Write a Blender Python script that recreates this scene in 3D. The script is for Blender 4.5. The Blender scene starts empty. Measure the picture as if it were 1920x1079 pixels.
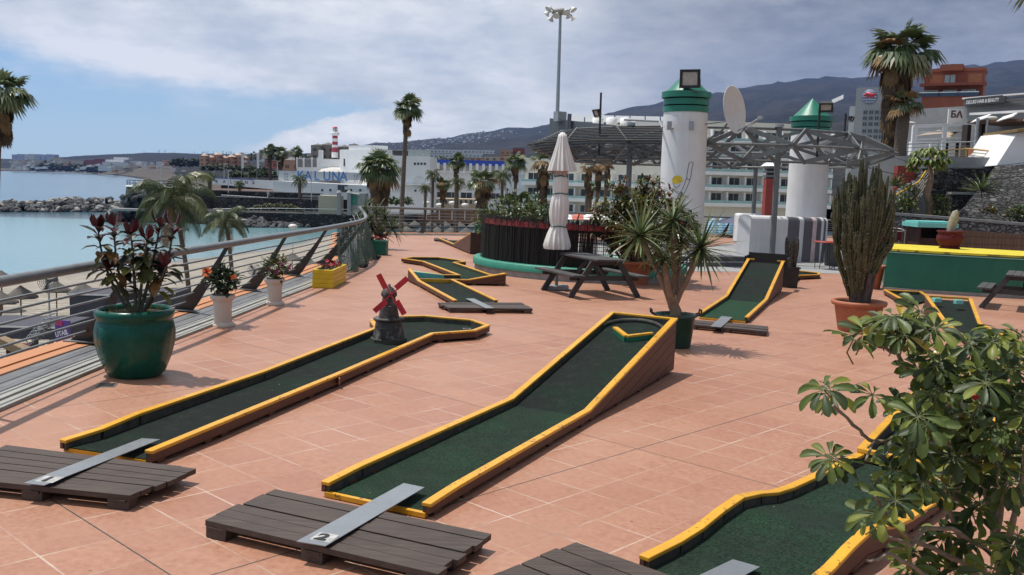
import bpy, math, random
from mathutils import Vector, Matrix, noise as mnoise
rnd = random.Random(7)
R = math.radians
PI = math.pi
scene = bpy.context.scene
COL = scene.collection
# ------------------------------------------------------------------ camera geometry
FPX = 1755.5
def basis(pt, ro):
    fw = Vector((0, math.cos(pt), -math.sin(pt))); up = Vector((0, math.sin(pt), math.cos(pt))); ri = Vector((1, 0, 0))
    return (ri*math.cos(ro)+up*math.sin(ro), -ri*math.sin(ro)+up*math.cos(ro), fw)
BF = basis(R(6.011), R(2.774))       # camera seen from the (gently drained) terrace plane
BW = basis(R(6.5), R(1.5))           # camera seen from true level
MF = Matrix(BF); MW = Matrix(BW)
T3 = MW.transposed() @ MF
EYE = 2.08
CAM = Vector((0, 0, EYE))
TF = Matrix.Translation(CAM) @ T3.to_4x4() @ Matrix.Translation(-CAM)   # terrace frame -> world
def ray(px, py, B): return B[0]*((px-960)/FPX) + B[1]*((539.5-py)/FPX) + B[2]
def fl(px, py, h=0.0):               # point of the terrace plane (raised by h), terrace frame
    d = ray(px, py, BF); return CAM + d*((h-EYE)/d.z)
def fv(px, py, base):                # height above base point for a pixel, terrace frame
    d = ray(px, py, BF); t = base.y/d.y; return EYE+(d*t).z
def tw(p): return TF @ Vector(p)
def at(px, py, Y):                   # world point at depth Y
    d = ray(px, py, BW); return CAM + d*(Y/d.y)
def onz(px, py, z):                  # world point on level z
    d = ray(px, py, BW); return CAM + d*((z-EYE)/d.z)
cam = bpy.data.cameras.new('camera'); co = bpy.data.objects.new('camera', cam); COL.objects.link(co)
cam.sensor_width = 36; cam.lens = FPX/1920*36; cam.clip_start = .05; cam.clip_end = 40000
co.matrix_world = Matrix.Translation(CAM) @ Matrix((BW[0], BW[1], -BW[2])).transposed().to_4x4()
scene.camera = co
# ------------------------------------------------------------------ node helpers
def nd(t, typ, inp=None, **props):
    n = t.nodes.new(typ)
    for k, v in props.items(): setattr(n, k, v)
    for k, v in (inp or {}).items():
        s = n.inputs[k]
        if hasattr(v, 'links'): t.links.new(v, s)
        else: s.default_value = v
    return n
def mth(t, op, a, b=0.0, c=None):
    i = {0: a, 1: b}
    if c is not None: i[2] = c
    return nd(t, 'ShaderNodeMath', i, operation=op).outputs[0]
def mixc(t, f, a, b, blend='MIX'):
    n = nd(t, 'ShaderNodeMix', data_type='RGBA', blend_type=blend)
    for s, v in ((n.inputs[0], f), (n.inputs[6], a), (n.inputs[7], b)):
        if hasattr(v, 'links'): t.links.new(v, s)
        elif s.type == 'RGBA': s.default_value = (*v[:3], 1)
        else: s.default_value = v
    return n.outputs[2]
def rng(t, v, a, b, c=0.0, d=1.0, smooth=False):
    return nd(t, 'ShaderNodeMapRange', {0: v, 1: a, 2: b, 3: c, 4: d}, interpolation_type='SMOOTHSTEP' if smooth else 'LINEAR').outputs[0]
def noi(t, vec, sc, det=4.0, rough=.55): return nd(t, 'ShaderNodeTexNoise', {'Vector': vec, 'Scale': sc, 'Detail': det, 'Roughness': rough}).outputs[0]
def newmat(name):
    m = bpy.data.materials.new(name); m.use_nodes = True; t = m.node_tree
    b = t.nodes['Principled BSDF']; return m, t, b
def bump(t, b, h, strength=.3, dist=.01):
    n = nd(t, 'ShaderNodeBump', {'Height': h, 'Strength': strength, 'Distance': dist}); t.links.new(n.outputs[0], b.inputs['Normal'])
def obj_co(t, scale=None):
    c = nd(t, 'ShaderNodeTexCoord').outputs['Object']
    if scale: c = nd(t, 'ShaderNodeMapping', {'Vector': c, 'Scale': scale}).outputs[0]
    return c
def clampc(c): return tuple(min(1, max(0, x)) for x in c)
def mat(name, col, rough=.6, metal=0., var=.18, sc=6., bmp=.15, bsc=40., col2=None, stretch=None, dirt=.25, dcol=None, dsc=1.3, spec=.5, coat=0., trans=0., chips=None, streak=0.):
    m, t, b = newmat(name)
    c = obj_co(t, stretch)
    n1 = noi(t, c, sc, 5); a = clampc([x*(1-var) for x in col]); d = col2 or clampc([x*(1+var) for x in col])
    o = mixc(t, rng(t, n1, .3, .7), a, d)
    if dirt:
        n2 = noi(t, c, dsc, 6, .65); o = mixc(t, rng(t, n2, .52, .75, 0, dirt), o, dcol or [x*.45+.02 for x in col])
    if streak: o = mixc(t, rng(t, noi(t, obj_co(t, (7, 7, .45)), 1.0, 5, .65), .5, .75, 0, streak), o, [x*.5 for x in col])
    if chips:
        cn = noi(t, obj_co(t), chips[1], 5, .75); big_ = noi(t, obj_co(t), 1.7, 3); o = mixc(t, rng(t, mth(t, 'ADD', cn, mth(t, 'MULTIPLY', mth(t, 'SUBTRACT', big_, .5), .35)), .605, .64, 0, .9), o, chips[0])
    t.links.new(o, b.inputs['Base Color'])
    b.inputs['Roughness'].default_value = rough; b.inputs['Metallic'].default_value = metal
    b.inputs['Specular IOR Level'].default_value = spec; b.inputs['Coat Weight'].default_value = coat
    n3 = noi(t, c, bsc, 3)
    t.links.new(rng(t, n3, .3, .7, max(.02, rough-.1), min(1, rough+.1)), b.inputs['Roughness'])
    if bmp: bump(t, b, n3, bmp, .01)
    if trans:
        tr = nd(t, 'ShaderNodeBsdfTranslucent'); t.links.new(o, tr.inputs[0])
        ms = nd(t, 'ShaderNodeMixShader', {0: trans}); t.links.new(b.outputs[0], ms.inputs[1]); t.links.new(tr.outputs[0], ms.inputs[2])
        t.links.new(ms.outputs[0], t.nodes['Material Output'].inputs[0])
    return m
# ------------------------------------------------------------------ mesh builder
class MB:
    def __init__(s): s.v = []; s.f = []; s.m = []; s.sm = []; s.uv = {}
    def add(s, verts, faces, mi=0, smooth=False):
        k = len(s.v); s.v += [tuple(p) for p in verts]
        for f in faces: s.f.append(tuple(i+k for i in f)); s.m.append(mi); s.sm.append(smooth)
        return s
    def quad(s, a, b, c, d, mi=0, smooth=False): return s.add([a, b, c, d], [(0, 1, 2, 3)], mi, smooth)
    def box(s, c, d, rz=0., mi=0, Mx=None, taper=None):
        hx, hy, hz = d[0]/2, d[1]/2, d[2]/2; tx, ty = taper or (1, 1)
        vs = [Vector((x*hx*(tx if z > 0 else 1), y*hy*(ty if z > 0 else 1), z*hz)) for z in (-1, 1) for y in (-1, 1) for x in (-1, 1)]
        Rm = Mx if Mx is not None else Matrix.Rotation(rz, 3, 'Z'); c = Vector(c)
        return s.add([Rm @ v + c for v in vs], [(0, 2, 3, 1), (4, 5, 7, 6), (0, 1, 5, 4), (1, 3, 7, 5), (3, 2, 6, 7), (2, 0, 4, 6)], mi)
    def bar(s, a, b, w, h, mi=0, up=(0, 0, 1)):      # rectangular bar from a to b (axis centre)
        a = Vector(a); b = Vector(b); d = (b-a); L = d.length
        if L < 1e-6: return s
        d = d/L; u = Vector(up)
        if abs(d.dot(u)) > .98: u = Vector((1, 0, 0))
        sx = d.cross(u).normalized(); uz = sx.cross(d)
        vs = [p + sx*(w/2*i) + uz*(h/2*j) for p in (a, b) for (i, j) in ((-1, -1), (1, -1), (1, 1), (-1, 1))]
        return s.add(vs, [(3, 2, 1, 0), (4, 5, 6, 7), (0, 1, 5, 4), (1, 2, 6, 5), (2, 3, 7, 6), (3, 0, 4, 7)], mi)
    def tube(s, pts, r, n=8, mi=0, cap=True, smooth=True):
        pts = [Vector(p) for p in pts]; N = len(pts)
        rs = r if isinstance(r, (list, tuple)) else [r]*N
        ring = []; ref = None; vs = []
        for i, p in enumerate(pts):
            d = (pts[min(i+1, N-1)]-pts[max(i-1, 0)])
            d = d.normalized() if d.length > 1e-9 else Vector((0, 0, 1))
            if ref is None: ref = Vector((1, 0, 0)) if abs(d.x) < .8 else Vector((0, 1, 0))
            a = (ref - d*ref.dot(d)).normalized(); b = d.cross(a); ref = a
            vs += [p + (a*math.cos(2*PI*k/n) + b*math.sin(2*PI*k/n))*rs[i] for k in range(n)]
        fs = [(i*n+k, i*n+(k+1) % n, (i+1)*n+(k+1) % n, (i+1)*n+k) for i in range(N-1) for k in range(n)]
        s.add(vs, fs, mi, smooth)
        if cap:
            s.add(vs[:n], [tuple(range(n))[::-1]], mi); s.add(vs[-n:], [tuple(range(n))], mi)
        return s
    def lathe(s, prof, n=24, c=(0, 0, 0), mi=0, smooth=True, flute=0., nf=0):
        c = Vector(c); vs = []
        for (r, z) in prof:
            for k in range(n):
                a = 2*PI*k/n; rr = r*(1+flute*math.cos(nf*a)) if nf else r
                vs.append(c+Vector((rr*math.cos(a), rr*math.sin(a), z)))
        fs = [(i*n+k, i*n+(k+1) % n, (i+1)*n+(k+1) % n, (i+1)*n+k) for i in range(len(prof)-1) for k in range(n)]
        s.add(vs, fs, mi, smooth)
        if prof[0][0] > 1e-4: s.add(vs[:n], [tuple(range(n))[::-1]], mi)
        if prof[-1][0] > 1e-4: s.add(vs[-n:], [tuple(range(n))], mi)
        return s
    def prism(s, poly, z0, z1, mi=0, top=None):
        n = len(poly); A = sum(poly[i][0]*poly[(i+1) % n][1]-poly[(i+1) % n][0]*poly[i][1] for i in range(n))
        if A < 0: poly = poly[::-1]
        zz0 = z0 if callable(z0) else (lambda x, y: z0); zz1 = z1 if callable(z1) else (lambda x, y: z1)
        vs = [(p[0], p[1], zz0(p[0], p[1])) for p in poly]+[(p[0], p[1], zz1(p[0], p[1])) for p in poly]
        s.add(vs, [tuple(range(n))[::-1]]+[(i, (i+1) % n, n+(i+1) % n, n+i) for i in range(n)], mi)
        return s.add(vs[n:], [tuple(range(n))], mi if top is None else top)
    def ball(s, c, r, n=10, m=6, mi=0, sq=(1, 1, 1), smooth=True, jit=0.):
        c = Vector(c); vs = [c+Vector((0, 0, -r*sq[2]))]
        for j in range(1, m):
            a = PI*j/m-PI/2
            for k in range(n):
                q = r*(1+(rnd.uniform(-jit, jit) if jit else 0))
                vs.append(c+Vector((q*math.cos(a)*math.cos(2*PI*k/n)*sq[0], q*math.cos(a)*math.sin(2*PI*k/n)*sq[1], q*math.sin(a)*sq[2])))
        vs.append(c+Vector((0, 0, r*sq[2])))
        fs = [(0, 1+(k+1) % n, 1+k) for k in range(n)]
        fs += [(1+j*n+k, 1+j*n+(k+1) % n, 1+(j+1)*n+(k+1) % n, 1+(j+1)*n+k) for j in range(m-2) for k in range(n)]
        e = len(vs)-1; fs += [(e, 1+(m-2)*n+k, 1+(m-2)*n+(k+1) % n) for k in range(n)]
        return s.add(vs, fs, mi, smooth)
    def xf(s, Mx, start=0):
        for i in range(start, len(s.v)): s.v[i] = tuple(Mx @ Vector(s.v[i]))
        return s
    def mesh(s, name, mats):
        me = bpy.data.meshes.new(name); me.from_pydata(s.v, [], s.f)
        if not isinstance(mats, (list, tuple)): mats = [mats]
        for m in mats: me.materials.append(m)
        me.polygons.foreach_set('material_index', s.m); me.polygons.foreach_set('use_smooth', s.sm); me.update()
        return me
    def build(s, name, mats, parent=None, loc=None, bev=0.):
        o = bpy.data.objects.new(name, s.mesh(name, mats)); COL.objects.link(o)
        if parent is not None: o.parent = parent
        if loc is not None: o.location = loc
        if bev:
            b = o.modifiers.new('bevel', 'BEVEL'); b.width = bev; b.segments = 2; b.limit_method = 'ANGLE'; b.angle_limit = R(40)
        return o
def tag(o, label=None, cat=None, group=None, kind=None):
    if label: o['label'] = label
    if cat: o['category'] = cat
    if group: o['group'] = group
    if kind: o['kind'] = kind
    return o
def thing(name, label, cat, base=(0, 0, 0), rz=0., group=None, floor=False, Mx=None):
    """Empty at the thing's base. floor=True: base is in the terrace frame and the thing lies along the terrace slope."""
    o = bpy.data.objects.new(name, None); COL.objects.link(o); o.empty_display_size = .1
    if Mx is not None: o.matrix_world = Mx
    elif floor == 'up': o.matrix_world = Matrix.Translation(tw(base)) @ Matrix.Rotation(rz, 4, 'Z')
    elif floor: o.matrix_world = Matrix.Translation(tw(base)) @ T3.to_4x4() @ Matrix.Rotation(rz, 4, 'Z')
    else: o.matrix_world = Matrix.Translation(Vector(base)) @ Matrix.Rotation(rz, 4, 'Z')
    return tag(o, label, cat, group)
def setting(name, mb, mats, floor=False):
    o = mb.build(name, mats); o['kind'] = 'structure'
    if floor: o.matrix_world = TF
    return o
def kids(o): return [c for c in o.children]
def dup(root, Mx=None, label=None, group=None):
    def cp(o, par):
        c = o.copy(); COL.objects.link(c)
        if par is not None: c.parent = par
        for k in kids(o): cp(k, c)
        return c
    r = cp(root, None)
    if Mx is not None: r.matrix_world = Mx
    if label: r['label'] = label
    if group: r['group'] = group
    return r
def TR(p, rz=0., s=1.): return Matrix.Translation(Vector(p)) @ Matrix.Rotation(rz, 4, 'Z') @ Matrix.Scale(s, 4)
def text(name, body, size, mt, parent, loc, rot, ext=.004, align='LEFT', shear=0., off=0., sx=1.):
    cu = bpy.data.curves.new(name, 'FONT'); cu.body = body; cu.size = size; cu.extrude = ext; cu.align_x = align; cu.shear = shear; cu.offset = off
    cu.materials.append(mt); tmp = bpy.data.objects.new(name, cu); COL.objects.link(tmp); bpy.context.view_layer.update()
    me = bpy.data.meshes.new_from_object(tmp.evaluated_get(bpy.context.evaluated_depsgraph_get())); bpy.data.objects.remove(tmp); bpy.data.curves.remove(cu)
    o = bpy.data.objects.new(name, me); COL.objects.link(o)
    if not me.materials: me.materials.append(mt)
    if parent is not None: o.parent = parent
    o.location = loc; o.rotation_euler = rot; o.scale = (sx, 1, 1); return o
def lerp(a, b, t): return a+(b-a)*t
# ------------------------------------------------------------------ materials
YEL = mat('yellow_paint', (.62, .315, .022), .38, var=.12, sc=3, bmp=.12, bsc=30, dirt=.35, dcol=(.42, .21, .03), dsc=5, spec=.4, chips=((.16, .085, .03), 16))
BRN = mat('brown_board', (.085, .032, .017), .55, var=.35, sc=5, stretch=(6, 6, 40), bmp=.3, bsc=8, dirt=.3, dcol=(.03, .018, .014))
INR = mat('dark_inner_board', (.045, .042, .036), .7, var=.4, sc=12, bmp=.3, bsc=30, dirt=.4, dcol=(.10, .09, .07), dsc=6)
def wood(name, col, ax):
    st = [14, 14, 14]; st[ax] = .7
    m, t, b = newmat(name); c = obj_co(t, st); n = noi(t, c, 3, 8, .7); n2 = noi(t, obj_co(t), 5, 4)
    o = mixc(t, rng(t, n, .35, .7), [x*.55 for x in col], [x*1.5 for x in col]); o = mixc(t, rng(t, n2, .5, .75, 0, .45), o, [x*.4 for x in col])
    t.links.new(o, b.inputs['Base Color']); t.links.new(rng(t, n, .3, .7, .45, .75), b.inputs['Roughness']); bump(t, b, n, .5, .01)
    return m
DECK = wood('dark_stained_decking', (.060, .041, .033), 0)
PICN = wood('black_stained_timber', (.040, .038, .038), 0)
PICG = wood('weathered_tabletop', (.060, .058, .058), 0)
STEEL = mat('brushed_plate', (.30, .32, .34), .38, metal=.6, var=.1, sc=3, bmp=.05, bsc=60, dirt=.3, dcol=(.17, .17, .17), dsc=4)
GREYM = mat('grey_painted_steel', (.135, .145, .15), .5, var=.12, sc=5, bmp=.05, dirt=.3, dcol=(.09, .085, .08))
LTSTEEL = mat('galvanised_steel', (.33, .35, .37), .42, metal=.4, var=.12, sc=7, bmp=.05, dirt=.2)
RAILM = mat('grey_handrail', (.19, .205, .215), .42, metal=.3, var=.15, sc=9, bmp=.08, dirt=.35, dcol=(.11, .1, .1), dsc=3)
BLADE = mat('dark_steel_blade', (.035, .033, .034), .5, var=.25, sc=6, bmp=.08, dirt=.3, dcol=(.06, .045, .04))
WHT = mat('white_render', (.66, .66, .67), .75, var=.05, sc=2, bmp=.2, bsc=25, dirt=.25, dcol=(.45, .44, .43), dsc=.8, streak=.22)
WALLW = mat('white_wall_paint', (.74, .74, .74), .8, var=.05, sc=1, bmp=.05, bsc=6, dirt=.2, dcol=(.55, .55, .55), dsc=.3)  # plain white wall colour, a little whiter than the render
CREAM = mat('cream_wall', (.68, .65, .55), .8, var=.05, sc=1, bmp=.05, bsc=6, dirt=.15, dsc=.3)
GRN = mat('green_painted_render', (.006, .125, .080), .5, var=.12, sc=2, bmp=.15, bsc=18, dirt=.3, dcol=(.02, .075, .06), dsc=2, streak=.25)
CAPG = mat('green_metal_cap', (.012, .16, .105), .42, var=.1, sc=3, bmp=.05, dirt=.2, dcol=(.03, .10, .08))
TURQ = mat('turquoise_paint', (.16, .50, .47), .5, var=.1, sc=5, dirt=.3, dcol=(.2, .36, .34), dsc=5)
GLAZE = mat('green_glaze', (.003, .072, .048), .27, var=.3, sc=3, bmp=.06, bsc=9, dirt=.45, dcol=(.003, .032, .025), dsc=2.5, coat=.0, spec=.3)
TERRA = mat('terracotta', (.33, .105, .05), .6, var=.15, sc=5, bmp=.1, dirt=.3, dcol=(.25, .13, .09), dsc=4)
URNM = mat('white_urn_stone', (.58, .49, .42), .6, var=.07, sc=6, bmp=.12, dirt=.35, dcol=(.36, .31, .26), dsc=6)
YPOT = mat('yellow_planter_paint', (.62, .42, .008), .4, var=.12, sc=6, bmp=.35, bsc=14, dirt=.25, dcol=(.4, .27, .03), dsc=5)
DGPOT = mat('dark_green_plastic', (.006, .045, .03), .4, var=.2, sc=5, dirt=.25, dcol=(.03, .05, .04))
BLKPOT = mat('black_plastic', (.014, .015, .015), .5, var=.2, sc=5)
SOIL = mat('soil', (.06, .045, .03), .95, var=.4, sc=30, bmp=.6, bsc=50)
RED = mat('red_paint', (.50, .022, .035), .4, var=.15, sc=8, dirt=.3, dcol=(.3, .02, .03), dsc=8)
CANV = mat('parasol_canvas', (.66, .64, .61), .9, var=.08, sc=3, bmp=.2, bsc=60, dirt=.4, dcol=(.50, .46, .43), dsc=2)
CANVU = mat('faded_inner_canvas', (.55, .42, .37), .9, var=.08, sc=3, bmp=.2, bsc=60, dirt=.3)
KERB = mat('pale_kerb_stone', (.30, .30, .28), .8, var=.12, sc=4, bmp=.25, bsc=35, dirt=.45, dcol=(.25, .24, .22), dsc=2.5)
ORG = mat('orange_render', (.44, .195, .09), .75, var=.08, sc=3, bmp=.15, bsc=40, dirt=.4, dcol=(.40, .19, .10), dsc=1.5)
GLASS = mat('dark_window_glass', (.035, .045, .05), .12, var=.3, sc=.6, bmp=0, dirt=0)
GLASSB = mat('balcony_glass', (.30, .46, .45), .2, var=.1, sc=1, bmp=0, dirt=0)
BARK = mat('palm_bark', (.11, .085, .065), .9, var=.4, sc=4, stretch=(1, 1, 8), bmp=.6, bsc=10)
BARKL = mat('pale_stem_bark', (.22, .15, .10), .85, var=.3, sc=10, bmp=.5, bsc=30, dirt=.4, dcol=(.10, .07, .05), dsc=9)
def leaf(name, col, rough=.42, tr=.22, var=.3): return mat(name, col, rough, var=var, sc=9, bmp=.1, bsc=30, dirt=0, trans=tr)
COCG = leaf('coconut_frond_green', (.045, .068, .022)); COCL = leaf('coconut_frond_pale', (.12, .135, .05)); PALMG = leaf('palm_frond_green', (.078, .112, .045)); PALML = leaf('palm_frond_pale', (.19, .215, .105)); PALMD = leaf('dead_frond', (.22, .135, .06), .8)
PALMK = leaf('old_dead_frond', (.075, .05, .032), .9, .1)
BLUEP = mat('blue_paint', (.02, .07, .42), .5); REDB = mat('terracotta_facade', (.26, .075, .045), .8, var=.12, sc=1, dirt=.3, dsc=.4)
CONC = mat('grey_concrete', (.23, .235, .24), .8, var=.1, sc=1.5, bmp=.1, bsc=12, dirt=.35, dcol=(.14, .14, .14), dsc=.8)
BLK = mat('black_metal', (.012, .012, .013), .5, dirt=.1)
LENS = mat('lamp_glass', (.40, .35, .31), .15, var=.15, sc=12, bmp=.02, dirt=.2)
WPL = mat('white_plastic', (.62, .61, .59), .45, var=.05, dirt=.25, dcol=(.42, .40, .37), dsc=2)
# ------------------------------------------------------------------ light and sky
SUNV = (T3 @ Vector((-.34, .12, 1))).normalized()
sd = bpy.data.lights.new('sun', 'SUN'); sd.energy = 4.0; sd.angle = R(1.0); sd.color = (1, .95, .88)
so = bpy.data.objects.new('sun', sd); COL.objects.link(so); so.rotation_euler = SUNV.to_track_quat('Z', 'Y').to_euler(); so.location = (0, 0, 60)
w = bpy.data.worlds.new('World'); scene.world = w; w.use_nodes = True; t = w.node_tree
for n in list(t.nodes): t.nodes.remove(n)
sky = nd(t, 'ShaderNodeTexSky', sky_type='NISHITA'); sky.sun_disc = False
sky.sun_elevation = math.asin(SUNV.z); sky.sun_rotation = math.atan2(SUNV.x, SUNV.y); sky.air_density = 1.0; sky.dust_density = .6; sky.ozone_density = 1.5
g = nd(t, 'ShaderNodeTexCoord').outputs['Generated']
sx = nd(t, 'ShaderNodeSeparateXYZ', {0: g}); X, Yd, Z = sx.outputs
az = mth(t, 'MULTIPLY', mth(t, 'ARCTAN2', X, Yd), 57.29578); el = mth(t, 'MULTIPLY', mth(t, 'ARCSINE', Z), 57.29578)
zz = mth(t, 'ADD', mth(t, 'MAXIMUM', Z, 0.0), .10)
pv = nd(t, 'ShaderNodeCombineXYZ', {0: mth(t, 'DIVIDE', X, zz), 1: mth(t, 'DIVIDE', Yd, zz), 2: 0.0}).outputs[0]
av = nd(t, 'ShaderNodeCombineXYZ', {0: mth(t, 'MULTIPLY', az, .05), 1: mth(t, 'MULTIPLY', el, .13), 2: 0.0}).outputs[0]
n1 = noi(t, pv, .55, 8, .62); n2 = noi(t, av, 2.2, 8, .6); n3 = noi(t, av, .9, 6, .55); n4 = noi(t, av, 5.0, 7, .6)
nz = mth(t, 'SUBTRACT', n1, .5); nz2 = mth(t, 'SUBTRACT', n2, .5); nz3 = mth(t, 'SUBTRACT', n3, .5)
thr = mth(t, 'SUBTRACT', mth(t, 'SUBTRACT', 6.5, mth(t, 'MULTIPLY', mth(t, 'ADD', az, 29), .15)), mth(t, 'MAXIMUM', mth(t, 'MULTIPLY', mth(t, 'ADD', az, 7.0), .6), 0.0))
d1 = mth(t, 'ADD', mth(t, 'SUBTRACT', el, thr), mth(t, 'ADD', mth(t, 'MULTIPLY', nz2, 4.0), mth(t, 'MULTIPLY', nz, 2.5)))
main = rng(t, d1, -.5, 1.1, 0, 1, True)
top = mth(t, 'ADD', mth(t, 'MINIMUM', mth(t, 'ADD', mth(t, 'MULTIPLY', mth(t, 'ADD', az, 16.), .38), 1.6), 4.6), mth(t, 'ADD', mth(t, 'MULTIPLY', nz2, 3.0), mth(t, 'MULTIPLY', mth(t, 'SUBTRACT', n4, .5), 1.6)))
bank = rng(t, mth(t, 'SUBTRACT', top, el), -.05, .45, 0, 1, True)
bank = mth(t, 'MULTIPLY', bank, rng(t, az, -17.5, -13.5, 0, 1, True))
wisp = mth(t, 'MULTIPLY', rng(t, mth(t, 'ADD', n3, mth(t, 'MULTIPLY', nz2, .5)), .52, .75, 0, .55, True), rng(t, el, 2.2, 4.8, 0, 1, True))
dark = rng(t, mth(t, 'ADD', az, mth(t, 'ADD', mth(t, 'MULTIPLY', nz3, 16.), mth(t, 'MULTIPLY', nz2, 6.))), -3., 17., 0, 1, True)
shade = rng(t, mth(t, 'ADD', n2, mth(t, 'ADD', mth(t, 'MULTIPLY', nz, .7), mth(t, 'MULTIPLY', mth(t, 'SUBTRACT', n4, .5), .35))), .36, .64, 0, 1)
lightc = mixc(t, shade, (.52, .575, .63), (.82, .835, .845))
darkc = mixc(t, shade, (.19, .215, .262), (.345, .372, .415))
darkc = mixc(t, rng(t, el, .5, 7.5, .55, 0, True), darkc, (.42, .47, .54))
ccol = mixc(t, dark, lightc, darkc)
bankc = mixc(t, rng(t, n4, .35, .65), (.55, .61, .665), (.86, .87, .87))
bankc = mixc(t, dark, bankc, darkc)
blue = mixc(t, 1.0, sky.outputs[0], (.115, .115, .115), 'MULTIPLY')
blue = mixc(t, .78, blue, mixc(t, rng(t, el, 0, 10, 0, 1), (.40, .59, .74), (.23, .44, .70)))
colr = mixc(t, wisp, blue, lightc); colr = mixc(t, bank, colr, bankc); colr = mixc(t, main, colr, ccol)
colr = mixc(t, rng(t, el, -1.5, .0), (.25, .33, .42), colr)
bg = nd(t, 'ShaderNodeBackground', {0: colr, 1: 1.0}); ow = nd(t, 'ShaderNodeOutputWorld'); t.links.new(bg.outputs[0], ow.inputs[0])
vs_ = scene.view_settings; vs_.view_transform = 'Standard'; vs_.look = 'None'; vs_.gamma = 1.0; vs_.exposure = 0.2; vs_.use_curve_mapping = False
scene.render.engine = 'CYCLES'; scene.cycles.use_denoising = True; scene.cycles.max_bounces = 6; scene.cycles.transparent_max_bounces = 16
# ------------------------------------------------------------------ terrace tiles
m, t, b = newmat('terracotta_floor_tiles'); TILES = m
c = obj_co(t); TS = .4; ya = .83081; a2 = (math.cos(ya), math.sin(ya)); b2 = (math.sin(ya), -math.cos(ya)); ox, oy = -.63124, 15.15351
def lin(vx, vy, off): return mth(t, 'ADD', nd(t, 'ShaderNodeVectorMath', {0: c, 1: (vx/TS, vy/TS, 0)}, operation='DOT_PRODUCT').outputs['Value'], off)
u = lin(*a2, -(ox*a2[0]+oy*a2[1])); v = lin(*b2, -(ox*b2[0]+oy*b2[1]))
wob = mth(t, 'MULTIPLY', mth(t, 'SUBTRACT', noi(t, c, 22, 3), .5), .012)
def edge(q): 
    fr = mth(t, 'FRACT', mth(t, 'ADD', q, .5)); return mth(t, 'ADD', mth(t, 'ABSOLUTE', mth(t, 'SUBTRACT', fr, .5)), wob)
def edge10(q):
    fr = mth(t, 'FRACT', mth(t, 'ADD', mth(t, 'DIVIDE', q, 10), .5)); return mth(t, 'ADD', mth(t, 'MULTIPLY', mth(t, 'ABSOLUTE', mth(t, 'SUBTRACT', fr, .5)), 10), wob)
ce = mth(t, 'MINIMUM', edge(u), edge(v)); grout = rng(t, ce, .010, .020, 1, 0)
seam = rng(t, mth(t, 'MINIMUM', edge10(mth(t, 'ADD', u, 5)), edge10(v)), .009, .017, 1, 0)
cell = nd(t, 'ShaderNodeCombineXYZ', {0: mth(t, 'FLOOR', u), 1: mth(t, 'FLOOR', v), 2: 0.}).outputs[0]
wn = nd(t, 'ShaderNodeTexWhiteNoise', {'Vector': cell}).outputs
# each tile is a differently cut piece of the same mottled pattern
shift = nd(t, 'ShaderNodeVectorMath', {0: c, 1: nd(t, 'ShaderNodeVectorMath', {0: wn['Color'], 1: (40, 40, 40)}, operation='MULTIPLY').outputs[0]}, operation='ADD').outputs[0]
mo = noi(t, shift, 24, 7, .7); mo2 = noi(t, shift, 7, 4, .6); big = noi(t, c, .35, 5, .6); big2 = noi(t, c, 1.4, 6, .62)
base = mixc(t, rng(t, mo, .3, .72), (.285, .122, .072), (.425, .228, .152)); base = mixc(t, rng(t, mo2, .4, .75, 0, .4), base, (.41, .21, .14))
base = mixc(t, rng(t, wn['Value'], 0, 1, .0, .34), base, (.25, .095, .062))
base = mixc(t, rng(t, big, .42, .72, 0, .42), base, (.48, .29, .20)); base = mixc(t, rng(t, big2, .55, .8, 0, .34), base, (.19, .105, .08))
spk = nd(t, 'ShaderNodeTexVoronoi', {'Vector': c, 'Scale': 1.6, 'Randomness': 1.}).outputs['Distance']
base = mixc(t, rng(t, spk, .012, .02, .8, 0), base, (.06, .045, .04))
gcol = mixc(t, rng(t, big2, .42, .62), (.55, .44, .36), (.30, .19, .14)); gs = mth(t, 'MULTIPLY', grout, rng(t, noi(t, c, 1.1, 4), .38, .58, .16, .85))
base = mixc(t, gs, base, gcol); base = mixc(t, seam, base, (.05, .036, .03))
t.links.new(base, b.inputs['Base Color']); t.links.new(rng(t, mth(t, 'ADD', mo, mth(t, 'MULTIPLY', big2, .8)), .6, 1.2, .36, .62), b.inputs['Roughness'])
bump(t, b, mth(t, 'SUBTRACT', mth(t, 'MULTIPLY', mo, .2), mth(t, 'MAXIMUM', grout, seam)), .35, .004)
b.inputs['Specular IOR Level'].default_value = .45
LEFT = [(-4.27, -7), (-4.27, 5), (-4.25, 9.7), (-4.15, 11.5), (-4.06, 13.5), (-3.99, 15.5), (-3.87, 18), (-3.8, 21), (-3.83, 23.6), (-4.08, 26), (-4.6, 29), (-5.25, 32.5), (-5.75, 35.2)]
BDIR = Vector((.76, .65)).normalized()
BACK = [(-5.95, 36.85), (-4.95, 37.7), (-1.5, 40.63)] + [(-1.5+BDIR.x*s, 40.63+BDIR.y*s) for s in (6, 14, 24, 36)]
mb = MB(); poly = LEFT+BACK+[(40, 60), (40, -7)]; mb.prism(poly, -.25, 0.)
setting('terrace', mb, TILES, True)
def offs(path, d):        # offset to the left of travel
    out = []
    for i, p in enumerate(path):
        p = Vector(p[:2]); q0 = Vector(path[max(i-1, 0)][:2]); q1 = Vector(path[min(i+1, len(path)-1)][:2])
        d0 = (p-q0).normalized() if i > 0 else (q1-p).normalized(); d1 = (q1-p).normalized() if i < len(path)-1 else d0
        n0 = Vector((-d0.y, d0.x)); n1_ = Vector((-d1.y, d1.x)); nn = (n0+n1_).normalized(); k = max(.35, nn.dot(n0))
        out.append(p+nn*(d/k))
    return out
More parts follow.
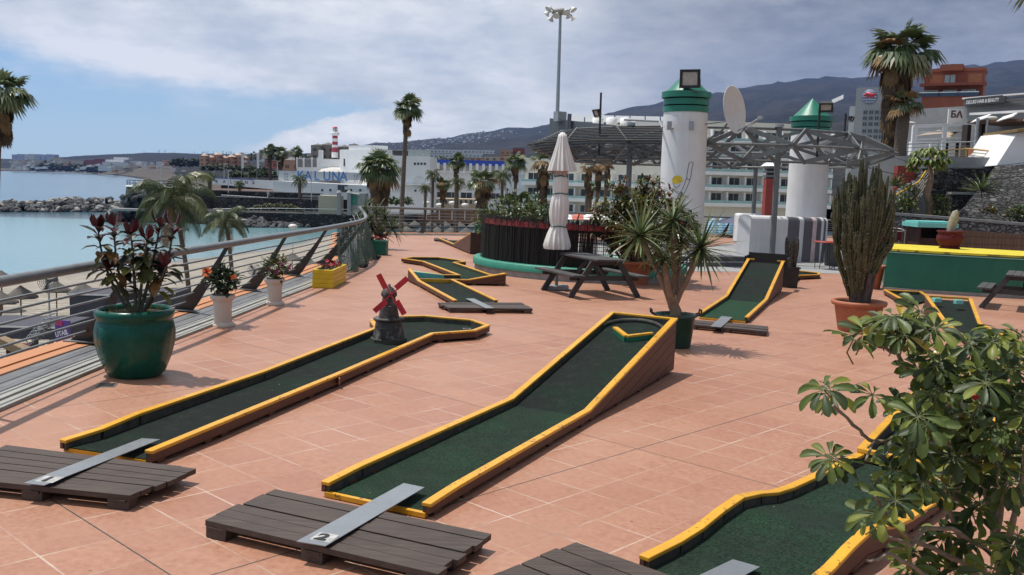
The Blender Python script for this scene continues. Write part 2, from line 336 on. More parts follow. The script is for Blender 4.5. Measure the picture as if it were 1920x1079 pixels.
def ribbon(mb, path, d0, d1, z0, z1, mi=0):
    a = offs(path, d0); b_ = offs(path, d1)
    zs = [(z1 if not callable(z1) else z1(i)) for i in range(len(path))]
    zb = [(z0 if not callable(z0) else z0(i)) for i in range(len(path))]
    for i in range(len(path)-1):
        q = [a[i], a[i+1], b_[i+1], b_[i]]; zt = [zs[i], zs[i+1], zs[i+1], zs[i]]; zl = [zb[i], zb[i+1], zb[i+1], zb[i]]
        vs = [(p.x, p.y, z) for p, z in zip(q, zl)]+[(p.x, p.y, z) for p, z in zip(q, zt)]
        fs = [(0, 1, 2, 3), (7, 6, 5, 4), (0, 4, 5, 1), (2, 6, 7, 3)]
        if i == 0: fs.append((0, 3, 7, 4))
        if i == len(path)-2: fs.append((1, 5, 6, 2))
        mb.add(vs, fs, mi)
def dense(path, step=.6):
    out = []
    P = [Vector(p) for p in path]
    def cr(p0, p1, p2, p3, s): return .5*((2*p1)+(p2-p0)*s+(2*p0-5*p1+4*p2-p3)*s*s+(3*p1-p0-3*p2+p3)*s**3)
    for i in range(len(P)-1):
        n = max(1, int((P[i+1]-P[i]).length/step))
        for k in range(n): out.append(cr(P[max(i-1, 0)], P[i], P[i+1], P[min(i+2, len(P)-1)], k/n))
    return out+[P[-1]]
LP = dense(LEFT); 
CORN = [(-5.93, 35.95), (-5.98, 36.5), (-5.80, 36.98)]
EDGE = LP + [Vector(p) for p in CORN] + [Vector(p) for p in BACK[1:]]
mb = MB(); ribbon(mb, EDGE, 0, .13, -.05, .035); ribbon(mb, EDGE, .13, .25, -.05, .055); setting('kerb', mb, KERB, True)
m, t, b = newmat('slate_gutter_tiles'); GUT = m; c = obj_co(t)
bk = nd(t, 'ShaderNodeTexBrick', {'Vector': nd(t, 'ShaderNodeMapping', {'Vector': c, 'Rotation': (0, 0, PI/2)}).outputs[0], 'Color1': (.10, .105, .115, 1), 'Color2': (.15, .155, .165, 1), 'Mortar': (.05, .05, .05, 1), 'Scale': 1.0, 'Mortar Size': .006, 'Brick Width': .9, 'Row Height': .085}).outputs[0]
t.links.new(mixc(t, rng(t, noi(t, c, 3, 6), .4, .7, 0, .5), bk, (.19, .185, .18)), b.inputs['Base Color']); b.inputs['Roughness'].default_value = .55
mb = MB(); ribbon(mb, EDGE, .25, .70, -.2, .02); setting('gutter', mb, GUT, True)
mb = MB(); ribbon(mb, EDGE, .70, .86, -.35, .028); ribbon(mb, EDGE, .86, 1.08, -.9, .045); setting('ledge', mb, ORG, True)
mb = MB(); ribbon(mb, EDGE, .2, .95, -8.2, -.36); setting('terrace_wall', mb, mat('beige_base_wall', (.42, .36, .30), .8, dirt=.3), True)  # base wall in its own beige tone with some dirt
# ------------------------------------------------------------------ railing
def along(path, step, start=0.):
    out = []; acc = -start; 
    for i in range(len(path)-1):
        a = Vector(path[i]); b_ = Vector(path[i+1]); L = (b_-a).length; s = -acc
        while s <= L:
            if s >= 0: out.append((a+(b_-a)*(s/L), (b_-a).normalized()))
            s += step
        acc = (L - (s-step)) if s-step >= 0 or s <= L else acc+L
        acc = step-(s-L)
    return out
FOOT = offs(EDGE, .82); TOPL = offs(EDGE, .06)
rail = thing('railing', 'curved grey steel railing with inward leaning dark blade posts along the terrace edge', 'railing', (0, 0, 0), floor=True)
mb = MB(); mb.tube([(p.x, p.y, 1.09) for p in TOPL], .05, 12); mb.build('handrail', RAILM, rail)
def blade_prof(s): return Vector((lerp(.82, .06, s**.85), lerp(.05, 1.05, s)))     # (offset from edge, z)
for k, s in enumerate((.13, .28, .43, .57, .71, .84)):
    q = blade_prof(s); pth = offs(EDGE, q.x+.05*(1-s)+.03); mb = MB(); mb.tube([(p.x, p.y, q.y) for p in pth], .0135, 7); mb.build('rail_bar', RAILM, rail)
posts = []
LB = len(LP)+2
acc = 0; nxt = None
stations = []
tot = 0
for i in range(len(EDGE)-1):
    a = EDGE[i]; b_ = EDGE[i+1]; L = (b_-a).length
    if nxt is None: nxt = 3.1
    while nxt <= tot+L:
        stations.append((a+(b_-a)*((nxt-tot)/L), (b_-a).normalized())); nxt += 2.95
    tot += L
for p, d in stations:
    n = Vector((-d.y, d.x)); mb = MB(); fr = []; N = 7
    for j in range(N+1):
        s = j/N; q = blade_prof(s); wd = lerp(.36, .075, min(1, s*1.25)**.7)
        for e in (-1, 1):
            o_ = q.x+e*wd/2*(1 if e > 0 else .75)
            for th in (-.011, .011):
                P_ = p+n*o_+d*(th-.35*s); fr.append((P_.x, P_.y, q.y))
    fs = []
    for j in range(N):
        k = j*4; fs += [(k, k+2, k+6, k+4), (k+1, k+5, k+7, k+3), (k, k+4, k+5, k+1), (k+2, k+3, k+7, k+6)]
    mb.add(fr, fs+[(0, 1, 3, 2), (N*4, N*4+2, N*4+3, N*4+1)])
    o = mb.build('post', BLADE, rail)
    mb = MB(); c0 = p+n*.82; mb.box((c0.x, c0.y, .052), (.42, .2, .012), math.atan2(n.y, n.x)); mb.build('base_plate', GREYM, o)
# net
m, t, b = newmat('green_shade_net'); NET = m
c = obj_co(t); wv = nd(t, 'ShaderNodeTexVoronoi', {'Vector': c, 'Scale': 34.}, feature='DISTANCE_TO_EDGE').outputs[0]
b.inputs['Base Color'].default_value = (.05, .095, .075, 1); b.inputs['Roughness'].default_value = .7
tr = nd(t, 'ShaderNodeBsdfTransparent'); ms = nd(t, 'ShaderNodeMixShader', {0: rng(t, wv, .10, .16, .12, .66)}); t.links.new(b.outputs[0], ms.inputs[1]); t.links.new(tr.outputs[0], ms.inputs[2]); t.links.new(ms.outputs[0], t.nodes['Material Output'].inputs[0])
mb = MB(); seg = [i for i, p in enumerate(EDGE) if 20.2 < p.y < 29.6]; i0, i1 = seg[0], seg[-1]
vs = []; NU, NV = 90, 16
pin = EDGE
for a_ in range(NU+1):
    fi = i0+(i1-i0)*a_/NU; i = int(min(fi, i1-1)); fr_ = fi-i; p = EDGE[i]+(EDGE[i+1]-EDGE[i])*fr_; d = (EDGE[i+1]-EDGE[i]).normalized(); n = Vector((-d.y, d.x))
    for k in range(NV+1):
        s = k/NV; sag = .10*math.sin(a_*.55)+.07*math.sin(a_*1.31+2+s*1.5)+.04*math.sin(a_*2.7)
        off = lerp(.07, -.10, s)+(sag+.10*math.sin(s*3.0+a_*.2))*s*(1.15-.35*s); q = p+n*off+d*(.18*s*math.sin(a_*.33)); vs.append((q.x, q.y, lerp(1.10, .015, s)))
mb.add(vs, [(i*(NV+1)+k, (i+1)*(NV+1)+k, (i+1)*(NV+1)+k+1, i*(NV+1)+k+1) for i in range(NU) for k in range(NV)], 0, True)
o = mb.build('shade_net', NET); o.matrix_world = TF; tag(o, 'green shade netting draped over the curved end of the railing', 'netting')
for (x, y, r) in ((-3.62, 22.6, .10), (-3.72, 25.4, .11)):
    mb = MB(); mb.ball((0, 0, .06), r, 9, 6, sq=(1.2, .8, .6), jit=.15); o = mb.build('stone', mat('black_stone', (.02, .02, .02), .8)); o.matrix_world = Matrix.Translation(tw((x, y, 0)))
    tag(o, 'black stone weighing down the net at its %s end' % ('near' if y < 24 else 'far'), 'stone')
# ------------------------------------------------------------------ mini golf lanes
m, t, b = newmat('worn_green_turf'); TURF = m; c = obj_co(t)
nn = noi(t, c, 1.3, 5, .6); f2 = noi(t, c, 60, 4, .7); f3 = noi(t, c, 9, 6, .7)
col = mixc(t, rng(t, nn, .42, .62), (.016, .021, .019), (.010, .034, .020)); col = mixc(t, rng(t, f2, .35, .7), [.006, .009, .008], col); col = mixc(t, rng(t, f3, .5, .75, 0, .35), col, (.045, .05, .045))
vo = nd(t, 'ShaderNodeTexVoronoi', {'Vector': c, 'Scale': 7.0}); r_ = nd(t, 'ShaderNodeSeparateColor', {0: vo.outputs['Color']}).outputs[0]
sp = mth(t, 'MULTIPLY', rng(t, vo.outputs['Distance'], .03, .055, 1, 0), rng(t, r_, .72, .74))
col = mixc(t, sp, col, (.42, .42, .38)); t.links.new(col, b.inputs['Base Color']); b.inputs['Roughness'].default_value = .95; b.inputs['Specular IOR Level'].default_value = .2; bump(t, b, f2, .8, .012)
m2 = m.copy(); m2.name = 'fresh_green_turf'; TURFG = m2; t2 = m2.node_tree
for n_ in t2.nodes:
    if n_.type == 'MIX' and not n_.inputs[6].is_linked and abs(n_.inputs[6].default_value[0]-.016) < 1e-4: n_.inputs[6].default_value = (.02, .0451, .0271, 1); n_.inputs[7].default_value = (.02, .068, .032, 1)
m3 = m2.copy(); m3.name = 'bright_green_turf'; TURFB = m3
for n_ in m3.node_tree.nodes:
    if n_.type == 'MIX' and not n_.inputs[6].is_linked and abs(n_.inputs[6].default_value[0]-.02) < 1e-4 and not n_.inputs[7].is_linked: n_.inputs[6].default_value = (.025, .085, .04, 1); n_.inputs[7].default_value = (.018, .10, .045, 1)
def plankwall(mb, a, b_, ha, hb, n, d0, d1, z0, mi):
    """boards parallel to the top edge between ground points a,b (2D); n = outward normal, from offset d0 to d1"""
    pl = .118; k = 0; mx = max(ha, hb)
    while mx-k*pl > z0+.012:
        ta, tb = ha-k*pl, hb-k*pl; s0, s1 = 0., 1.
        if ta < z0+.004: s0 = (z0+.004-ta)/(tb-ta)
        if tb < z0+.004: s1 = (z0+.004-ta)/(tb-ta)
        ss = [s0, s1]
        cut = [(z0-(q-pl+.006)) for q in (ta, tb)]
        if (ta-pl+.006-z0)*(tb-pl+.006-z0) < 0:
            sc = (z0-(ta-pl+.006))/(tb-ta)
            if s0 < sc < s1: ss = [s0, sc, s1]
        for i in range(len(ss)-1):
            q = []
            for s in (ss[i], ss[i+1]):
                p = a+(b_-a)*s; zt = lerp(ta, tb, s); zb = max(z0, zt-pl+.006); q.append((p, zt, zb))
            vs = []
            for (p, zt, zb) in q:
                for d in (d0, d1): vs += [(p.x+n.x*d, p.y+n.y*d, zb), (p.x+n.x*d, p.y+n.y*d, zt)]
            mb.add(vs, [(0, 4, 5, 1), (2, 3, 7, 6), (1, 5, 7, 3), (0, 2, 6, 4)]+([(0, 1, 3, 2)] if i == 0 else [])+([(4, 6, 7, 5)] if i == len(ss)-2 else []), mi)
        k += 1
def lane(label, walls, mats, base, extra=None, z0=.006):
    """walls: lists of (x,y,h) with the playing side on the LEFT of travel; mats: (polygon of (x,y,z), which)"""
    root = thing('golf_lane', label, 'minigolf lane', (base[0], base[1], 0), floor=True, group='minigolf lanes on the terrace')
    L = lambda p: Vector((p[0]-base[0], p[1]-base[1]))
    for wl in walls:
        pts = [L(p) for p in wl]; hs = [p[2] for p in wl]
        bo = MB(); cp = MB()
        for i in range(len(pts)-1):
            d = (pts[i+1]-pts[i]); L_ = d.length
            if L_ < 1e-4: continue
            d = d/L_; n = Vector((d.y, -d.x))        # outward = right of travel
            plankwall(bo, pts[i], pts[i+1], hs[i]-.026, hs[i+1]-.026, n, -.028, 0, z0+.03, 0)
            plankwall(bo, pts[i]+d*.01, pts[i+1]-d*.01, hs[i]-.026, hs[i+1]-.026, n, -.056, -.0285, z0+.02, 1)
            mb_ = bo                                     # bearers under the board
            for s in range(int(L_/.75)+1):
                q = pts[i]+d*min(L_-.1, .12+s*.75)-n*.04; mb_.box((q.x, q.y, .022), (.09, .06, .04), math.atan2(d.y, d.x), 0)
        bo.build('side_board', [BRN, INR], root)
        ribbon(cp, pts, .060, -.008, lambda i: hs[i]-.026, lambda i: hs[i])
        cp.build('yellow_rail', YEL, root, bev=.006)
    mt = MB()
    for pol, wh in mats:
        vs = [(p[0]-base[0], p[1]-base[1], p[2]) for p in pol]; mt.add(vs, [tuple(range(len(vs)))], wh)
        z = min(p[2] for p in pol)
    mt.build('turf_mat', [TURF, TURFG, TURFB], root)
    if extra: extra(root, L)
    return root
def V2(x, y): return Vector((x, y))
def P3(p, h): return (p[0], p[1], h)
# lane 1 with the windmill
def e1(root, L):
    mb = MB(); a = L((-2.51, 6.48)); b_ = L((-3.22, 6.70)); mb.bar((a.x, a.y, .022), (b_.x, b_.y, .022), .035, .03); mb.build('front_strip', YEL, root)
    mb = MB(); q = L((-.62, 13.32)); mb.lathe([(.055, .0), (.055, .004)], 20, (q.x, q.y, .052)); mb.build('hole_ring', WPL, root)
    mb = MB(); q = L((-.62, 13.32)); mb.lathe([(.048, .0), (.048, .003)], 20, (q.x, q.y, .0565)); mb.build('hole', BLK, root)
    mb = MB(); q = L((-.38, 13.30)); mb.box((q.x, q.y, .085), (.10, .02, .05), 1.0); mb.build('corner_plate', WPL, root)
    mb = MB(); a = L((-1.70, 9.28)); mb.box((a.x+.004, a.y, .075), (.012, .10, .06), .28-PI/2+PI/2); mb.build('joint_plate', TERRA, root)
w1 = [[(-2.485, 6.44, .12), (-2.26, 7.2, .135), (-1.72, 9.27, .135), (-1.0, 12.25, .135), (-.47, 12.68, .135), (-.29, 13.25, .135), (-.55, 13.73, .135), (-1.29, 13.93, .135), (-1.66, 13.72, .135), (-2.0, 13.2, .135), (-1.83, 12.55, .135), (-2.50, 9.3, .135), (-3.0, 7.4, .14), (-3.10, 6.95, .125), (-3.245, 6.67, .105)]]
lane('long minigolf lane with the windmill on it and a widened many-sided end', w1, [([(-2.48, 6.46, .045), (-1.72, 9.27, .045), (-1.0, 12.25, .045), (-.47, 12.68, .045), (-.29, 13.25, .045), (-.55, 13.73, .045), (-1.29, 13.93, .045), (-1.66, 13.72, .045), (-2.0, 13.2, .045), (-1.83, 12.55, .045), (-2.50, 9.3, .045), (-3.24, 6.69, .045)], 0)], (-2.1, 9.5), e1)
# lane 2, the ramp with the chevron
dx, dy = .413, .911; A0 = V2(-.425, 5.71); PL = V2(-.911, .413)
def q2(s, w): return A0+V2(dx, dy)*s+PL*w
S1, S2, HT = 2.87, 5.80, .655
def hz2(s): return .125 if s <= S1 else lerp(.125, HT, (s-S1)/(S2-S1))
r = [P3(q2(s, 0), h) for s, h in ((-.05, .105), (.35, .12), (S1, .125), (S2, HT))]; l = [P3(q2(s, .82), h) for s, h in ((S2, HT), (S1, .125), (.35, .12), (-.05, .105))]
def e2(root, L):
    a = L(q2(-.04, .03)); b_ = L(q2(-.04, .79)); mb = MB(); mb.bar((a.x, a.y, .022), (b_.x, b_.y, .022), .035, .03); mb.build('front_strip', YEL, root)
    mb = MB(); N = 24; ring = []
    for k in range(N+1):
        an = PI*k/N; s = S2-.10-.34+.34*math.sin(an)*1.0; wd = .41+.345*math.cos(an)
        for z, dd in ((-.075, 0), (-.02, 0)):
            p = L(q2(s, wd)); ring.append((p.x, p.y, hz2(s)+z))
    mb.add(ring, [(2*k, 2*k+2, 2*k+3, 2*k+1) for k in range(N)], 0, True); o = mb.build('curved_bumper', INR, root); md = o.modifiers.new('thick', 'SOLIDIFY'); md.thickness = .006
    c0 = q2(S2-.75, .36); mb = MB(); mb2 = MB()
    z = hz2(S2-.75)-.075
    pts = [q2(S2-.55, .58), q2(S2-.80, .36), q2(S2-.60, .12)]
    for i in range(2):
        a = L(pts[i]); b_ = L(pts[i+1]); sa = [S2-.55, S2-.80, S2-.60]
        za, zb = hz2(sa[i])-.075, hz2(sa[i+1])-.075
        mb.bar((a.x, a.y, za+.025), (b_.x, b_.y, zb+.025), .055, .05); mb2.bar((a.x, a.y, za+.061), (b_.x, b_.y, zb+.061), .062, .022)
    o = mb.build('chevron_bumper', GRN, root); mb2.build('yellow_top', YEL, o)
lane('long minigolf lane rising to a plank sided ramp with a chevron bumper', [r+l], [([P3(q2(-.05, .8), .03), P3(q2(-.05, .02), .03), P3(q2(S1+.02, .02), .05), P3(q2(S1+.02, .8), .05)], 1), ([P3(q2(S1+.02, .8), .05), P3(q2(S1+.02, .02), .05), P3(q2(S2-.02, .02), HT-.075), P3(q2(S2-.02, .8), HT-.075)], 0)], (A0.x, A0.y), e2)
# lane 3, near right, with a hump
B0 = V2(.80, 5.0); D3 = V2(.655, .755).normalized(); P3L = V2(D3.y, -D3.x)
def q3(s, w): return B0+D3*s+P3L*w
def hump(s): return .115+.10*math.exp(-((s-1.05)/.42)**2)
ss = [-.04, .3, .55, .8, 1.05, 1.3, 1.55, 1.8, 2.2, 3.1]
l3 = [P3(q3(s, 0), hump(s)) for s in ss[::-1]]; r3 = [P3(q3(s, .85), hump(s)) for s in ss]
mts = [([P3(q3(ss[i], .84), hump(ss[i])-.075), P3(q3(ss[i+1], .84), hump(ss[i+1])-.075), P3(q3(ss[i+1], .01), hump(ss[i+1])-.075), P3(q3(ss[i], .01), hump(ss[i])-.075)], 1) for i in range(len(ss)-1)]
def e3(root, L):
    for s, h, wd in ((-.03, .022, .035), (3.12, .135, .06)):
        a = L(q3(s, .0)); b_ = L(q3(s, .85)); mb = MB(); mb.bar((a.x, a.y, h), (b_.x, b_.y, h), wd, .03); mb.build('cross_strip', YEL, root)
DB = V2(.515, .857); PB = V2(.857, -.515); O3 = q3(3.16, 0)
def q3b(s, w): return O3+DB*s+PB*w
l3b = [P3(q3b(s, -.02), .14) for s in (4.3, 0)]; r3b = [P3(q3b(s, .87), .14) for s in (.12, 4.3)]
def e3b(root, L):
    e3(root, L)
    for s, w_ in ((2.6, .25), (3.3, .6)): p = L(q3b(s, w_)); mb = MB(); mb.box((p.x, p.y, .09), (.34, .06, .08), .3); mb.build('red_bumper', RED, root)
lane('minigolf lane with humped yellow rails partly hidden by the shrub in the foreground', [r3, l3, r3b+l3b], mts+[([P3(q3b(.05, .85), .035), P3(q3b(4.28, .85), .045), P3(q3b(4.28, .0), .045), P3(q3b(.0, .0), .035)], 0)], (B0.x, B0.y), e3b)
# lane 4, the steep ramp on the right, and its landing
C0 = V2(4.05, 15.84); D4 = V2(.355, .935).normalized(); PL4 = V2(-D4.y, D4.x)
def q4(s, w): return C0+D4*s+PL4*w
K, E4 = 3.05, 6.35
r = [P3(q4(s, 0), h) for s, h in ((-.03, .11), (K, .13), (E4, .72))]; l = [P3(q4(s, .84), h) for s, h in ((E4, .72), (K, .13), (-.03, .11))]
def e4(root, L):
    a = L(q4(-.09, .03)); b_ = L(q4(-.09, .81)); mb = MB(); mb.bar((a.x, a.y, .022), (b_.x, b_.y, .022), .035, .03); mb.build('front_strip', YEL, root)
    for w0, w1_ in ((-.02, .16), (.68, .86)):
        a = L(q4(E4, w0)); b_ = L(q4(E4, w1_)); mb = MB(); mb.bar((a.x, a.y, .705), (b_.x, b_.y, .705), .07, .03); mb.build('end_rail', YEL, root)
    mb = MB(); a = L(q4(E4+.75, -.06)); b_ = L(q4(E4+.75, .90)); mb.bar((a.x, a.y, .43), (b_.x, b_.y, .43), .05, .80)
    for w_ in (-.06, .90):
        a = L(q4(E4+.02, w_)); b_ = L(q4(E4+.77, w_)); mb.bar((a.x, a.y, .66), (b_.x, b_.y, .66), .03, .22)
    mb.build('catch_board', mat('dark_stained_board', (.022, .02, .018), .7), root)
lane('steep minigolf ramp with bright green turf at its foot and a black board on top', [r, l], [([P3(q4(-.09, .82), .045), P3(q4(-.09, .02), .045), P3(q4(K, .02), .05), P3(q4(K, .82), .05)], 2), ([P3(q4(K, .82), .05), P3(q4(K, .02), .05), P3(q4(E4, .02), .64), P3(q4(E4, .82), .64)], 0)], (C0.x, C0.y), e4)
lb = [(6.93, 23.18, .13), (7.75, 25.3, .13), (8.55, 26.0, .13), (8.75, 26.7, .13), (8.2, 27.3, .13), (7.2, 26.9, .13), (6.1, 23.5, .13)]
lane('short landing lane behind the steep ramp with a bent yellow edge', [lb], [([(p[0], p[1], .045) for p in lb], 0)], (7.3, 25))
# lane 5, far right
def px(p, h): q = fl(p[0], p[1], h); return (q.x, q.y, h)
R5 = [fl(1930, 649, .12), fl(1902, 635.6, .12), fl(1840, 606, .12)]; TP = fl(1822, 559, .40); TL = fl(1735, 554, .40); L5 = [fl(1772, 606, .12), fl(1796, 624, .12), fl(1814, 635.6, .12), fl(1850, 655, .12)]
d5 = (R5[2]-R5[0]).normalized(); 
K5 = R5[2]; U5 = V2(-.18, .98).normalized()
def e5(root, L):
    for px_, py_ in ((1757, 562), (1797, 565.5)):
        q = fl(px_, py_, .38); p = L(q); mb = MB(); mb.box((p.x, p.y, .37), (.15, .09, .08), .2); mb.build('turquoise_block', TURQ, root, bev=.006)
    a = L(TL); b_ = L(TP); mb = MB(); mb.bar((a.x, a.y, .38), (b_.x, b_.y, .38), .05, .04); mb.build('top_bar', YEL, root)
rr5 = [(p.x, p.y, .12) for p in R5]+[(TP.x, TP.y, .40)]; ll5 = [(TL.x, TL.y, .40)]+[(p.x, p.y, .12) for p in L5]
lane('minigolf lane with a raised end and two turquoise blocks, near the green stage', [rr5, ll5], [([(p.x, p.y, .045) for p in R5]+[(p.x, p.y, .045) for p in L5], 0), ([(R5[2].x, R5[2].y, .046), (TP.x, TP.y, .33), (TL.x, TL.y, .33), (L5[0].x, L5[0].y, .046)], 0)], (R5[1].x, R5[1].y), e5)
s5 = [px(p, .13) for p in ((1700, 566), (1657, 543), (1728, 546.5), (1742, 556))]
s5 = [s5[3], s5[2], s5[1], s5[0]]
lane('small landing lane with yellow edges beside the foot of the green stage', [s5], [([(p[0], p[1], .045) for p in s5], 0)], (s5[2][0], s5[2][1]))
# lane 6, the Z shaped lane with banked corners
wz1 = [(-.24, 16.35, .13), (-1.24, 19.62, .13), (-.92, 19.74, .13), (-.14, 20.0, .28), (-.22, 20.55, .20), (-.47, 21.15, .13), (-1.50, 24.1, .13), (-1.24, 24.5, .13), (-1.45, 25.0, .13), (-2.02, 25.58, .13), (-2.75, 25.2, .13), (-2.95, 24.6, .13), (-2.33, 23.95, .13), (-1.22, 20.72, .13), (-1.52, 20.6, .13), (-2.32, 20.95, .16), (-2.24, 19.95, .28), (-1.93, 19.05, .13), (-.99, 16.1, .12)]
def e6(root, L):
    a = L((-.24, 16.3)); b_ = L((-.99, 16.1)); mb = MB(); mb.bar((a.x, a.y, .022), (b_.x, b_.y, .022), .035, .03); mb.build('front_strip', YEL, root)
    mb = MB(); a = L((-1.25, 19.66)); b_ = L((-1.98, 19.45)); mb.bar((a.x, a.y, .09), (b_.x, b_.y, .09), .05, .07); mb.build('cross_bar', YEL, root)
    p = [L(x) for x in ((-2.2, 20.0), (-1.5, 20.5), (-2.26, 20.9))]; mb = MB(); mb.add([(p[0].x, p[0].y, .22), (p[1].x, p[1].y, .12), (p[2].x, p[2].y, .15), (p[0].x, p[0].y, .03), (p[1].x, p[1].y, .03), (p[2].x, p[2].y, .03)], [(0, 1, 2), (3, 5, 4), (0, 3, 4, 1), (1, 4, 5, 2), (2, 5, 3, 0)]); mb.build('banked_corner', TURQ, root)
lane('Z shaped minigolf lane with banked corners and a turquoise wedge', [wz1], [([(-.24, 16.35, .045), (-1.24, 19.62, .045), (-2.2, 19.9, .047), (-1.93, 19.05, .045), (-.99, 16.1, .045)], 0), ([(-1.3, 19.6, .05), (-.16, 20.0, .05), (-.22, 20.55, .05), (-.47, 21.2, .05), (-1.52, 20.65, .05), (-2.3, 20.95, .05), (-2.22, 19.9, .05)], 0), ([(-.47, 21.15, .055), (-1.50, 24.1, .055), (-1.24, 24.5, .055), (-1.45, 25., .055), (-2.02, 25.58, .055), (-2.75, 25.2, .055), (-2.95, 24.6, .055), (-2.33, 23.95, .055), (-1.22, 20.72, .055)], 1)], (-1.2, 20), e6)
# lane 7, the far ramp seen from its tall end
D7 = V2(-.235, .972).normalized(); R7 = V2(-D7.y*-1, D7.x*-1)
F0 = V2(-1.36, 29.02)
def q7(s, w): return F0+D7*s+V2(D7.y, -D7.x)*w
r7 = [P3(q7(s, .85), h) for s, h in ((6.3, .12), (3.0, .12), (0, .66))]; 
l7 = [P3(q7(0, 0), .66), P3(q7(3.0, 0), .12), P3(q7(6.3, 0), .12)]
def e7(root, L):
    mb = MB(); a = L(q7(-.02, 0)); b_ = L(q7(-.02, .85)); mb.bar((a.x, a.y, .345), (b_.x, b_.y, .345), .04, .66); mb.build('end_board', mat('dark_brown_board', (.035, .017, .012), .6), root)
lane('ramp shaped minigolf lane seen from its tall brown end beside the brushwood fence', [[l7[2], l7[1], l7[0], P3(q7(0, .85), .66), r7[1], r7[0]]], [([P3(q7(6.3, .02), .045), P3(q7(6.3, .83), .045), P3(q7(3, .83), .05), P3(q7(3, .02), .05)], 0), ([P3(q7(3, .02), .05), P3(q7(3, .83), .05), P3(q7(.02, .83), .58), P3(q7(.02, .02), .58)], 0)], (F0.x, F0.y), e7)
# ------------------------------------------------------------------ tee platforms (pallets) and number plates
def pallet(label, A, B, C, D, n=6, h=.10):
    """A near-left, B near-right, C far-right, D far-left (2D terrace points)"""
    ctr = (A+B+C+D)/4; root = thing('tee_platform', label, 'wooden platform', (ctr.x, ctr.y, 0), floor=True, group='wooden tee platforms')
    mb = MB(); g = random.Random(int(abs(A.x*100)))
    for k in range(n):
        s0, s1 = (k+.045)/n, (k+.955)/n; j0, j1 = g.uniform(-.02, .015), g.uniform(-.015, .03)
        a, d, b_, c_ = A+(D-A)*s0, A+(D-A)*s1, B+(C-B)*s0, B+(C-B)*s1; e = (B-A).normalized()
        q = [x-ctr for x in (a+e*j0, b_+e*j1, c_+e*j1, d+e*j0)]; dz = g.uniform(-.004, .006)
        mb.prism([(p.x, p.y) for p in q], h-.036+dz, h+dz)
    mb.build('deck', DECK, root, bev=.006)
    for u_ in (.06, .5, .94):
        mb = MB()
        for v_ in (.08, .5, .92):
            p = A+(B-A)*u_+(D-A)*v_-ctr; e = (B-A); mb.box((p.x, p.y, .036), (.14, .10, .064), math.atan2(e.y, e.x))
        a = A+(B-A)*u_-ctr; b_ = D+(C-D)*u_-ctr; mb.bar((a.x, a.y, .060), (b_.x, b_.y, .060), .10, .014); mb.build('bearer', DECK, root)
    return root
def plate(label, pxs, h, num=None, sz=.13):
    q = [fl(x, y, hh) for (x, y), hh in zip(pxs, h)]; c0 = sum(q, Vector())/4
    root = thing('number_plate', label, 'metal plate', (c0.x, c0.y, 0), floor=True, group='metal ramp plates on the tees')
    mb = MB(); v_ = [p-Vector((c0.x, c0.y, 0)) for p in q]
    mb.add([(p.x, p.y, p.z) for p in v_]+[(p.x, p.y, p.z-.005) for p in v_], [(0, 1, 2, 3), (7, 6, 5, 4), (0, 4, 5, 1), (1, 5, 6, 2), (2, 6, 7, 3), (3, 7, 4, 0)][:1]+[(4, 5, 6, 7), (0, 1, 5, 4), (1, 2, 6, 5), (2, 3, 7, 6), (3, 0, 4, 7)]); mb.build('plate', STEEL, root)
    if num:
        a, b_ = v_[3], v_[2]; e = (b_-a); up = (v_[0]-a).normalized(); ang = math.atan2(e.y, e.x)
        p = a+e*.36+up*.07; sl = math.atan2(up.z, math.hypot(up.x, up.y))
        mb = MB(); cc = p+e.normalized()*sz*.3+up*sz*.35; mb.box((cc.x, cc.y, cc.z+.0015), (sz*.95, sz*.9, .001), ang); mb.build('paint_patch', mat('worn_white_patch_'+num, (.38, .38, .37), .6, var=.3, sc=30, dirt=.6, dcol=(.25, .26, .27), dsc=20), root)
        text('numeral', num, sz, BLK, root, (p.x, p.y, p.z+.004), (sl, 0, ang), .0008, off=.006)
    return root
def Q(x, y, h=.1): p = fl(x, y, h); return V2(p.x, p.y)
pallet('dark plank tee platform nearest the railing, in front of the windmill lane', Q(-120, 893), Q(243, 930), Q(368, 878), Q(17, 834))
pallet('dark plank tee platform in the middle foreground, in front of the lane numbered 2', Q(381, 976), Q(812, 1076), Q(921, 1000), Q(515, 916))
c3 = q3(-.08, .42); pallet('dark plank tee platform cut off by the bottom of the view, before the humped lane', c3-D3*1.0-P3L*.8, c3-D3*1.0+P3L*.8, c3-D3*.03+P3L*.8, c3-D3*.03-P3L*.8)
pallet('wide dark tee platform lying before the Z shaped lane', Q(842, 578, .08), Q(1000, 580, .08), Q(978, 568, .08), Q(820, 568, .08), 4, .08)
pallet('narrow brown tee platform before the steep ramp lane', Q(1290, 608, .08), Q(1434, 622, .08), Q(1442, 612, .08), Q(1296, 599, .08), 3, .08)
pallet('small distant tee platform near the back railing', Q(817, 449, .08), Q(836, 451, .08), Q(838, 447.5, .08), Q(817, 446, .08), 4, .08)
plate('long grey metal plate marked 1 lying across the tee of the windmill lane', [(266, 822), (300, 824), (83, 910), (44, 906)], (.085, .085, .128, .128), '1')
plate('long grey metal plate marked 2 lying across the middle foreground tee', [(757, 906), (796, 914), (610, 1024), (556, 1015)], (.085, .085, .128, .128), '2')
plate('grey metal plate at the bottom edge of the view, on the humped lane', [(1374, 1049), (1425, 1063), (1330, 1115), (1270, 1098)], (.085, .085, .128, .128))
plate('short grey metal plate on the tee of the steep ramp lane', [(1353, 593), (1373, 595), (1352, 614), (1332, 612)], (.075, .075, .105, .105))
plate('grey metal plate on the tee of the Z shaped lane', [(873, 560), (889, 560), (927, 578), (910, 578)], (.075, .075, .105, .105))
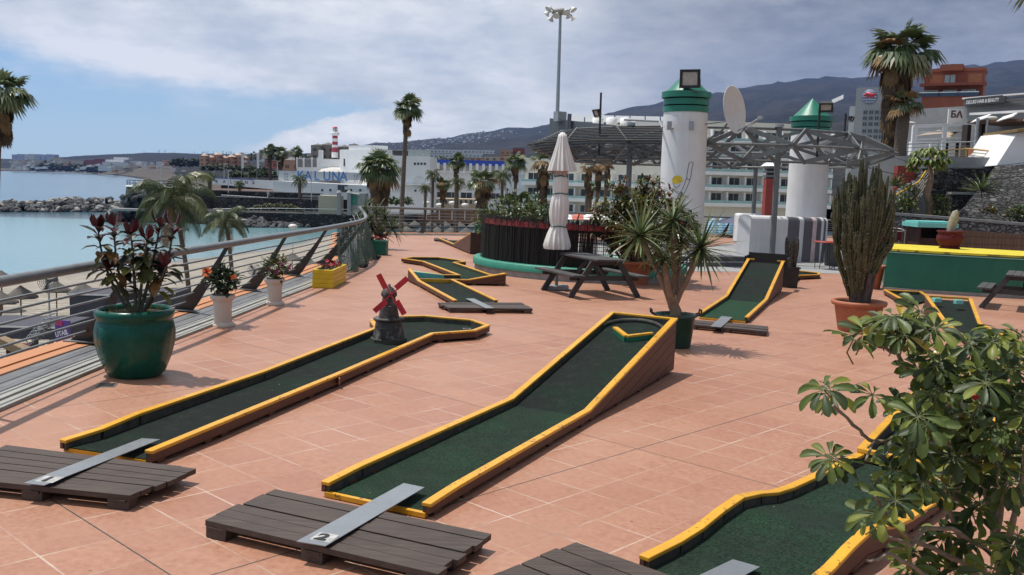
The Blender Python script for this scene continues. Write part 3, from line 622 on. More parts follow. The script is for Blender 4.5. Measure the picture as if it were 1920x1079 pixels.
dq = fl(200, 723); fd = thing('floor_drain', 'small dark grated drain in the tiles beside the big green pot', 'drain', dq, R(12), floor=True); mb = MB(); mb.box((0, 0, .003), (.17, .17, .006)); mb.build('frame', GREYM, fd)
mb = MB(); mb.box((0, 0, .005), (.14, .14, .006)); mb.build('grate', BLK, fd)
# ------------------------------------------------------------------ windmill
wm = thing('windmill', 'small dark stone windmill with four red sails standing on the long lane', 'windmill', (-1.56, 11.95, .047), floor='up')
WST = mat('painted_black_stonework', (.040, .036, .034), .6, var=.5, sc=10, bmp=.7, bsc=26, dirt=.75, dcol=(.30, .29, .29), dsc=11)
mb = MB(); mb.lathe([(.235, 0), (.235, .045), (.225, .05)], 8, smooth=False); mb.build('plinth', mat('mossy_plinth', (.05, .055, .04), .8, dirt=.4), wm)
mb = MB(); mb.lathe([(.205, .05), (.2, .08), (.17, .24), (.165, .28)], 16); mb.build('base', WST, wm)
mb = MB(); mb.lathe([(.165, .268), (.2, .285), (.2, .305), (.19, .31), (.12, .312)], 16); mb.build('gallery', WST, wm)
mb = MB(); mb.lathe([(.135, .31), (.115, .42), (.085, .56), (.08, .58)], 16); mb.build('tower', WST, wm)
mb = MB(); mb.lathe([(.085, .575), (.105, .60), (.10, .64), (.06, .69), (.02, .715), (.02, .74), (.001, .745)], 14); mb.build('cap', WST, wm)
mb = MB(); mb.box((.03, -.155, .40), (.07, .05, .09)); mb.box((.03, -.15, .455), (.04, .05, .04)); mb.box((-.02, -.195, .13), (.10, .04, .13)); mb.build('doorway', WST, wm)
mb = MB(); mb.tube([(.03, -.08, .63), (.05, -.20, .63)], .014, 8); hub = mb.build('sail_axle', RED, wm)
for k, (ddx, ddz) in enumerate(((-.20, .38), (.30, .27), (.24, -.40), (-.27, -.24))):
    d = Vector((ddx, 0, ddz)).normalized(); sd_ = Vector((-d.z, 0, d.x)); c0 = Vector((.05, -.20, .63)); Ls = .30; mb = MB()
    mb.bar(c0, c0+d*Ls, .016, .012, up=(0, 1, 0))
    a = c0+d*.10+Vector((0, .0, 0)); 
    for sgn in (0,):
        p0, p1, p2, p3 = a-sd_*.012, a+sd_*.058, c0+d*Ls+sd_*.058, c0+d*Ls-sd_*.012
        mb.add([p0, p1, p2, p3]+[p+Vector((0, .008, 0)) for p in (p0, p1, p2, p3)], [(0, 1, 2, 3), (7, 6, 5, 4), (0, 4, 5, 1), (1, 5, 6, 2), (2, 6, 7, 3), (3, 7, 4, 0)])
    mb.build('sail', RED, wm)
# ------------------------------------------------------------------ leaves and plants
def leafq(mb, p, d, up, L, W, mi=0, droop=.25, fold=.25, wide=.5):
    """one leaf: six faces folded along the midrib, drooping to the tip"""
    p = Vector(p); d = Vector(d).normalized(); up = Vector(up); s = d.cross(up)
    if s.length < 1e-4: s = d.cross(Vector((1, .3, 0)))
    s.normalize(); n = s.cross(d)
    sp = [p, p+d*(L*.36)+n*(.03*L), p+d*(L*.72)-n*(droop*.35*L), p+d*L-n*(droop*L)]
    w1, w2 = W*(.42 if wide >= .5 else .5), W*(.5 if wide >= .5 else .34)
    f = n*(fold*W*.5)
    vs = sp+[sp[1]-s*w1+f, sp[2]-s*w2+f, sp[1]+s*w1+f, sp[2]+s*w2+f]
    mb.add(vs, [(0, 1, 4), (1, 2, 5, 4), (2, 3, 5), (0, 6, 1), (1, 6, 7, 2), (2, 7, 3)], mi, False)
def blade_leaf(mb, p, d, L, W, mi=0, droop=.3, seg=4):
    """sword leaf: narrow strip folded along its middle, bending under its weight"""
    p = Vector(p); d = Vector(d).normalized(); s = d.cross(Vector((0, 0, 1)))
    if s.length < 1e-3: s = Vector((1, 0, 0))
    s.normalize(); q = p.copy(); vs = []; dd = d.copy()
    for i in range(seg+1):
        t_ = i/seg; w_ = W*(.6+.8*t_)*(1-t_)**.55*(1.0) if i < seg else .001
        if i == 0: w_ = W*.6
        n = s.cross(dd); vs += [q-s*w_/2+n*w_*.22, q.copy(), q+s*w_/2+n*w_*.22]
        q = q+dd*(L/seg); dd = (dd+Vector((0, 0, -droop/seg*(1+t_)))).normalized()
    fs = []
    for i in range(seg):
        k = i*3; fs += [(k, k+1, k+4, k+3), (k+1, k+2, k+5, k+4)]
    mb.add(vs, fs, mi, False)
def sphere_dir(g, zmin=-1., zmax=1.):
    z = g.uniform(zmin, zmax); a = g.uniform(0, 2*PI); r_ = math.sqrt(max(0, 1-z*z)); return Vector((r_*math.cos(a), r_*math.sin(a), z))
def rosette(mb, p, g, n, L, W, mis, zmin=-.75, droop=.35, axis=None):
    for i in range(n):
        z = lerp(.98, zmin, (i+.5)/n)+g.uniform(-.08, .08); z = max(-.95, min(.98, z)); a = i*2.39996+g.uniform(-.25, .25); r_ = math.sqrt(1-z*z)
        blade_leaf(mb, p, (r_*math.cos(a), r_*math.sin(a), z), L*g.uniform(.8, 1.1), W, g.choice(mis), droop*g.uniform(.4, 1.3))
YUC = leaf('yucca_leaf', (.072, .112, .036), .4); YUC2 = leaf('yucca_leaf_pale', (.145, .18, .07), .4); YUCD = leaf('yucca_leaf_dark', (.02, .04, .018), .45)
CRR = leaf('croton_leaf_red', (.055, .010, .014), .35); CRD = leaf('croton_leaf_dark', (.022, .022, .014), .35); CRO = leaf('croton_leaf_bronze', (.15, .07, .02), .4); CRG = leaf('croton_leaf_olive', (.075, .085, .025), .35)
BGN = leaf('bush_leaf_green', (.035, .065, .018), .4); BYL = leaf('bush_leaf_yellow', (.17, .16, .035), .4); BRD = leaf('bush_leaf_red', (.12, .028, .022), .4)
MAG = leaf('magenta_petal', (.30, .012, .16), .5); ORF = leaf('orange_petal', (.72, .16, .03), .5); REDF = leaf('red_petal', (.42, .012, .02), .5); WHF = leaf('white_petal', (.62, .55, .55), .5)
STEMG = mat('green_brown_stem', (.085, .085, .06), .8, var=.3, sc=12, bmp=.3, bsc=30)
def local(root, pw): return root.matrix_world.inverted() @ Vector(pw)
def potted(label, base, cat='potted plant', group=None): return thing('potted_plant', label, cat, base, floor='up', group=group)
def soil(root, r, z):
    mb = MB(); mb.lathe([(r, z), (r*.6, z+.015), (.001, z+.02)], 20); mb.build('soil', SOIL, root)
# --- glazed green pot with a croton
GP = fl(255, 703); rt = potted('big glossy green glazed pot with tall dark red leaved croton by the railing', GP)
mb = MB(); mb.lathe([(.24, 0), (.285, .04), (.35, .20), (.388, .36), (.392, .46), (.372, .555), (.355, .585), (.372, .60), (.385, .635), (.385, .665), (.365, .69), (.345, .69), (.335, .66), (.335, .60)], 64, flute=.0)
for k in range(len(mb.v)):
    x, y, z = mb.v[k]
    if .12 < z < .54:
        a = math.atan2(y, x); f = 1-.035*(max(0, math.sin((z-.12)/.42*PI))**.5)*min(1, max(0, math.cos(8*a+.7)*3+1.2)); mb.v[k] = (x*f, y*f, z)
mb.build('pot', GLAZE, rt); soil(rt, .335, .635)
g = random.Random(3); st = MB(); lf = MB(); gr = MB()
for i in range(120):
    a = g.uniform(0, 6.28); r_ = .32*math.sqrt(g.random()); blade_leaf(gr, (r_*math.cos(a), r_*math.sin(a), .645), (g.uniform(-.5, .5), g.uniform(-.5, .5), 1), g.uniform(.04, .10), .006, 0, .8, 3)
gr.build('grass', [BYL, BGN], rt)
tops = [((245, 560), (192, 520), (184, 430)), ((248, 560), (215, 520), (214, 425)), ((255, 560), (250, 480), (246, 440)), ((262, 560), (290, 490), (300, 420)), ((268, 560), (318, 525), (324, 425)), ((258, 560), (270, 500), (276, 450)), ((250, 570), (215, 520), (205, 505)), ((266, 565), (305, 520), (312, 500))]
for i, tp in enumerate(tops):
    jy = g.uniform(-.22, .22); pts = []
    for j, (x, y) in enumerate(tp): pts.append(local(rt, at(x, y, tw(GP).y+jy*(j/2)))+Vector((0, 0, 0)))
    pts[0].z = .64; P0, P1, P2 = pts; path = [((P0*(1-s)+P1*s)*(1-s)+(P1*(1-s)+P2*s)*s) for s in [k/8 for k in range(9)]]
    st.tube(path, [lerp(.019, .008, k/8) for k in range(9)], 7)
    nl = 20 if i < 6 else 10
    for k in range(nl):
        s = lerp(.34, 1.0, (k/nl)**.75); j = min(7, int(s*8)); p = path[j].lerp(path[j+1], s*8-j); a = k*2.4+g.uniform(-.4, .4)
        topb = s > .84; L_ = g.uniform(.15, .22)*(.95 if topb else 1.15 if s < .6 else .95); zz_ = g.uniform(.15, 1.0) if topb else g.uniform(-.35, .4)
        d = Vector((math.cos(a), math.sin(a), zz_)); mi = (g.choice([0, 0, 0, 1]) if s > .82 else g.choice([1, 1, 2, 3, 3, 3]) if s > .5 else g.choice([3, 3, 3, 2, 4]))
        leafq(lf, p, d, (0, 0, 1), L_*1.1, L_*.47, mi, g.uniform(.1, .5), .35)
    for k in range(4):
        a = g.uniform(0, 6.28); leafq(lf, P2, (math.cos(a)*.75, math.sin(a)*.75, 1), (math.cos(a), math.sin(a), 0), .17, .07, 0, .2, .4)
st.build('stem', STEMG, rt); lf.build('foliage', [CRR, CRD, CRO, CRG, BYL], rt)
# --- fluted urns
def urn(label, base, h):
    r = thing('potted_plant', label, 'potted plant', base, floor='up', group='white fluted urns with flowers along the kerb')
    mb = MB(); s = h/.47
    mb.lathe([(.165, 0), (.165, .03), (.14, .045), (.125, .06)], 32); mb.lathe([(.122, .055), (.118, .2), (.128, .36)], 72, flute=.035, nf=18); mb.lathe([(.128, .355), (.15, .375), (.172, .40), (.176, .44), (.165, .45), (.15, .45), (.148, .40)], 32)
    for k in range(len(mb.v)): x, y, z = mb.v[k]; mb.v[k] = (x*s, y*s, z*s)
    mb.build('urn', URNM, r); soil(r, .148*s, .41*s); return r
def bushy(root, c, rad, n, L, mats, wts, g, wide=.5, sq=(1, 1, .9), name='foliage', stems=8, z0=0., up=.35):
    mb = MB(); c = Vector(c); sm = MB()
    for i in range(stems):
        d = sphere_dir(g, .1, 1); e = c+Vector((d.x*rad*.85*sq[0], d.y*rad*.85*sq[1], d.z*rad*.85*sq[2]-.1*rad)); b0 = Vector((c.x+d.x*.02, c.y+d.y*.02, z0)); sm.tube([b0, b0.lerp(e, .5)+sphere_dir(g)*rad*.1, e], [.008, .006, .003], 5)
    for i in range(n):
        d = sphere_dir(g); r_ = rad*g.uniform(.35, 1.08)*(1+.25*math.sin(d.x*5+d.y*4+1)); p = c+Vector((d.x*r_*sq[0], d.y*r_*sq[1], d.z*r_*sq[2]))
        dd = (d+sphere_dir(g)*.8+Vector((0, 0, up))).normalized(); l_ = L*g.uniform(.65, 1.2)
        leafq(mb, p, dd, (g.uniform(-.5, .5), g.uniform(-.5, .5), 1), l_, l_*wide, g.choices(range(len(mats)), wts)[0], g.uniform(0, .5), .3)
    if stems: sm.build('stem', STEMG, root)
    return mb.build(name, mats, root)
def flower(mb, p, r, mi, d, g, n=5):
    d = Vector(d).normalized(); a = d.orthogonal().normalized(); b_ = d.cross(a)
    for k in range(n):
        an = 2*PI*k/n; e = (a*math.cos(an)+b_*math.sin(an)); leafq(mb, Vector(p), e+d*.5, d, r, r*.75, mi, .25, .2)
U1 = fl(418, 611); r1 = urn('white fluted urn with an orange hibiscus flower, nearest the big green pot', U1, .455)
g = random.Random(5); bushy(r1, (.02, 0, .64), .19, 420, .085, [BGN, YUCD, CRD], [4, 4, 1], g, .55, z0=.42)
fm = MB(); p = local(r1, at(389, 511, tw(U1).y-.12)); flower(fm, p, .085, 0, (-.2, -1, .35), g); q = local(r1, at(438, 521, tw(U1).y-.14)); flower(fm, q, .05, 0, (.3, -1, .2), g); flower(fm, p+Vector((0, -.03, .01)), .03, 1, (0, -1, .2), g); fm.build('flower', [ORF, REDF], r1)
U2 = fl(515, 571); r2 = urn('white fluted urn with purple bougainvillea, farther along the kerb', U2, .45)
g = random.Random(6); bushy(r2, (.04, 0, .62), .22, 380, .065, [BGN, BYL, CRO, YUC], [4, 2, 1, 2], g, .6, z0=.42)
fm = MB()
for x, y in ((529, 494), (541, 500), (542, 505), (527, 499), (533, 492), (546, 498), (508, 505), (520, 511)): flower(fm, local(r2, at(x, y, tw(U2).y-.1+g.uniform(-.12, .12))), .045, 0, sphere_dir(g), g, 4)
fm.build('flower', [MAG], r2)
# --- rectangular planters
def planter(label, a, b_, wd, h, m_, seed, fl_, nfl):
    """rustic slab planter from corner a to corner b (long front side), wd deep"""
    a = V2(*a); b_ = V2(*b_); e = (b_-a).normalized(); n = V2(-e.y, e.x); c0 = (a+b_)/2+n*wd/2; L_ = (b_-a).length
    r = thing('planter', label, 'flower planter', (c0.x, c0.y, 0), math.atan2(e.y, e.x), floor=True); gg = random.Random(seed)
    mb = MB()
    for k in range(4):
        z = h*(k+.5)/4; hh = h/4+.002
        for s in (-1, 1):
            mb.box((0, s*(wd/2-.025), z), (L_+gg.uniform(-.01, .012), .05+gg.uniform(0, .012), hh)); mb.box((s*(L_/2-.025), 0, z), (.05+gg.uniform(0, .012), wd+gg.uniform(-.01, .012), hh))
    o = mb.build('box', m_, r, bev=.014)
    mb = MB(); mb.box((0, 0, h-.05), (L_-.08, wd-.08, .03)); mb.build('soil', SOIL, r)
    lf = MB(); fm = MB()
    for i in range(200): leafq(lf, (gg.uniform(-.42, .42)*L_, gg.uniform(-.4, .4)*wd, h-.03+gg.uniform(0, .07)), sphere_dir(gg, -.1, 1), (0, 0, 1), .055, .032, gg.choice([0, 1]), .3, .2)
    for i in range(nfl): flower(fm, (gg.uniform(-.38, .38)*L_, gg.uniform(-.38, .38)*wd, h+gg.uniform(.0, .10)), .045, gg.randrange(len(fl_)), sphere_dir(gg, .2, 1), gg)
    lf.build('foliage', [BGN, YUCD], r); fm.build('flower', fl_, r); return r
planter('yellow slab planter with red flowers standing on the kerb', (-3.45, 17.92), (-3.45, 19.35), .40, .36, YPOT, 1, [REDF, REDF, CRR], 26)
planter('small dark green slab planter with red and white flowers beside the net', (-4.28, 26.8), (-3.66, 26.8), .45, .42, GRN, 2, [REDF, WHF, REDF], 30)
# --- spiky plant behind the green planter
dp = fl(713, 467); rt = potted('dark pot with a tall clump of sword leaved dracaena at the railing corner', dp)
mb = MB(); mb.lathe([(.15, 0), (.19, .45), (.20, .47), (.18, .47), (.17, .42)], 24); mb.build('pot', BLKPOT, rt); soil(rt, .17, .42)
g = random.Random(9); sm = MB(); lf = MB()
for (x, y, nn_, L_) in ((690, 415, 40, .62), (705, 400, 36, .6), (722, 410, 44, .62), (735, 430, 40, .62), (715, 440, 34, .55), (684, 390, 18, .62), (698, 432, 30, .5)):
    e = local(rt, at(x, y, tw(dp).y+g.uniform(-.25, .3))); sm.tube([(0, 0, .42), (e.x*.4, e.y*.4, e.z*.6), e], [.04, .03, .025], 7); rosette(lf, e, g, nn_, L_, .045, [0, 0, 1, 2, 2], -.8, .5)
sm.build('stem', BARKL, rt); lf.build('foliage', [YUC, YUC2, YUCD], rt)
# --- yucca in a green bucket
YB = fl(1264, 650); rt = potted('branching yucca with four spiky heads in a dark green bucket with handles', YB)
mb = MB(); mb.lathe([(.215, 0), (.225, .02), (.27, .42), (.295, .43), (.295, .46), (.265, .46), (.255, .40)], 36)
mb.build('bucket', DGPOT, rt)
for s in (-1, 1):
    mb = MB(); mb.tube([(s*.285, -.07, .45), (s*.34, -.07, .47), (s*.345, -.07, .52), (s*.345, .07, .52), (s*.34, .07, .47), (s*.285, .07, .45)], .014, 7); mb.build('handle', BLKPOT, rt)
soil(rt, .255, .41); g = random.Random(11); sm = MB(); lf = MB(); Y0 = tw(YB).y
fork = local(rt, at(1262, 572, Y0)); sm.tube([(0, 0, .40), (0, 0, .5), fork], [.085, .08, .075], 12)
for (x, y, dy_, nn_, L_, mid) in ((1200, 442, -.05, 74, .62, (1238, 520)), (1262, 414, .12, 64, .50, (1264, 500)), (1314, 466, -.1, 74, .60, (1288, 525)), (1244, 488, -.25, 34, .34, (1254, 545)), (1276, 455, .3, 44, .42, (1270, 520)), (1232, 470, .25, 34, .40, (1250, 535))):
    e = local(rt, at(x, y, Y0+dy_)); mm = local(rt, at(mid[0], mid[1], Y0+dy_*.6)); sm.tube([fork-Vector((0, 0, .04)), fork.lerp(mm, .5), mm, mm.lerp(e, .6), e], [.06, .046, .042, .038, .034], 9)
    rosette(lf, e, g, nn_, L_, .046, [0, 0, 1, 1, 2], -.85, .22)
sm.build('stem', BARKL, rt); lf.build('foliage', [YUC, YUC2, YUCD], rt)
# --- tall cactus in a terracotta pot
CB = fl(1607, 621); rt = potted('big terracotta pot with a tall dark candelabra cactus of many stems', CB)
mb = MB(); mb.lathe([(.30, 0), (.31, .03), (.385, .44)], 72, flute=.012, nf=36); mb.lathe([(.385, .43), (.43, .44), (.445, .47), (.44, .51), (.40, .515), (.375, .50), (.37, .42)], 48); mb.build('pot', TERRA, rt); soil(rt, .375, .44)
CACT = mat('cactus_skin', (.062, .066, .026), .6, var=.55, sc=5, bmp=.3, bsc=40, dirt=.7, dcol=(.075, .05, .038), dsc=6); CACTB = mat('cactus_corky_base', (.075, .055, .048), .85, var=.35, sc=8, bmp=.5, bsc=25, dirt=.4); SPN = mat('pale_spines', (.30, .27, .22), .8)
g = random.Random(12); cm = MB(); sp_ = MB(); tk = MB()
def cstem(path, r0, r1):
    n = 10; N = len(path); vs = []
    for i, p in enumerate(path):
        rr = lerp(r0, r1, i/(N-1))*(1+.12*math.sin(i*2.1))
        if i == N-1: rr *= .35
        for k in range(n):
            a = 2*PI*k/n; q = rr*(1.25 if k % 2 else .62); vs.append(p+Vector((math.cos(a)*q, math.sin(a)*q, 0)))
    cm.add(vs, [(i*n+k, i*n+(k+1) % n, (i+1)*n+(k+1) % n, (i+1)*n+k) for i in range(N-1) for k in range(n)]+[tuple(range((N-1)*n, N*n))], 0, False)
    for i in range(N-1):
        for k in range(0, 5):
            if g.random() < .5:
                p = path[i].lerp(path[i+1], g.random()); a = 2*PI*(2*k+1)/n; q = lerp(r0, r1, i/(N-1))*1.25; c0 = p+Vector((math.cos(a)*q, math.sin(a)*q, 0)); sp_.box(c0, (.013, .013, .009), a)
for i in range(15):
    a = i*2.4; r_ = .06+.15*math.sqrt(i/15); b0 = Vector((math.cos(a)*r_*.6, math.sin(a)*r_*.6, .44)); b1 = Vector((math.cos(a)*r_*1.0, math.sin(a)*r_, .95+g.uniform(-.1, .15)))
    tk.tube([b0, b0.lerp(b1, .5), b1], [.052, .048, .042], 8)
for i in range(140):
    a = g.uniform(0, 6.28); r_ = math.sqrt(g.random()); top_r = .50*r_; H_ = 2.70-.62*r_**2.2+g.uniform(-.55, .2); z0 = .55+.75*r_*g.random()+.15*g.random()
    b0 = Vector((math.cos(a)*.17*r_, math.sin(a)*.17*r_, z0)); e = Vector((math.cos(a)*top_r*1.03, math.sin(a)*top_r*1.03, H_)); mid = Vector((math.cos(a)*lerp(.17*r_, top_r, .92), math.sin(a)*lerp(.17*r_, top_r, .92), lerp(z0, H_, .38)))
    N = 11; path = [((b0*(1-s)+mid*s)*(1-s)+(mid*(1-s)+e*s)*s)+Vector((g.uniform(-.012, .012), g.uniform(-.012, .012), 0)) for s in [k/N for k in range(N+1)]]
    cstem(path, .03, .026)
tk.build('trunk', CACTB, rt); cm.build('stem', CACT, rt); sp_.build('spines', SPN, rt)
# --- small planters
DC = fl(1478, 539); rt = potted('dark square planter with a small brown cactus behind the steep ramp', DC)
mb = MB(); mb.box((0, 0, .25), (.34, .34, .5), 0, taper=(1.15, 1.15)); mb.box((0, 0, .49), (.44, .44, .04)); mb.build('pot', BLKPOT, rt, bev=.01); mb = MB(); g = random.Random(4); cm = MB(); sp_ = MB()
for i in range(16):
    a = g.uniform(0, 6.28); r_ = .13*math.sqrt(g.random()); h_ = g.uniform(.5, .8); cstem([Vector((math.cos(a)*r_*(1+.6*k/6), math.sin(a)*r_*(1+.6*k/6), .5+h_*k/6)) for k in range(7)], .03, .022)
cm.build('stem', mat('brown_cactus', (.05, .042, .032), .8, var=.4, sc=8), rt); sp_.build('spines', SPN, rt)
TB = fl(1186, 531); rt = potted('terracotta pot with a big red and yellow croton bush behind the picnic table', TB)
mb = MB(); mb.lathe([(.36, 0), (.36, .03), (.43, .46), (.48, .47), (.49, .54), (.45, .55), (.43, .48)], 40); mb.build('pot', TERRA, rt); soil(rt, .43, .5)
g = random.Random(21); sm = MB(); lf = MB(); CBm = [BGN, BYL, BRD, CRO, CRG]
for i in range(64):
    d = sphere_dir(g, -.05, 1); e = Vector((d.x*1.22+.18, d.y*.95, 1.15+d.z*1.2)); m_ = Vector((d.x*.35, d.y*.35, .5+d.z*.7)); sm.tube([(d.x*.1, d.y*.1, .5), m_, e], [.018, .013, .006], 5)
    for k in range(5):
        q = m_.lerp(e, .4+.16*k)+sphere_dir(g)*.14; pal = g.choice([(0, 1, 4), (2, 3, 0), (1, 4, 1), (2, 2, 1), (0, 4, 0), (1, 0, 4), (1, 3, 4)])
        for j in range(17): dd = sphere_dir(g, -.35, 1); leafq(lf, q+dd*.03, dd, (0, 0, 1), g.uniform(.12, .20), .05, g.choice(pal), g.uniform(.1, .6), .3)
sm.build('stem', BARKL, rt); lf.build('foliage', CBm, rt)
T2 = fl(1632, 541); rt = potted('plain terracotta pot half hidden behind the tall cactus', T2)
mb = MB(); mb.lathe([(.22, 0), (.23, .03), (.30, .52), (.34, .53), (.34, .60), (.31, .60), (.29, .55)], 32); mb.build('pot', TERRA, rt); soil(rt, .29, .55)
# ------------------------------------------------------------------ picnic tables and parasol
def picnic(label, c0, ang):
    r = thing('picnic_table', label, 'picnic table', (c0[0], c0[1], 0), ang, floor=True, group='dark wooden picnic tables'); g = random.Random(int(c0[0]*10))
    # local x along the length (1.7 m), benches at +-y
    mb = MB()
    for k in range(5): mb.box((0, (k-2)*.145, .765), (1.75+g.uniform(-.01, .01), .138, .04))
    mb.build('tabletop', PICG, r, bev=.005)
    for s in (-1, 1):
        mb = MB()
        for k in range(2): mb.box((0, s*(.66+k*.145), .45), (1.75, .138, .04))
        mb.build('bench', PICG, r, bev=.005)
    for x in (-.62, .62):
        for s in (-1, 1):
            mb = MB(); mb.bar((x, s*.28, .745), (x, s*.78, .0), .045, .11, up=(0, 1, 0)); mb.build('leg', PICN, r)
        mb = MB(); mb.bar((x+.045, -.78, .39), (x+.045, .78, .39), .04, .10); mb.build('bench_beam', PICN, r); mb = MB(); mb.bar((x+.045, -.36, .70), (x+.045, .36, .70), .04, .09); mb.build('top_beam', PICN, r)
    for s in (-1, 1):
        mb = MB(); mb.bar((s*.58, 0, .42), (s*.12, 0, .72), .04, .08); mb.build('brace', PICN, r)
    return r
def midp(*ps): v_ = [fl(*p) for p in ps]; return sum(v_, Vector())/len(v_)
c0 = midp((1064, 560), (1195, 559), (1022, 543), (1142, 546)); picnic('dark picnic table beside the closed parasol, in the middle of the terrace', (c0.x, c0.y), math.atan2(.95, -.42))
q = fl(1838, 578); picnic('dark picnic table cut off by the right edge of the view, before the green stage', (q.x+.99, q.y+.15), R(60))
pb = fl(1043, 543); rt = thing('parasol', 'closed off-white canvas parasol tied with green cords beside the picnic table', 'parasol', pb, floor='up')
mb = MB(); mb.tube([(0, 0, .1), (.02, 0, 3.25)], .024, 10); mb.build('pole', BLK, rt); mb = MB(); mb.box((0, 0, .05), (.5, .5, .07)); mb.tube([(0, 0, .08), (0, 0, .42)], .034, 10); mb.build('base', CONC, rt)
def folds(prof, n=96, nf=13, seed=0, mi=0):
    g_ = random.Random(seed); mb = MB(); vs = []; ph = [g_.uniform(0, 6.28) for _ in range(4)]
    for i, (z, r_, amp, ox_) in enumerate(prof):
        for k in range(n):
            a = 2*PI*k/n; f = 1+amp*1.25*(.6*math.sin(nf*a+ph[0]+z*.8+.9*math.sin(2*a+ph[3]+z))+.4*math.sin((nf-5)*a+ph[1]-z*1.7)+.25*math.sin(2*a+ph[2]+z*3)); vs.append((ox_+r_*f*math.cos(a), r_*f*math.sin(a), z))
    mb.add(vs, [(i*n+k, i*n+(k+1) % n, (i+1)*n+(k+1) % n, (i+1)*n+k) for i in range(len(prof)-1) for k in range(n)], mi, True); return mb
pr = [(.86, .23, .20, -.01), (.93, .25, .17, -.01), (1.05, .235, .12, -.01), (1.2, .195, .10, -.01), (1.32, .155, .10, 0), (1.36, .15, .06, 0), (1.42, .17, .08, 0), (1.6, .195, .08, 0), (1.8, .195, .08, .01), (1.95, .165, .07, .01), (2.02, .145, .05, .015), (2.08, .155, .07, .015), (2.2, .165, .07, .02), (2.32, .15, .06, .02), (2.4, .12, .04, .02)]
folds(pr, seed=1).build('canopy', CANV, rt)
folds([(2.38, .10, .1, .02), (2.5, .135, .12, .02), (2.62, .12, .1, .02)], seed=4).build('inner_canopy', CANVU, rt)
folds([(2.50, .265, .17, .03), (2.56, .255, .15, .03), (2.8, .19, .12, .03), (3.05, .125, .09, .03), (3.2, .095, .06, .03), (3.26, .085, .02, .03), (3.265, .06, 0, .03), (3.29, .055, 0, .03), (3.31, .0, 0, .03)], seed=2).build('top_valance', CANV, rt)
CORD = mat('green_cord', (.03, .11, .08), .8)
for z, r_ in ((1.34, .165), (2.03, .158), (2.39, .128)):
    mb = MB(); mb.tube([(.01+r_*math.cos(a), r_*math.sin(a), z+.01*math.sin(3*a)) for a in [2*PI*k/24 for k in range(25)]], .012, 6); mb.build('cord', CORD, rt)
# ------------------------------------------------------------------ round enclosure with brushwood fence
FC = V2(1.72, 24.3); FR = 2.62
fn = thing('brushwood_fence', 'dark round brushwood fence on a green plinth with a red trim behind the picnic table', 'fence', (FC.x, FC.y, 0), floor=True)
m, t, b = newmat('brushwood'); BRUSH = m; c = obj_co(t); sxy = nd(t, 'ShaderNodeSeparateXYZ', {0: c}).outputs; an = mth(t, 'ARCTAN2', sxy[1], sxy[0])
vv = nd(t, 'ShaderNodeCombineXYZ', {0: mth(t, 'MULTIPLY', an, 120.), 1: mth(t, 'MULTIPLY', sxy[2], 2.2), 2: 0.}).outputs[0]; n_ = noi(t, vv, 1.0, 5, .7)
t.links.new(mixc(t, rng(t, n_, .35, .75), (.002, .0018, .0018), (.017, .013, .011)), b.inputs['Base Color']); b.inputs['Roughness'].default_value = .85; bump(t, b, n_, .9, .02)
LED = mat('grey_plinth_tiles', (.26, .245, .235), .7, var=.2, sc=6, dirt=.4)
mb = MB(); NA = 96; mb.lathe([(FR+.10, .0), (FR+.10, .16)], NA); mb.build('tiled_base', LED, fn)
mb = MB(); mb.lathe([(FR+.15, .155), (FR+.15, .30), (FR+.12, .325), (FR-.25, .325), (FR-.25, .16)], NA); mb.build('green_plinth', mat('green_plinth_paint', (.03, .22, .155), .5, dirt=.3, dcol=(.05, .14, .11), dsc=3), fn)
# twigs as real vertical strips; dense on the left, open lattice on the right
g = random.Random(31); tw_ = MB(); bk_ = MB()
def pol(r_, a, z): return Vector((r_*math.cos(a), r_*math.sin(a), z))
A0_, A1_, A2_ = R(175), R(268), R(348)       # left end, change to lattice, right end
a = A0_
while a < A1_+.12:
    den = 1 if a < A1_-.25 else .8
    if g.random() < den:
        w_ = g.uniform(.006, .012); z1 = 1.38+g.uniform(-.04, .07); z0_ = .33+g.uniform(-.02, .03); rr = FR-.05+g.uniform(-.03, .03); ta = g.uniform(-.006, .006)
        tw_.add([pol(rr, a-w_/FR/1.2, z0_), pol(rr, a+w_/FR/1.2, z0_), pol(rr+.006, a+w_/FR/1.2+ta, z1), pol(rr+.006, a-w_/FR/1.2+ta, z1)], [(0, 1, 2, 3)])
    a += .0028
def arc(mb, r0, r1, a0, a1, z0_, z1, n=60, mi=0):
    vs = []; 
    for k in range(n+1):
        a = lerp(a0, a1, k/n)
        for r_, z in ((r0, z0_), (r1, z0_), (r1, z1), (r0, z1)): vs.append(pol(r_, a, z))
    fs = [(k*4+i, k*4+4+i, k*4+4+(i+1) % 4, k*4+(i+1) % 4) for k in range(n) for i in range(4)]
    mb.add(vs, fs+[(0, 1, 2, 3), (n*4+3, n*4+2, n*4+1, n*4)], mi)
arc(bk_, FR-.11, FR-.085, A0_, A1_-.12, .33, 1.33)
tw_.build('brushwood', BRUSH, fn); bk_.build('backing', BRUSH, fn)
lt = MB(); arc(lt, FR-.11, FR-.05, A1_-.12, A2_, .33, .52); arc(lt, FR-.11, FR-.05, A1_-.12, A2_, 1.13, 1.19)
for k in range(7): arc(lt, FR-.085, FR-.07, A1_-.12, A2_, .56+k*.085, .566+k*.085+g.uniform(.004, .012))
a = A1_-.12
while a < A2_:
    tw_z = g.uniform(-.03, .03); wd = g.choice([.004, .006, .009, .02])/FR; lt.add([pol(FR-.07, a, .45), pol(FR-.07, a+wd, .45), pol(FR-.07+g.uniform(-.01, .01), a+wd+tw_z*.3, 1.16), pol(FR-.07, a+tw_z*.3, 1.16)], [(0, 1, 2, 3)]); a += g.uniform(.008, .024)
lt.build('lattice', BRUSH, fn)
rd = MB(); a = R(196)
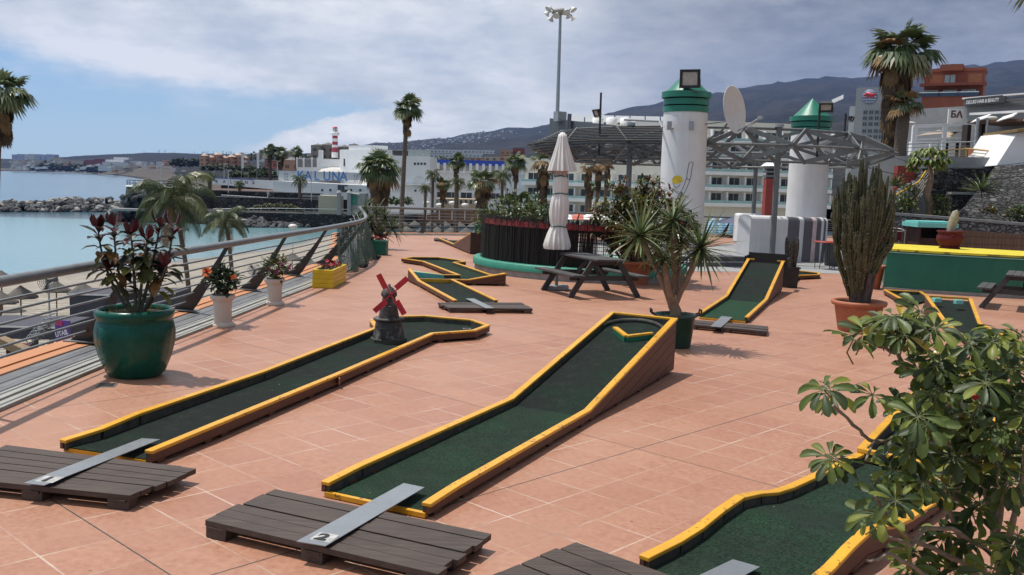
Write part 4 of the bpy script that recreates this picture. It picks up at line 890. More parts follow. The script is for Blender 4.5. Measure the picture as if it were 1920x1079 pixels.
while a < A2_: w_ = g.uniform(.006, .012)/FR; z1 = 1.33+g.uniform(-.03, .02); rd.add([pol(FR-.02, a, 1.2+g.uniform(-.03, .02)), pol(FR-.02, a+w_*1.5, 1.2), pol(FR-.025, a+w_*1.5+g.uniform(-.008, .008), z1), pol(FR-.025, a, z1)], [(0, 1, 2, 3)]); a += .0034
arc(rd, FR-.06, FR-.03, R(196), A2_, 1.215, 1.30); rd.build('red_trim', mat('red_brush_trim', (.19, .022, .024), .8, var=.4, sc=20, dirt=.4), fn)
for k in range(9):
    a = lerp(A0_, A2_, k/8); mb = MB(); p = pol(FR-.14, a, 0); mb.box((p.x, p.y, .75), (.06, .06, 1.16), a); mb.build('post', PICN, fn)
# plants growing inside the round enclosure
g = random.Random(33)
def fanleaf(mb, p, d, r_, g, mi, nseg=13, spread=2.3, droop=.35, up=None):
    """palmate fan: narrow segments radiating from the stalk end"""
    d = Vector(d).normalized(); s = d.cross(Vector((0, 0, 1)))
    if s.length < .05: s = Vector((1, 0, 0))
    s.normalize(); n = s.cross(d); p = Vector(p)
    for k in range(nseg):
        a = (k/(nseg-1)-.5)*spread*1.25; L_ = r_*(1-.28*abs(a/spread*1.6)**2)*g.uniform(.9, 1.05); e = d*math.cos(a)+s*math.sin(a); side = e.cross(n).normalized(); w_ = r_*.105
        m_ = p+e*L_*.55+n*(.05*r_*math.cos(k*PI)); tip = p+e*L_-n*(droop*r_*.25)-Vector((0, 0, droop*r_*(.5+.3*g.random())))
        mb.add([p, m_-side*w_, m_+side*w_, tip], [(0, 1, 2), (1, 3, 2)], mi, False)
def shrub(label, base, cat='shrub', kind='leafy', rad=.5, h=1.6, seed=1, mats=None, group=None):
    r = thing('shrub', label, cat, base, floor='up', group=group); g = random.Random(seed)
    if kind == 'leafy':
        bushy(r, (0, 0, h-rad*.9), rad, 420, .13, mats or [BGN, BYL, YUC], [3, 1, 2], g, .42, z0=.05, stems=14)
    elif kind == 'fan':
        mb = MB(); sm = MB()
        for i in range(26):
            d = sphere_dir(g, -.1, 1); p = Vector((0, 0, h-rad))+d*rad*g.uniform(.5, .9); sm.tube([(0, 0, h*.3), p], .012, 5); fanleaf(mb, p, d, rad*.6, g, g.choice([0, 0, 1]))
        sm.tube([(0, 0, 0), (0, 0, h*.5)], .05, 7); sm.build('stem', BARK, r); mb.build('foliage', mats or [YUC, PALMG], r)
    return r
for i, (x, y, Y, k, rad, h) in enumerate(((955, 385, 26.6, 'leafy', .45, 1.9), (918, 392, 26.2, 'leafy', .4, 1.55), (1000, 392, 27.0, 'leafy', .5, 1.85), (972, 372, 28.0, 'fan', .6, 2.0), (1030, 398, 26.8, 'leafy', .42, 1.6))):
    q = at(x, y, Y); Fq = fl(x, 480); b0 = TF.inverted() @ q
    shrub(['bushy green shrub at the middle of the fenced round bed', 'low green shrub at the left end of the fenced round bed', 'taller thin leaved shrub left of the parasol, inside the brushwood fence', 'small fan leaved palm behind the brushwood fence', 'low shrub just left of the parasol behind the brushwood fence'][i], (b0.x, b0.y, 0), kind=k, rad=rad, h=h, seed=40+i)
# small stacked turquoise planter behind lane 7
q = fl(893, 468); pl = thing('planter', 'green slab planter standing beyond the tall end of the far ramp', 'flower planter', (q.x+.15, q.y+2.0, 0), floor=True)
mb = MB()
for k in range(4): mb.box((0, 0, .25+.5*0+.13*k+.06), (.62+.02*(k % 2), .4, .125))
mb.box((0, 0, .16), (.55, .36, .32)); mb.build('box', GRN, pl, bev=.03); mb = MB(); mb.box((0, 0, .72), (.5, .3, .02)); mb.build('soil', SOIL, pl)
# ------------------------------------------------------------------ green round stage
bl = fl(1655, 456, 1.05); br = fl(1919, 471, 1.05)
FRT = dense([(9.33, 23.42), (9.9, 23.22), (10.87, 23.06), (11.9, 22.96), (13.0, 23.02), (14.6, 23.4), (16.2, 24.2)], .25)
STG = [(p.x, p.y) for p in FRT]+[(17.4, 25.6), (br.x+(br.x-bl.x)*.4, br.y+(br.y-bl.y)*.4), (br.x, br.y), (bl.x, bl.y)]
SC = V2(12.5, 25.0)
def shrink(pl, d):
    o_ = offs(pl+[pl[0]], d)[:-1]; return [(p.x, p.y) for p in o_]
sg = thing('stage', 'low stage painted green with a bright yellow deck at the right', 'stage', (SC.x, SC.y, 0), floor=True)
SL = [(x-SC.x, y-SC.y) for x, y in STG]
mb = MB(); mb.prism(SL, .08, 1.0); mb.build('green_wall', GRN, sg)
mb = MB(); mb.prism([(x*1.008, y*1.015-.01) for x, y in SL], 0, .085); mb.build('base_course', LED, sg)
m, t, b = newmat('yellow_deck_paint'); c = obj_co(t); wv = nd(t, 'ShaderNodeTexWave', {'Vector': c, 'Scale': 2.6, 'Distortion': .15}, bands_direction='Y').outputs[1]
t.links.new(mixc(t, rng(t, wv, .02, .10, .9, 0), mixc(t, rng(t, noi(t, c, 2, 5), .4, .7), (.62, .50, .012), (.72, .62, .05)), (.2, .15, .02)), b.inputs['Base Color']); b.inputs['Roughness'].default_value = .6
mb = MB(); mb.prism([(x*1.004, y*1.008-.005) for x, y in SL], 1.0, 1.05); mb.build('yellow_deck', m, sg)
mb = MB(); mb.prism([(x*1.006, y*1.012-.01) for x, y in SL], .955, .975); mb.build('pale_line', mat('pale_trim', (.25, .45, .38), .6), sg)
sp0 = fl(1780, 466, 1.055); rt = thing('potted_plant', 'round burgundy pot with a stubby grey cactus on the yellow stage', 'potted plant', sp0, floor='up'); rt.scale = (1.35, 1.35, 1.35)
MAR = mat('burgundy_glaze', (.085, .012, .02), .7, dirt=.3, spec=.2); mb = MB(); mb.lathe([(.19, 0), (.2, .02), (.17, .03)], 28); mb.lathe([(.16, .025), (.25, .15), (.255, .23), (.225, .29), (.225, .31), (.255, .325), (.255, .35), (.22, .35), (.21, .31)], 32)
for s in (-1, 1): mb.tube([(s*.0-.05*s-.06, -.245, .25), (-.06, -.27, .27), (-.02, -.245, .25)], .012, 6)
mb.build('pot', MAR, rt); soil(rt, .21, .32); mb = MB(); mb.tube([(0, 0, .3), (.01, 0, .45), (.05, 0, .6), (.07, 0, .72), (.10, 0, .755)], [.075, .085, .085, .06, .02], 14); mb.build('cactus_stump', mat('pale_cactus', (.26, .235, .17), .8, var=.3, sc=14, bmp=.5, bsc=40, dirt=.4, dcol=(.2, .12, .08)), rt)
# ------------------------------------------------------------------ building helpers
_mc = {}
def shared(key, fn):
    if key not in _mc: _mc[key] = fn()
    return _mc[key]
def put(name, me, parent, loc=(0, 0, 0), rz=0.):
    o = bpy.data.objects.new(name, me); COL.objects.link(o); o.parent = parent; o.location = loc; o.rotation_euler = (0, 0, rz); return o
def bld(name, label, cat, pl, pr, ptop, zb, Y, dep, mt, Y2=None, group=None, wall='wall', cap=None, bev=0.):
    """box building: front edge from pixel column pl (depth Y) to pr (depth Y2); local x along the front, y into depth"""
    a = at(pl, ptop, Y); b_ = at(pr, ptop, Y2 or Y); H_ = max(a.z, .0+b_.z if Y2 else a.z)-zb; H_ = a.z-zb
    W_ = math.hypot(b_.x-a.x, b_.y-a.y); root = thing(name, label, cat, (a.x, a.y, zb), math.atan2(b_.y-a.y, b_.x-a.x), group=group)
    mb = MB(); mb.box((W_/2, dep/2, H_/2), (W_, dep, H_)); mb.build(wall, mt, root, bev=bev)
    if cap: mb = MB(); mb.box((W_/2, dep/2, H_+.09), (W_+.2, dep+.2, .18)); mb.build('parapet', cap, root)
    return root, W_, H_
def window(root, x, z, w_, h_, y=0., fr=None, gl=None, mull=1):
    fr = fr or WPL; gl = gl or GLASS
    def mf():
        mb = MB(); f = min(.09, w_*.12)
        mb.box((0, -.02, h_/2), (w_+f, .06, f)); mb.box((0, -.02, -h_/2), (w_+f, .06, f))
        for s in (-1, 1): mb.box((s*w_/2, -.022, 0), (f, .06, h_))
        for k in range(1, mull+1): mb.box((-w_/2+w_*k/(mull+1), -.018, 0), (f*.8, .05, h_))
        return mb.mesh('window', [fr])
    def mg(): mb = MB(); mb.box((0, 0, 0), (w_, .03, h_)); return mb.mesh('pane', [gl])
    k = (round(w_, 2), round(h_, 2), fr.name, gl.name, mull); o = put('window', shared(('f',)+k, mf), root, (x, y, z)); put('pane', shared(('g',)+k, mg), o); return o
def Fz(x, y): return tw((x, y, 0)).z
# ------------------------------------------------------------------ grey paving and platform at the bar
PAV = mat('grey_paving', (.27, .275, .28), .75, var=.12, sc=5, bmp=.15, bsc=40, dirt=.4, dcol=(.17, .17, .17), dsc=1.2); PAVD = mat('dark_riser_tiles', (.085, .09, .095), .6, var=.2, sc=8, dirt=.3)
def fpx(x, y, h=0): q = fl(x, y, h); return (q.x, q.y)
mb = MB(); pv_ = [fpx(1225, 509), fpx(1340, 509.5), fpx(1484, 512), fpx(1585, 514), (11.2, 29.5), (16, 36), (30, 46), (26, 54), (10, 44), (4.2, 30.5)]; mb.prism(pv_, .0, .006); setting('pavement', mb, PAV, True)
p0, p1 = V2(*fpx(1150, 500)), V2(*fpx(1410, 501)); e = (p1-p0).normalized(); n = V2(-e.y, e.x)
mb = MB()
for k, (d0, z0_, z1) in enumerate(((0, .0, .14), (.38, .13, .28))):
    q = [p0+n*d0, p1+n*d0+e*.2, p1+n*6.5+e*.9, p0+n*6.5]; mb.prism([(p.x, p.y) for p in q], z0_, z1, 1, 0)
setting('platform', mb, [PAV, PAVD], True)
# ------------------------------------------------------------------ bar counter
m, t, b = newmat('purple_mosaic'); c = obj_co(t); bk = nd(t, 'ShaderNodeTexBrick', {'Vector': nd(t, 'ShaderNodeMapping', {'Vector': c, 'Rotation': (PI/2, 0, 0)}).outputs[0], 'Color1': (.045, .035, .06, 1), 'Color2': (.09, .075, .11, 1), 'Mortar': (.16, .16, .17, 1), 'Scale': 1., 'Mortar Size': .006, 'Brick Width': .06, 'Row Height': .03}).outputs[0]
t.links.new(bk, b.inputs['Base Color']); b.inputs['Roughness'].default_value = .35; MOS = m
ba = V2(*fpx(1405, 497.5))*1.05; bb = V2(*fpx(1549, 494))*1.03; be = (bb-ba).normalized(); bL = (bb-ba).length
bar_ = thing('bar_counter', 'curved white bar counter with dark mosaic stripes under the grey pergola', 'bar counter', (ba.x, ba.y, 0), math.atan2(be.y, be.x), floor=True)
HB = hb = fv(1493, 408, fl(1493, 497)*1.035)
def slab(x0, x1, mi, proud=0.):
    mb = MB(); vs = []; prof = []; dpt = .55; r_ = .16
    prof = [(-proud, 0), (-proud, HB-r_)]+[(-proud*math.cos(a)+r_*(1-math.cos(a)), HB-r_+(r_+proud)*math.sin(a)) for a in (.4, .8, 1.2, 1.57)]+[(dpt-r_, HB+proud), (dpt, HB-r_), (dpt, 0)]
    bow = lambda x: -.12*math.sin(PI*min(1, max(0, x/bL)))
    n_ = 4
    for i in range(n_+1):
        x = lerp(x0, x1, i/n_)
        for (y, z) in prof: vs.append((x, y+bow(x), z))
    m_ = len(prof); mb.add(vs, [(i*m_+k, (i+1)*m_+k, (i+1)*m_+k+1, i*m_+k+1) for i in range(n_) for k in range(m_-1)]+[tuple(range(m_))[::-1], tuple(range(n_*m_, (n_+1)*m_))], 0, False); return mb
cuts = [(1405, 0), (1445, 0), (1470, 1), (1492, 0), (1500, 1), (1518, 0), (1526, 1), (1536, 0), (1541, 1), (1546, 0), (1549, 0)]
def fx(x):
    d = ray(x, 450, BF); k = (ba.x*d.y-ba.y*d.x)/(be.y*d.x-be.x*d.y); return k

PNK = mat('pinkish_render', (.62, .48, .48), .7)
for i in range(len(cuts)-1):
    x0, x1 = fx(cuts[i][0]), fx(cuts[i+1][0]); wh = cuts[i][1]
    slab(x0, x1, 0, 0. if wh else .012).build('mosaic_panel' if wh else 'white_panel', MOS if wh else (PNK if cuts[i][0] == 1518 else WHT), bar_)
ss_ = fl(1398, 455, .28); st = thing('built_in_seat', 'white rendered built-in seat with a rounded back on the grey platform', 'seat', (ss_.x, ss_.y, .28), R(8), floor=True)
sc_ = ss_.y/FPX
mb = MB(); mb.box((0, .25, 26*sc_), (42*sc_, .18, 56*sc_)); mb.build('backrest', WHT, st, bev=.08); mb = MB(); mb.box((-16*sc_, -.05, 26*sc_), (11*sc_, .5, 55*sc_)); mb.build('side_wall', WHT, st, bev=.09); mb = MB(); mb.box((6*sc_, -.05, 15*sc_), (30*sc_, .5, 5*sc_)); mb.build('seat', WHT, st, bev=.03); mb = MB(); mb.box((8*sc_, -.02, 6*sc_), (28*sc_, .4, 12*sc_)); mb.build('mosaic_base', MOS, st)
tp = fl(1546, 505); tb = thing('bar_table', 'small round red table on thin black legs in front of the striped bar', 'table', tp, floor='up'); sc_ = tp.y/FPX; hT = 52*sc_
mb = MB(); mb.lathe([(23*sc_, hT-.03), (23.5*sc_, hT-.02), (23.5*sc_, hT), (.001, hT)], 28); mb.build('tabletop', mat('red_tabletop', (.42, .05, .035), .4, dirt=.2), tb)
for k in range(4):
    a = PI/4+k*PI/2; mb = MB(); mb.tube([(math.cos(a)*.34, math.sin(a)*.34, 0), (math.cos(a)*.34, math.sin(a)*.34, .18), (math.cos(a)*.15, math.sin(a)*.15, .22), (math.cos(a)*.12, math.sin(a)*.12, hT-.02)], .014, 6); mb.build('leg', BLK, tb)
tp = fl(1558, 499); br_ = thing('waste_barrel', 'dark grey barrel standing behind the red bar table', 'barrel', tp, floor='up'); mb = MB(); mb.lathe([(.2, 0), (.22, .03), (.26, .78), (.27, .80), (.24, .80), (.23, .7)], 24); mb.build('barrel', mat('dark_grey_plastic', (.06, .062, .066), .5), br_)
ac = fl(1452, 478, .28)
# ------------------------------------------------------------------ pergola (space frame on round posts)
PC = Vector((7.5, 37.0)); RP, RO, NS = 5.7, 6.9, 16
pz = Fz(8.7, 31.5)
z_top = at(1467, 242, 31.4).z; z_bot = at(1455, 303, 31.4).z; z_mid = (z_top+z_bot)/2-.05
pg = thing('pergola', 'round grey steel space frame pergola on slim posts around the white chimneys', 'pergola', (PC.x, PC.y, pz))
def pp(r_, a, z): return Vector((r_*math.sin(a), -r_*math.cos(a), z-pz))      # angle from the front
angs = [math.atan2(x-PC.x, -(y-PC.y)) for x, y in ((8.72, 31.4), (4.05, 32.7), (10.8, 42.), (13.6, 39.3), (2.25, 38.2))]
for a in angs:
    x, y = PC.x+RP*math.sin(a), PC.y-RP*math.cos(a)
    mb = MB(); mb.tube([pp(RP, a, Fz(x, y)), pp(RP, a, z_top+.12)], .095, 14); o = mb.build('post', GREYM, pg); mb = MB(); mb.lathe([(.15, 0), (.15, .1)], 12, pp(RP, a, z_top+.05)); mb.build('post_head', LTSTEEL, o)
for nm, r_, z, th in (('top_chord', RP, z_top, .05), ('bottom_chord', RP, z_bot, .045), ('outer_chord', RO, z_mid, .04), ('inner_chord', RP-1.5, z_mid+.1, .035)):
    mb = MB(); mb.tube([pp(r_, 2*PI*k/NS, z) for k in range(NS+1)], th, 8); mb.build(nm, GREYM, pg)
for k in range(NS):
    a0, a1, am = 2*PI*k/NS, 2*PI*(k+1)/NS, 2*PI*(k+.5)/NS
    mb = MB()
    for z in (z_top, z_bot):
        for aa in (a0, a1): mb.bar(pp(RP, aa, z), pp(RO, am, z_mid+(.02 if z > z_mid else -.02)), .05, .15)
    mb.bar(pp(RP, a0, z_top), pp(RP, am, z_bot), .04, .12); mb.bar(pp(RP, a1, z_top), pp(RP, am, z_bot), .04, .12)
    mb.build('outer_brace', GREYM, pg)
    mb = MB()
    for z in (z_top, z_bot):
        for aa in (a0, a1): mb.bar(pp(RP, aa, z), pp(RP-1.5, am, z_mid+.1+(.02 if z > z_mid else -.02)), .04, .11)
    mb.build('inner_brace', GREYM, pg)
SLT = mat('grey_roof_slat', (.085, .09, .095), .6, var=.2)
sect = [k for k in range(NS) if PI*1.02 < (2*PI*(k+.5)/NS) < PI*1.92]
for k in sect:
    mb = MB(); a0, a1 = 2*PI*k/NS, 2*PI*(k+1)/NS
    for j in range(9):
        s = (j+.5)/9; r_ = lerp(RP, RO+.25, s); z = lerp(z_top+.03, z_mid+.03, s); mb.bar(pp(r_, a0, z), pp(r_, a1, z), .145, .02, up=(0, .5, 1))
    for j in range(6):
        s = (j+.5)/6; r_ = lerp(RP, RO+.2, s); z = lerp(z_bot-.03, z_mid-.05, s); mb.bar(pp(r_, a0, z), pp(r_, a1, z), .16, .02)
    mb.build('slatted_roof', SLT, pg)
# ------------------------------------------------------------------ chimneys
def chimney(label, px0, Y, mural=False):
    s = Y/FPX; q = at(px0, 400, Y); zb = Fz(q.x, q.y); root = thing('chimney', label, 'chimney', (q.x, q.y, zb), group='white round chimneys with green caps'); return root, q, zb
for lab, pxb, Y, ptop, rpx, c_ap in (('white round chimney with a diver painted on it and a floodlight on its green cap', 1277, 30., 212, 41.5, 133), ('white round chimney with a green cap rising through the pergola behind the bar', 1511, 35.3, 250, 36., 184)):
    root, q, zb = chimney(lab, pxb, Y); s = Y/FPX; r_ = rpx*s; 
    dx_ = q.x*FPX/Y
    H_ = at(pxb+(400-ptop)*.05, ptop, Y).z-zb; Hc = at(pxb, c_ap, Y).z-zb
    mb = MB(); N = 48; prof = [(r_*1.04, 0)]+[(r_*lerp(1.04, .97, k/12), H_*k/12) for k in range(1, 13)]; mb.lathe(prof, N); mb.build('shaft', WHT, root)
    rh = (Hc-H_-37*s*(1 if Y < 33 else .88))/3
    for k in range(3):
        z0_ = H_+rh*k; rr = r_*(1.0 if k < 2 else 1.09); mb = MB(); mb.lathe([(r_*.8, z0_), (rr, z0_), (rr, z0_+rh*.82), (r_*.8, z0_+rh*.82)], 40, smooth=False); mb.build('cap_ring', CAPG, root)
    mb = MB(); mb.lathe([(r_*.7, H_-.01), (r_*.7, H_+rh*3)], 24); mb.build('dark_core', BLK, root)
    mb = MB(); mb.lathe([(r_*.93, H_+rh*2.9), (.001, Hc)], 40); mb.build('cone', CAPG, root)
    if Y < 33:
        CH1, CH1q, CH1r, CH1H, CH1zb, CH1Hc = root, q, r_, H_, zb, Hc
        LINE = mat('black_mural_line', (.02, .02, .02), .8); YCAP = mat('yellow_mural_paint', (.62, .45, .03), .7)
        def on(px_, py_, out=.004):
            d = ray(px_, py_, BW); # hit the tapered shaft
            tt = (q.y-r_)/d.y
            for _ in range(25):
                P_ = CAM+d*tt; k = (P_.z-zb)/H_; rr = r_*lerp(1.04, .97, k); dd = math.hypot(P_.x-q.x, P_.y-q.y)-rr; tt += dd*.8/ d.y if dd > 0 else dd*.8/d.y
            v_ = Vector((P_.x-q.x, P_.y-q.y, 0)).normalized(); return Vector((P_.x-q.x, P_.y-q.y, P_.z-zb))+v_*out
        for pl_ in ([(1291, 310), (1289, 322), (1287, 335), (1281, 352), (1272, 368), (1262, 386)], [(1298, 312), (1296, 326), (1293, 340), (1288, 352), (1280, 368), (1270, 388)], [(1291, 310), (1293, 305), (1298, 304), (1300, 308), (1298, 312)], [(1287, 335), (1293, 338)], [(1262, 343), (1264, 350), (1270, 352), (1276, 346)]):
            mb = MB(); mb.tube([on(*p) for p in pl_], .008, 5); mb.build('mural_line', LINE, root)
        pol_ = [(1261, 344), (1260, 337), (1264, 331), (1271, 329), (1278, 332), (1280, 339), (1279, 342), (1272, 344), (1268, 346)]
        mb = MB(); cpt = on(1270, 338, .006); mb.add([cpt]+[on(*p, .006) for p in pol_], [(0, 1+k, 1+(k+1) % len(pol_)) for k in range(len(pol_))]); mb.build('mural_cap', YCAP, root)
# ------------------------------------------------------------------ lamps, dish, masts
def flood(label, p, aim, w_, h_, group=None, solar=False):
    """flood lamp whose lens looks along aim"""
    d = Vector(aim).normalized(); z = Vector((0, 0, 1)); x = d.cross(z).normalized(); u = x.cross(d); Mx = Matrix((x, d, u)).transposed().to_4x4(); Mx.translation = Vector(p)
    r = thing('floodlight', label, 'floodlight', group=group, Mx=Mx); mb = MB(); dp_ = w_*.3
    mb.box((0, -dp_/2, 0), (w_*.8, dp_, h_*.8)); mb.build('housing', BLK, r)
    mb = MB(); f = w_*.13
    for s in (-1, 1): mb.box((s*(w_-f)/2, .02, 0), (f if s > 0 else f, .06, h_)); mb.box((0, .021, s*(h_-f)/2), (w_-2*f+.004, .058, f))
    mb.build('frame', BLK, r); mb = MB(); mb.box((0, .015, 0), (w_-2*f, .02, h_-2*f)); mb.build('lens', LENS, r)
    mb = MB(); mb.tube([(-w_/2, 0, 0), (-w_/2-.02, 0, -h_*.65), (w_/2+.02, 0, -h_*.65), (w_/2, 0, 0)], .012, 6); mb.build('bracket', GREYM, r)
    if solar: mb = MB(); mb.box((-.36, -.12, h_*.62), (.42, .28, .02), Mx=Matrix.Rotation(.5, 3, 'Y')); mb.build('solar_panel', STEEL, r)
    return r
p = at(1294, 148, 29.2); flood('big black floodlight on the green cap of the diver chimney', p, (-.35, -1, -.12), .62, .56)
def mast(label, pxb, pyb, pxt, pyt, Y, r_, Yb=None):
    a = at(pxt, pyt, Y); zb = at(pxb, pyb, Y).z; m_ = thing('lamp_pole', label, 'pole', (a.x, a.y, zb)); mb = MB(); mb.tube([(0, 0, 0), (0, 0, a.z-zb)], r_, 10); mb.build('pole', BLK, m_); mb = MB(); mb.lathe([(r_*2, 0), (r_*2, .06)], 10); mb.build('base_plate', GREYM, m_); return m_
mast('thin black pole with a small lamp on the left part of the pergola', 1121, 296, 1127, 174, 32.3, .035); flood('small pale floodlight on the thin black pole above the parasol', at(1119, 212, 32.1), (-.9, -.6, -.55), .30, .26)
mast('thin black pole with a tilted lamp on the right part of the pergola', 1529, 300, 1538, 192, 33., .04); flood('tilted dark floodlight with a solar panel in front of the second green cap', at(1549, 201, 32.8), (-.35, -1, -.75), .46, .36, solar=True)
mast('short black pole with two white spots beside the green capped chimney', 1583, 250, 1586, 213, 37., .04); flood('small white spotlight on the short black pole near the palms', at(1597, 223, 36.9), (.8, -.6, -.3), .3, .2)
mb = MB(); dsh = at(1377, 206, 29.2); nrm = Vector((.76, -.63, .14)).normalized(); zx = Vector((0, 0, 1)); ax = nrm.cross(zx).normalized(); au = ax.cross(nrm)
Mx = Matrix((ax, au, nrm)).transposed().to_4x4(); Mx.translation = dsh; ds = thing('satellite_dish', 'big pale oval satellite dish fixed to the diver chimney', 'satellite dish', Mx=Mx)
mb = MB(); mb.lathe([(.001, -.14), (.2, -.13), (.4, -.10), (.6, -.045), (.735, 0), (.74, .012), (.72, .012), (.6, -.03), (.4, -.085), (.2, -.115), (.001, -.125)], 48); mb.build('reflector', WPL, ds)
lv = Mx.inverted(); 
mb = MB(); mb.tube([lv @ at(1383, 246, 29.0), lv @ at(1400, 236, 28.8), lv @ at(1424, 222, 28.7)], .022, 7); mb.tube([lv @ at(1391, 248, 28.9), lv @ at(1424, 224, 28.7)], .014, 6); mb.box(lv @ at(1426, 221, 28.65), (.16, .10, .12)); mb.build('feed_arm', LTSTEEL, ds)
mb = MB(); mb.tube([lv @ at(1328, 262, 29.9), lv @ at(1352, 247, 29.7), lv @ at(1364, 232, 29.4), lv @ at(1366, 218, 29.3)], .035, 8); mb.tube([lv @ at(1316, 234, 29.6), lv @ at(1362, 228, 29.4)], .018, 6); mb.build('mount', GREYM, ds)
abr = thing('aerial_bracket', 'grey pipe bracket and junction boxes fixed high on the diver chimney', 'bracket', (0, 0, 0)); abr.location = at(1270, 236, 29.4)
for a_, b_ in (((1236, 228), (1170, 225)), ((1240, 240), (1262, 241)), ((1236, 228), (1242, 240))): mb = MB(); mb.tube([at(*a_, 30.2)-at(1270, 236, 29.4), at(*b_, 30.2 if b_[0] < 1200 else 29.4)-at(1270, 236, 29.4)], .03, 7); mb.build('pipe', LTSTEEL, abr)
for x_ in (1255, 1296): mb = MB(); mb.box(at(x_, 236, 29.32)-at(1270, 236, 29.4), (.14, .10, .26)); mb.build('junction_box', LTSTEEL, abr)
rc = bld('chimney', 'square brick red chimney with a grey louvred top, behind the pergola post', 'chimney', 1437, 1458, 335, Fz(10, 38), 38., .46, mat('brick_red_render', (.26, .04, .03), .7, dirt=.2))[0]
Hh = at(1437, 335, 38).z-Fz(10, 38)
for k in range(3): mb = MB(); mb.box((.23, .23, Hh+.10+.17*k), (.52, .52, .09)); mb.build('louvre', GREYM, rc)
mb = MB(); mb.box((.23, .23, Hh+.25), (.3, .3, .5)); mb.build('flue', BLK, rc); mb = MB(); mb.lathe([(.42, Hh+.5), (.001, Hh+.78)], 4, (.23, .23, 0), smooth=False); mb.build('cap', LTSTEEL, rc)
# floodlight mast far behind
Y = 95.; a = at(1051, 22, Y); zb = -7.5; ms_ = thing('floodlight_mast', 'very tall grey floodlight mast with a ring of white lamps', 'floodlight mast', (a.x, a.y, zb)); H_ = a.z-zb
mb = MB(); mb.tube([(0, 0, 0), (0, 0, H_)], [.30, .13], 14); mb.build('mast', LTSTEEL, ms_); mb = MB(); mb.lathe([(.5, H_-.25), (.85, H_-.2), (.85, H_+.1), (.3, H_+.3)], 18); mb.build('ring', mat('mast_ring', (.30, .29, .27), .6), ms_)
lp = MB(); lp.lathe([(.10, .26), (.19, .10), (.36, -.12), (.37, -.14), (.30, -.1)], 14); lpm = lp.mesh('lamp', [WPL])
for k in range(9):
    a_ = 2*PI*k/9+.2; o = put('lamp', lpm, ms_, (math.cos(a_)*1.35, math.sin(a_)*1.35, H_-.35+.35*(k % 3-.6)), a_); o.rotation_euler = (0, R(35+20*(k % 2)), a_+PI)
    o.rotation_euler = (0, -R(40), a_); mb = MB(); mb.tube([(math.cos(a_)*.7, math.sin(a_)*.7, H_-.05), (math.cos(a_)*1.3, math.sin(a_)*1.3, H_-.2+.35*(k % 3-.6))], .05, 6); mb.build('arm', GREYM, ms_)
# dark metal screen behind the pergola
m = mat('slate_screen', (.10, .115, .135), .6, var=.1, dirt=.2)
a = at(1031, 222, 50); b_ = at(1066, 226, 49); c_ = at(1250, 246, 44); scn = thing('roof_screen', 'slate grey metal screen sloping down behind the pergola', 'screen', (a.x, a.y, a.z)); mb = MB()
def lo(p): return Vector(p)-a
zl = at(1031, 300, 50).z-a.z
for p_, q_ in ((a, b_), (b_, c_)): v_ = [lo(p_), lo(q_)]; mb.add([v_[0], v_[1], (v_[1].x, v_[1].y, zl), (v_[0].x, v_[0].y, zl)]+[(x.x, x.y+.15, x.z if i < 2 else zl) for i, x in enumerate((v_[0], v_[1], v_[1], v_[0]))], [(3, 2, 1, 0), (4, 5, 6, 7), (0, 1, 5, 4), (1, 2, 6, 5), (3, 0, 4, 7)])
mb.build('panel', m, scn); mb = MB(); q = lo(at(1068, 214, 48.8)); mb.bar((q.x, q.y, q.z), (q.x-.05, q.y, zl), .25, .2); mb.build('post', m, scn); mb = MB(); q = lo(at(1050, 219, 49.4)); mb.box(q, (.55, .4, .5), .6); mb.build('cap_box', LTSTEEL, scn)
# ------------------------------------------------------------------ palms
def crown_fan(seed, nleaf=34, r_=2.0, dead=14, skirt=1.2, nseg=15, brown=0., sk=.85):
    g = random.Random(seed); mb = MB(); zc = 0.
    for i in range(nleaf):
        z = lerp(.97, -.45, (i+.5)/nleaf)+g.uniform(-.1, .1); z = max(-.6, min(.98, z)); a = i*2.39996+g.uniform(-.3, .3); q = math.sqrt(1-z*z); d = Vector((q*math.cos(a), q*math.sin(a), z))
        pl = r_*g.uniform(.25, .58); p = d*pl+Vector((0, 0, -.06*pl)); s = d.cross(Vector((0, 0, 1))).normalized()*.02
        mb.add([(-s.x, -s.y, 0), (s.x, s.y, 0), p+s, p-s], [(0, 1, 2, 3)], 1)
        mi = g.choice([0, 0, 1, 0]) if z > -.15 else g.choice([0, 1, 2])
        if g.random() < brown: mi = 2
        fanleaf(mb, p, (d+Vector((g.uniform(-.2, .2), g.uniform(-.2, .2), -.15+g.uniform(-.25, .2)))).normalized(), r_*g.uniform(.42, .62), g, mi, nseg, 2.5, .55 if z < .4 else .25)
    for i in range(dead):
        a = g.uniform(0, 6.28); zz = -skirt*g.random(); q = g.uniform(.12, .35)*r_*sk*(1-.3*g.random())*(1+.6*zz/skirt); p = Vector((math.cos(a)*q, math.sin(a)*q, zz-.15*r_)); d = Vector((math.cos(a)*.25, math.sin(a)*.25, -1))
        mb.add([(0, 0, zz+.25), (.03, 0, zz+.25), p, p+Vector((.03, 0, 0))], [(0, 1, 3, 2)], 2); fanleaf(mb, p, d, r_*g.uniform(.3, .6)*(.5+.5*min(1, sk)), g, g.choice([2, 2, 3, 3]), 11, .9, .1)
    return mb.mesh('crown', [PALMG, PALML, PALMD, PALMK])
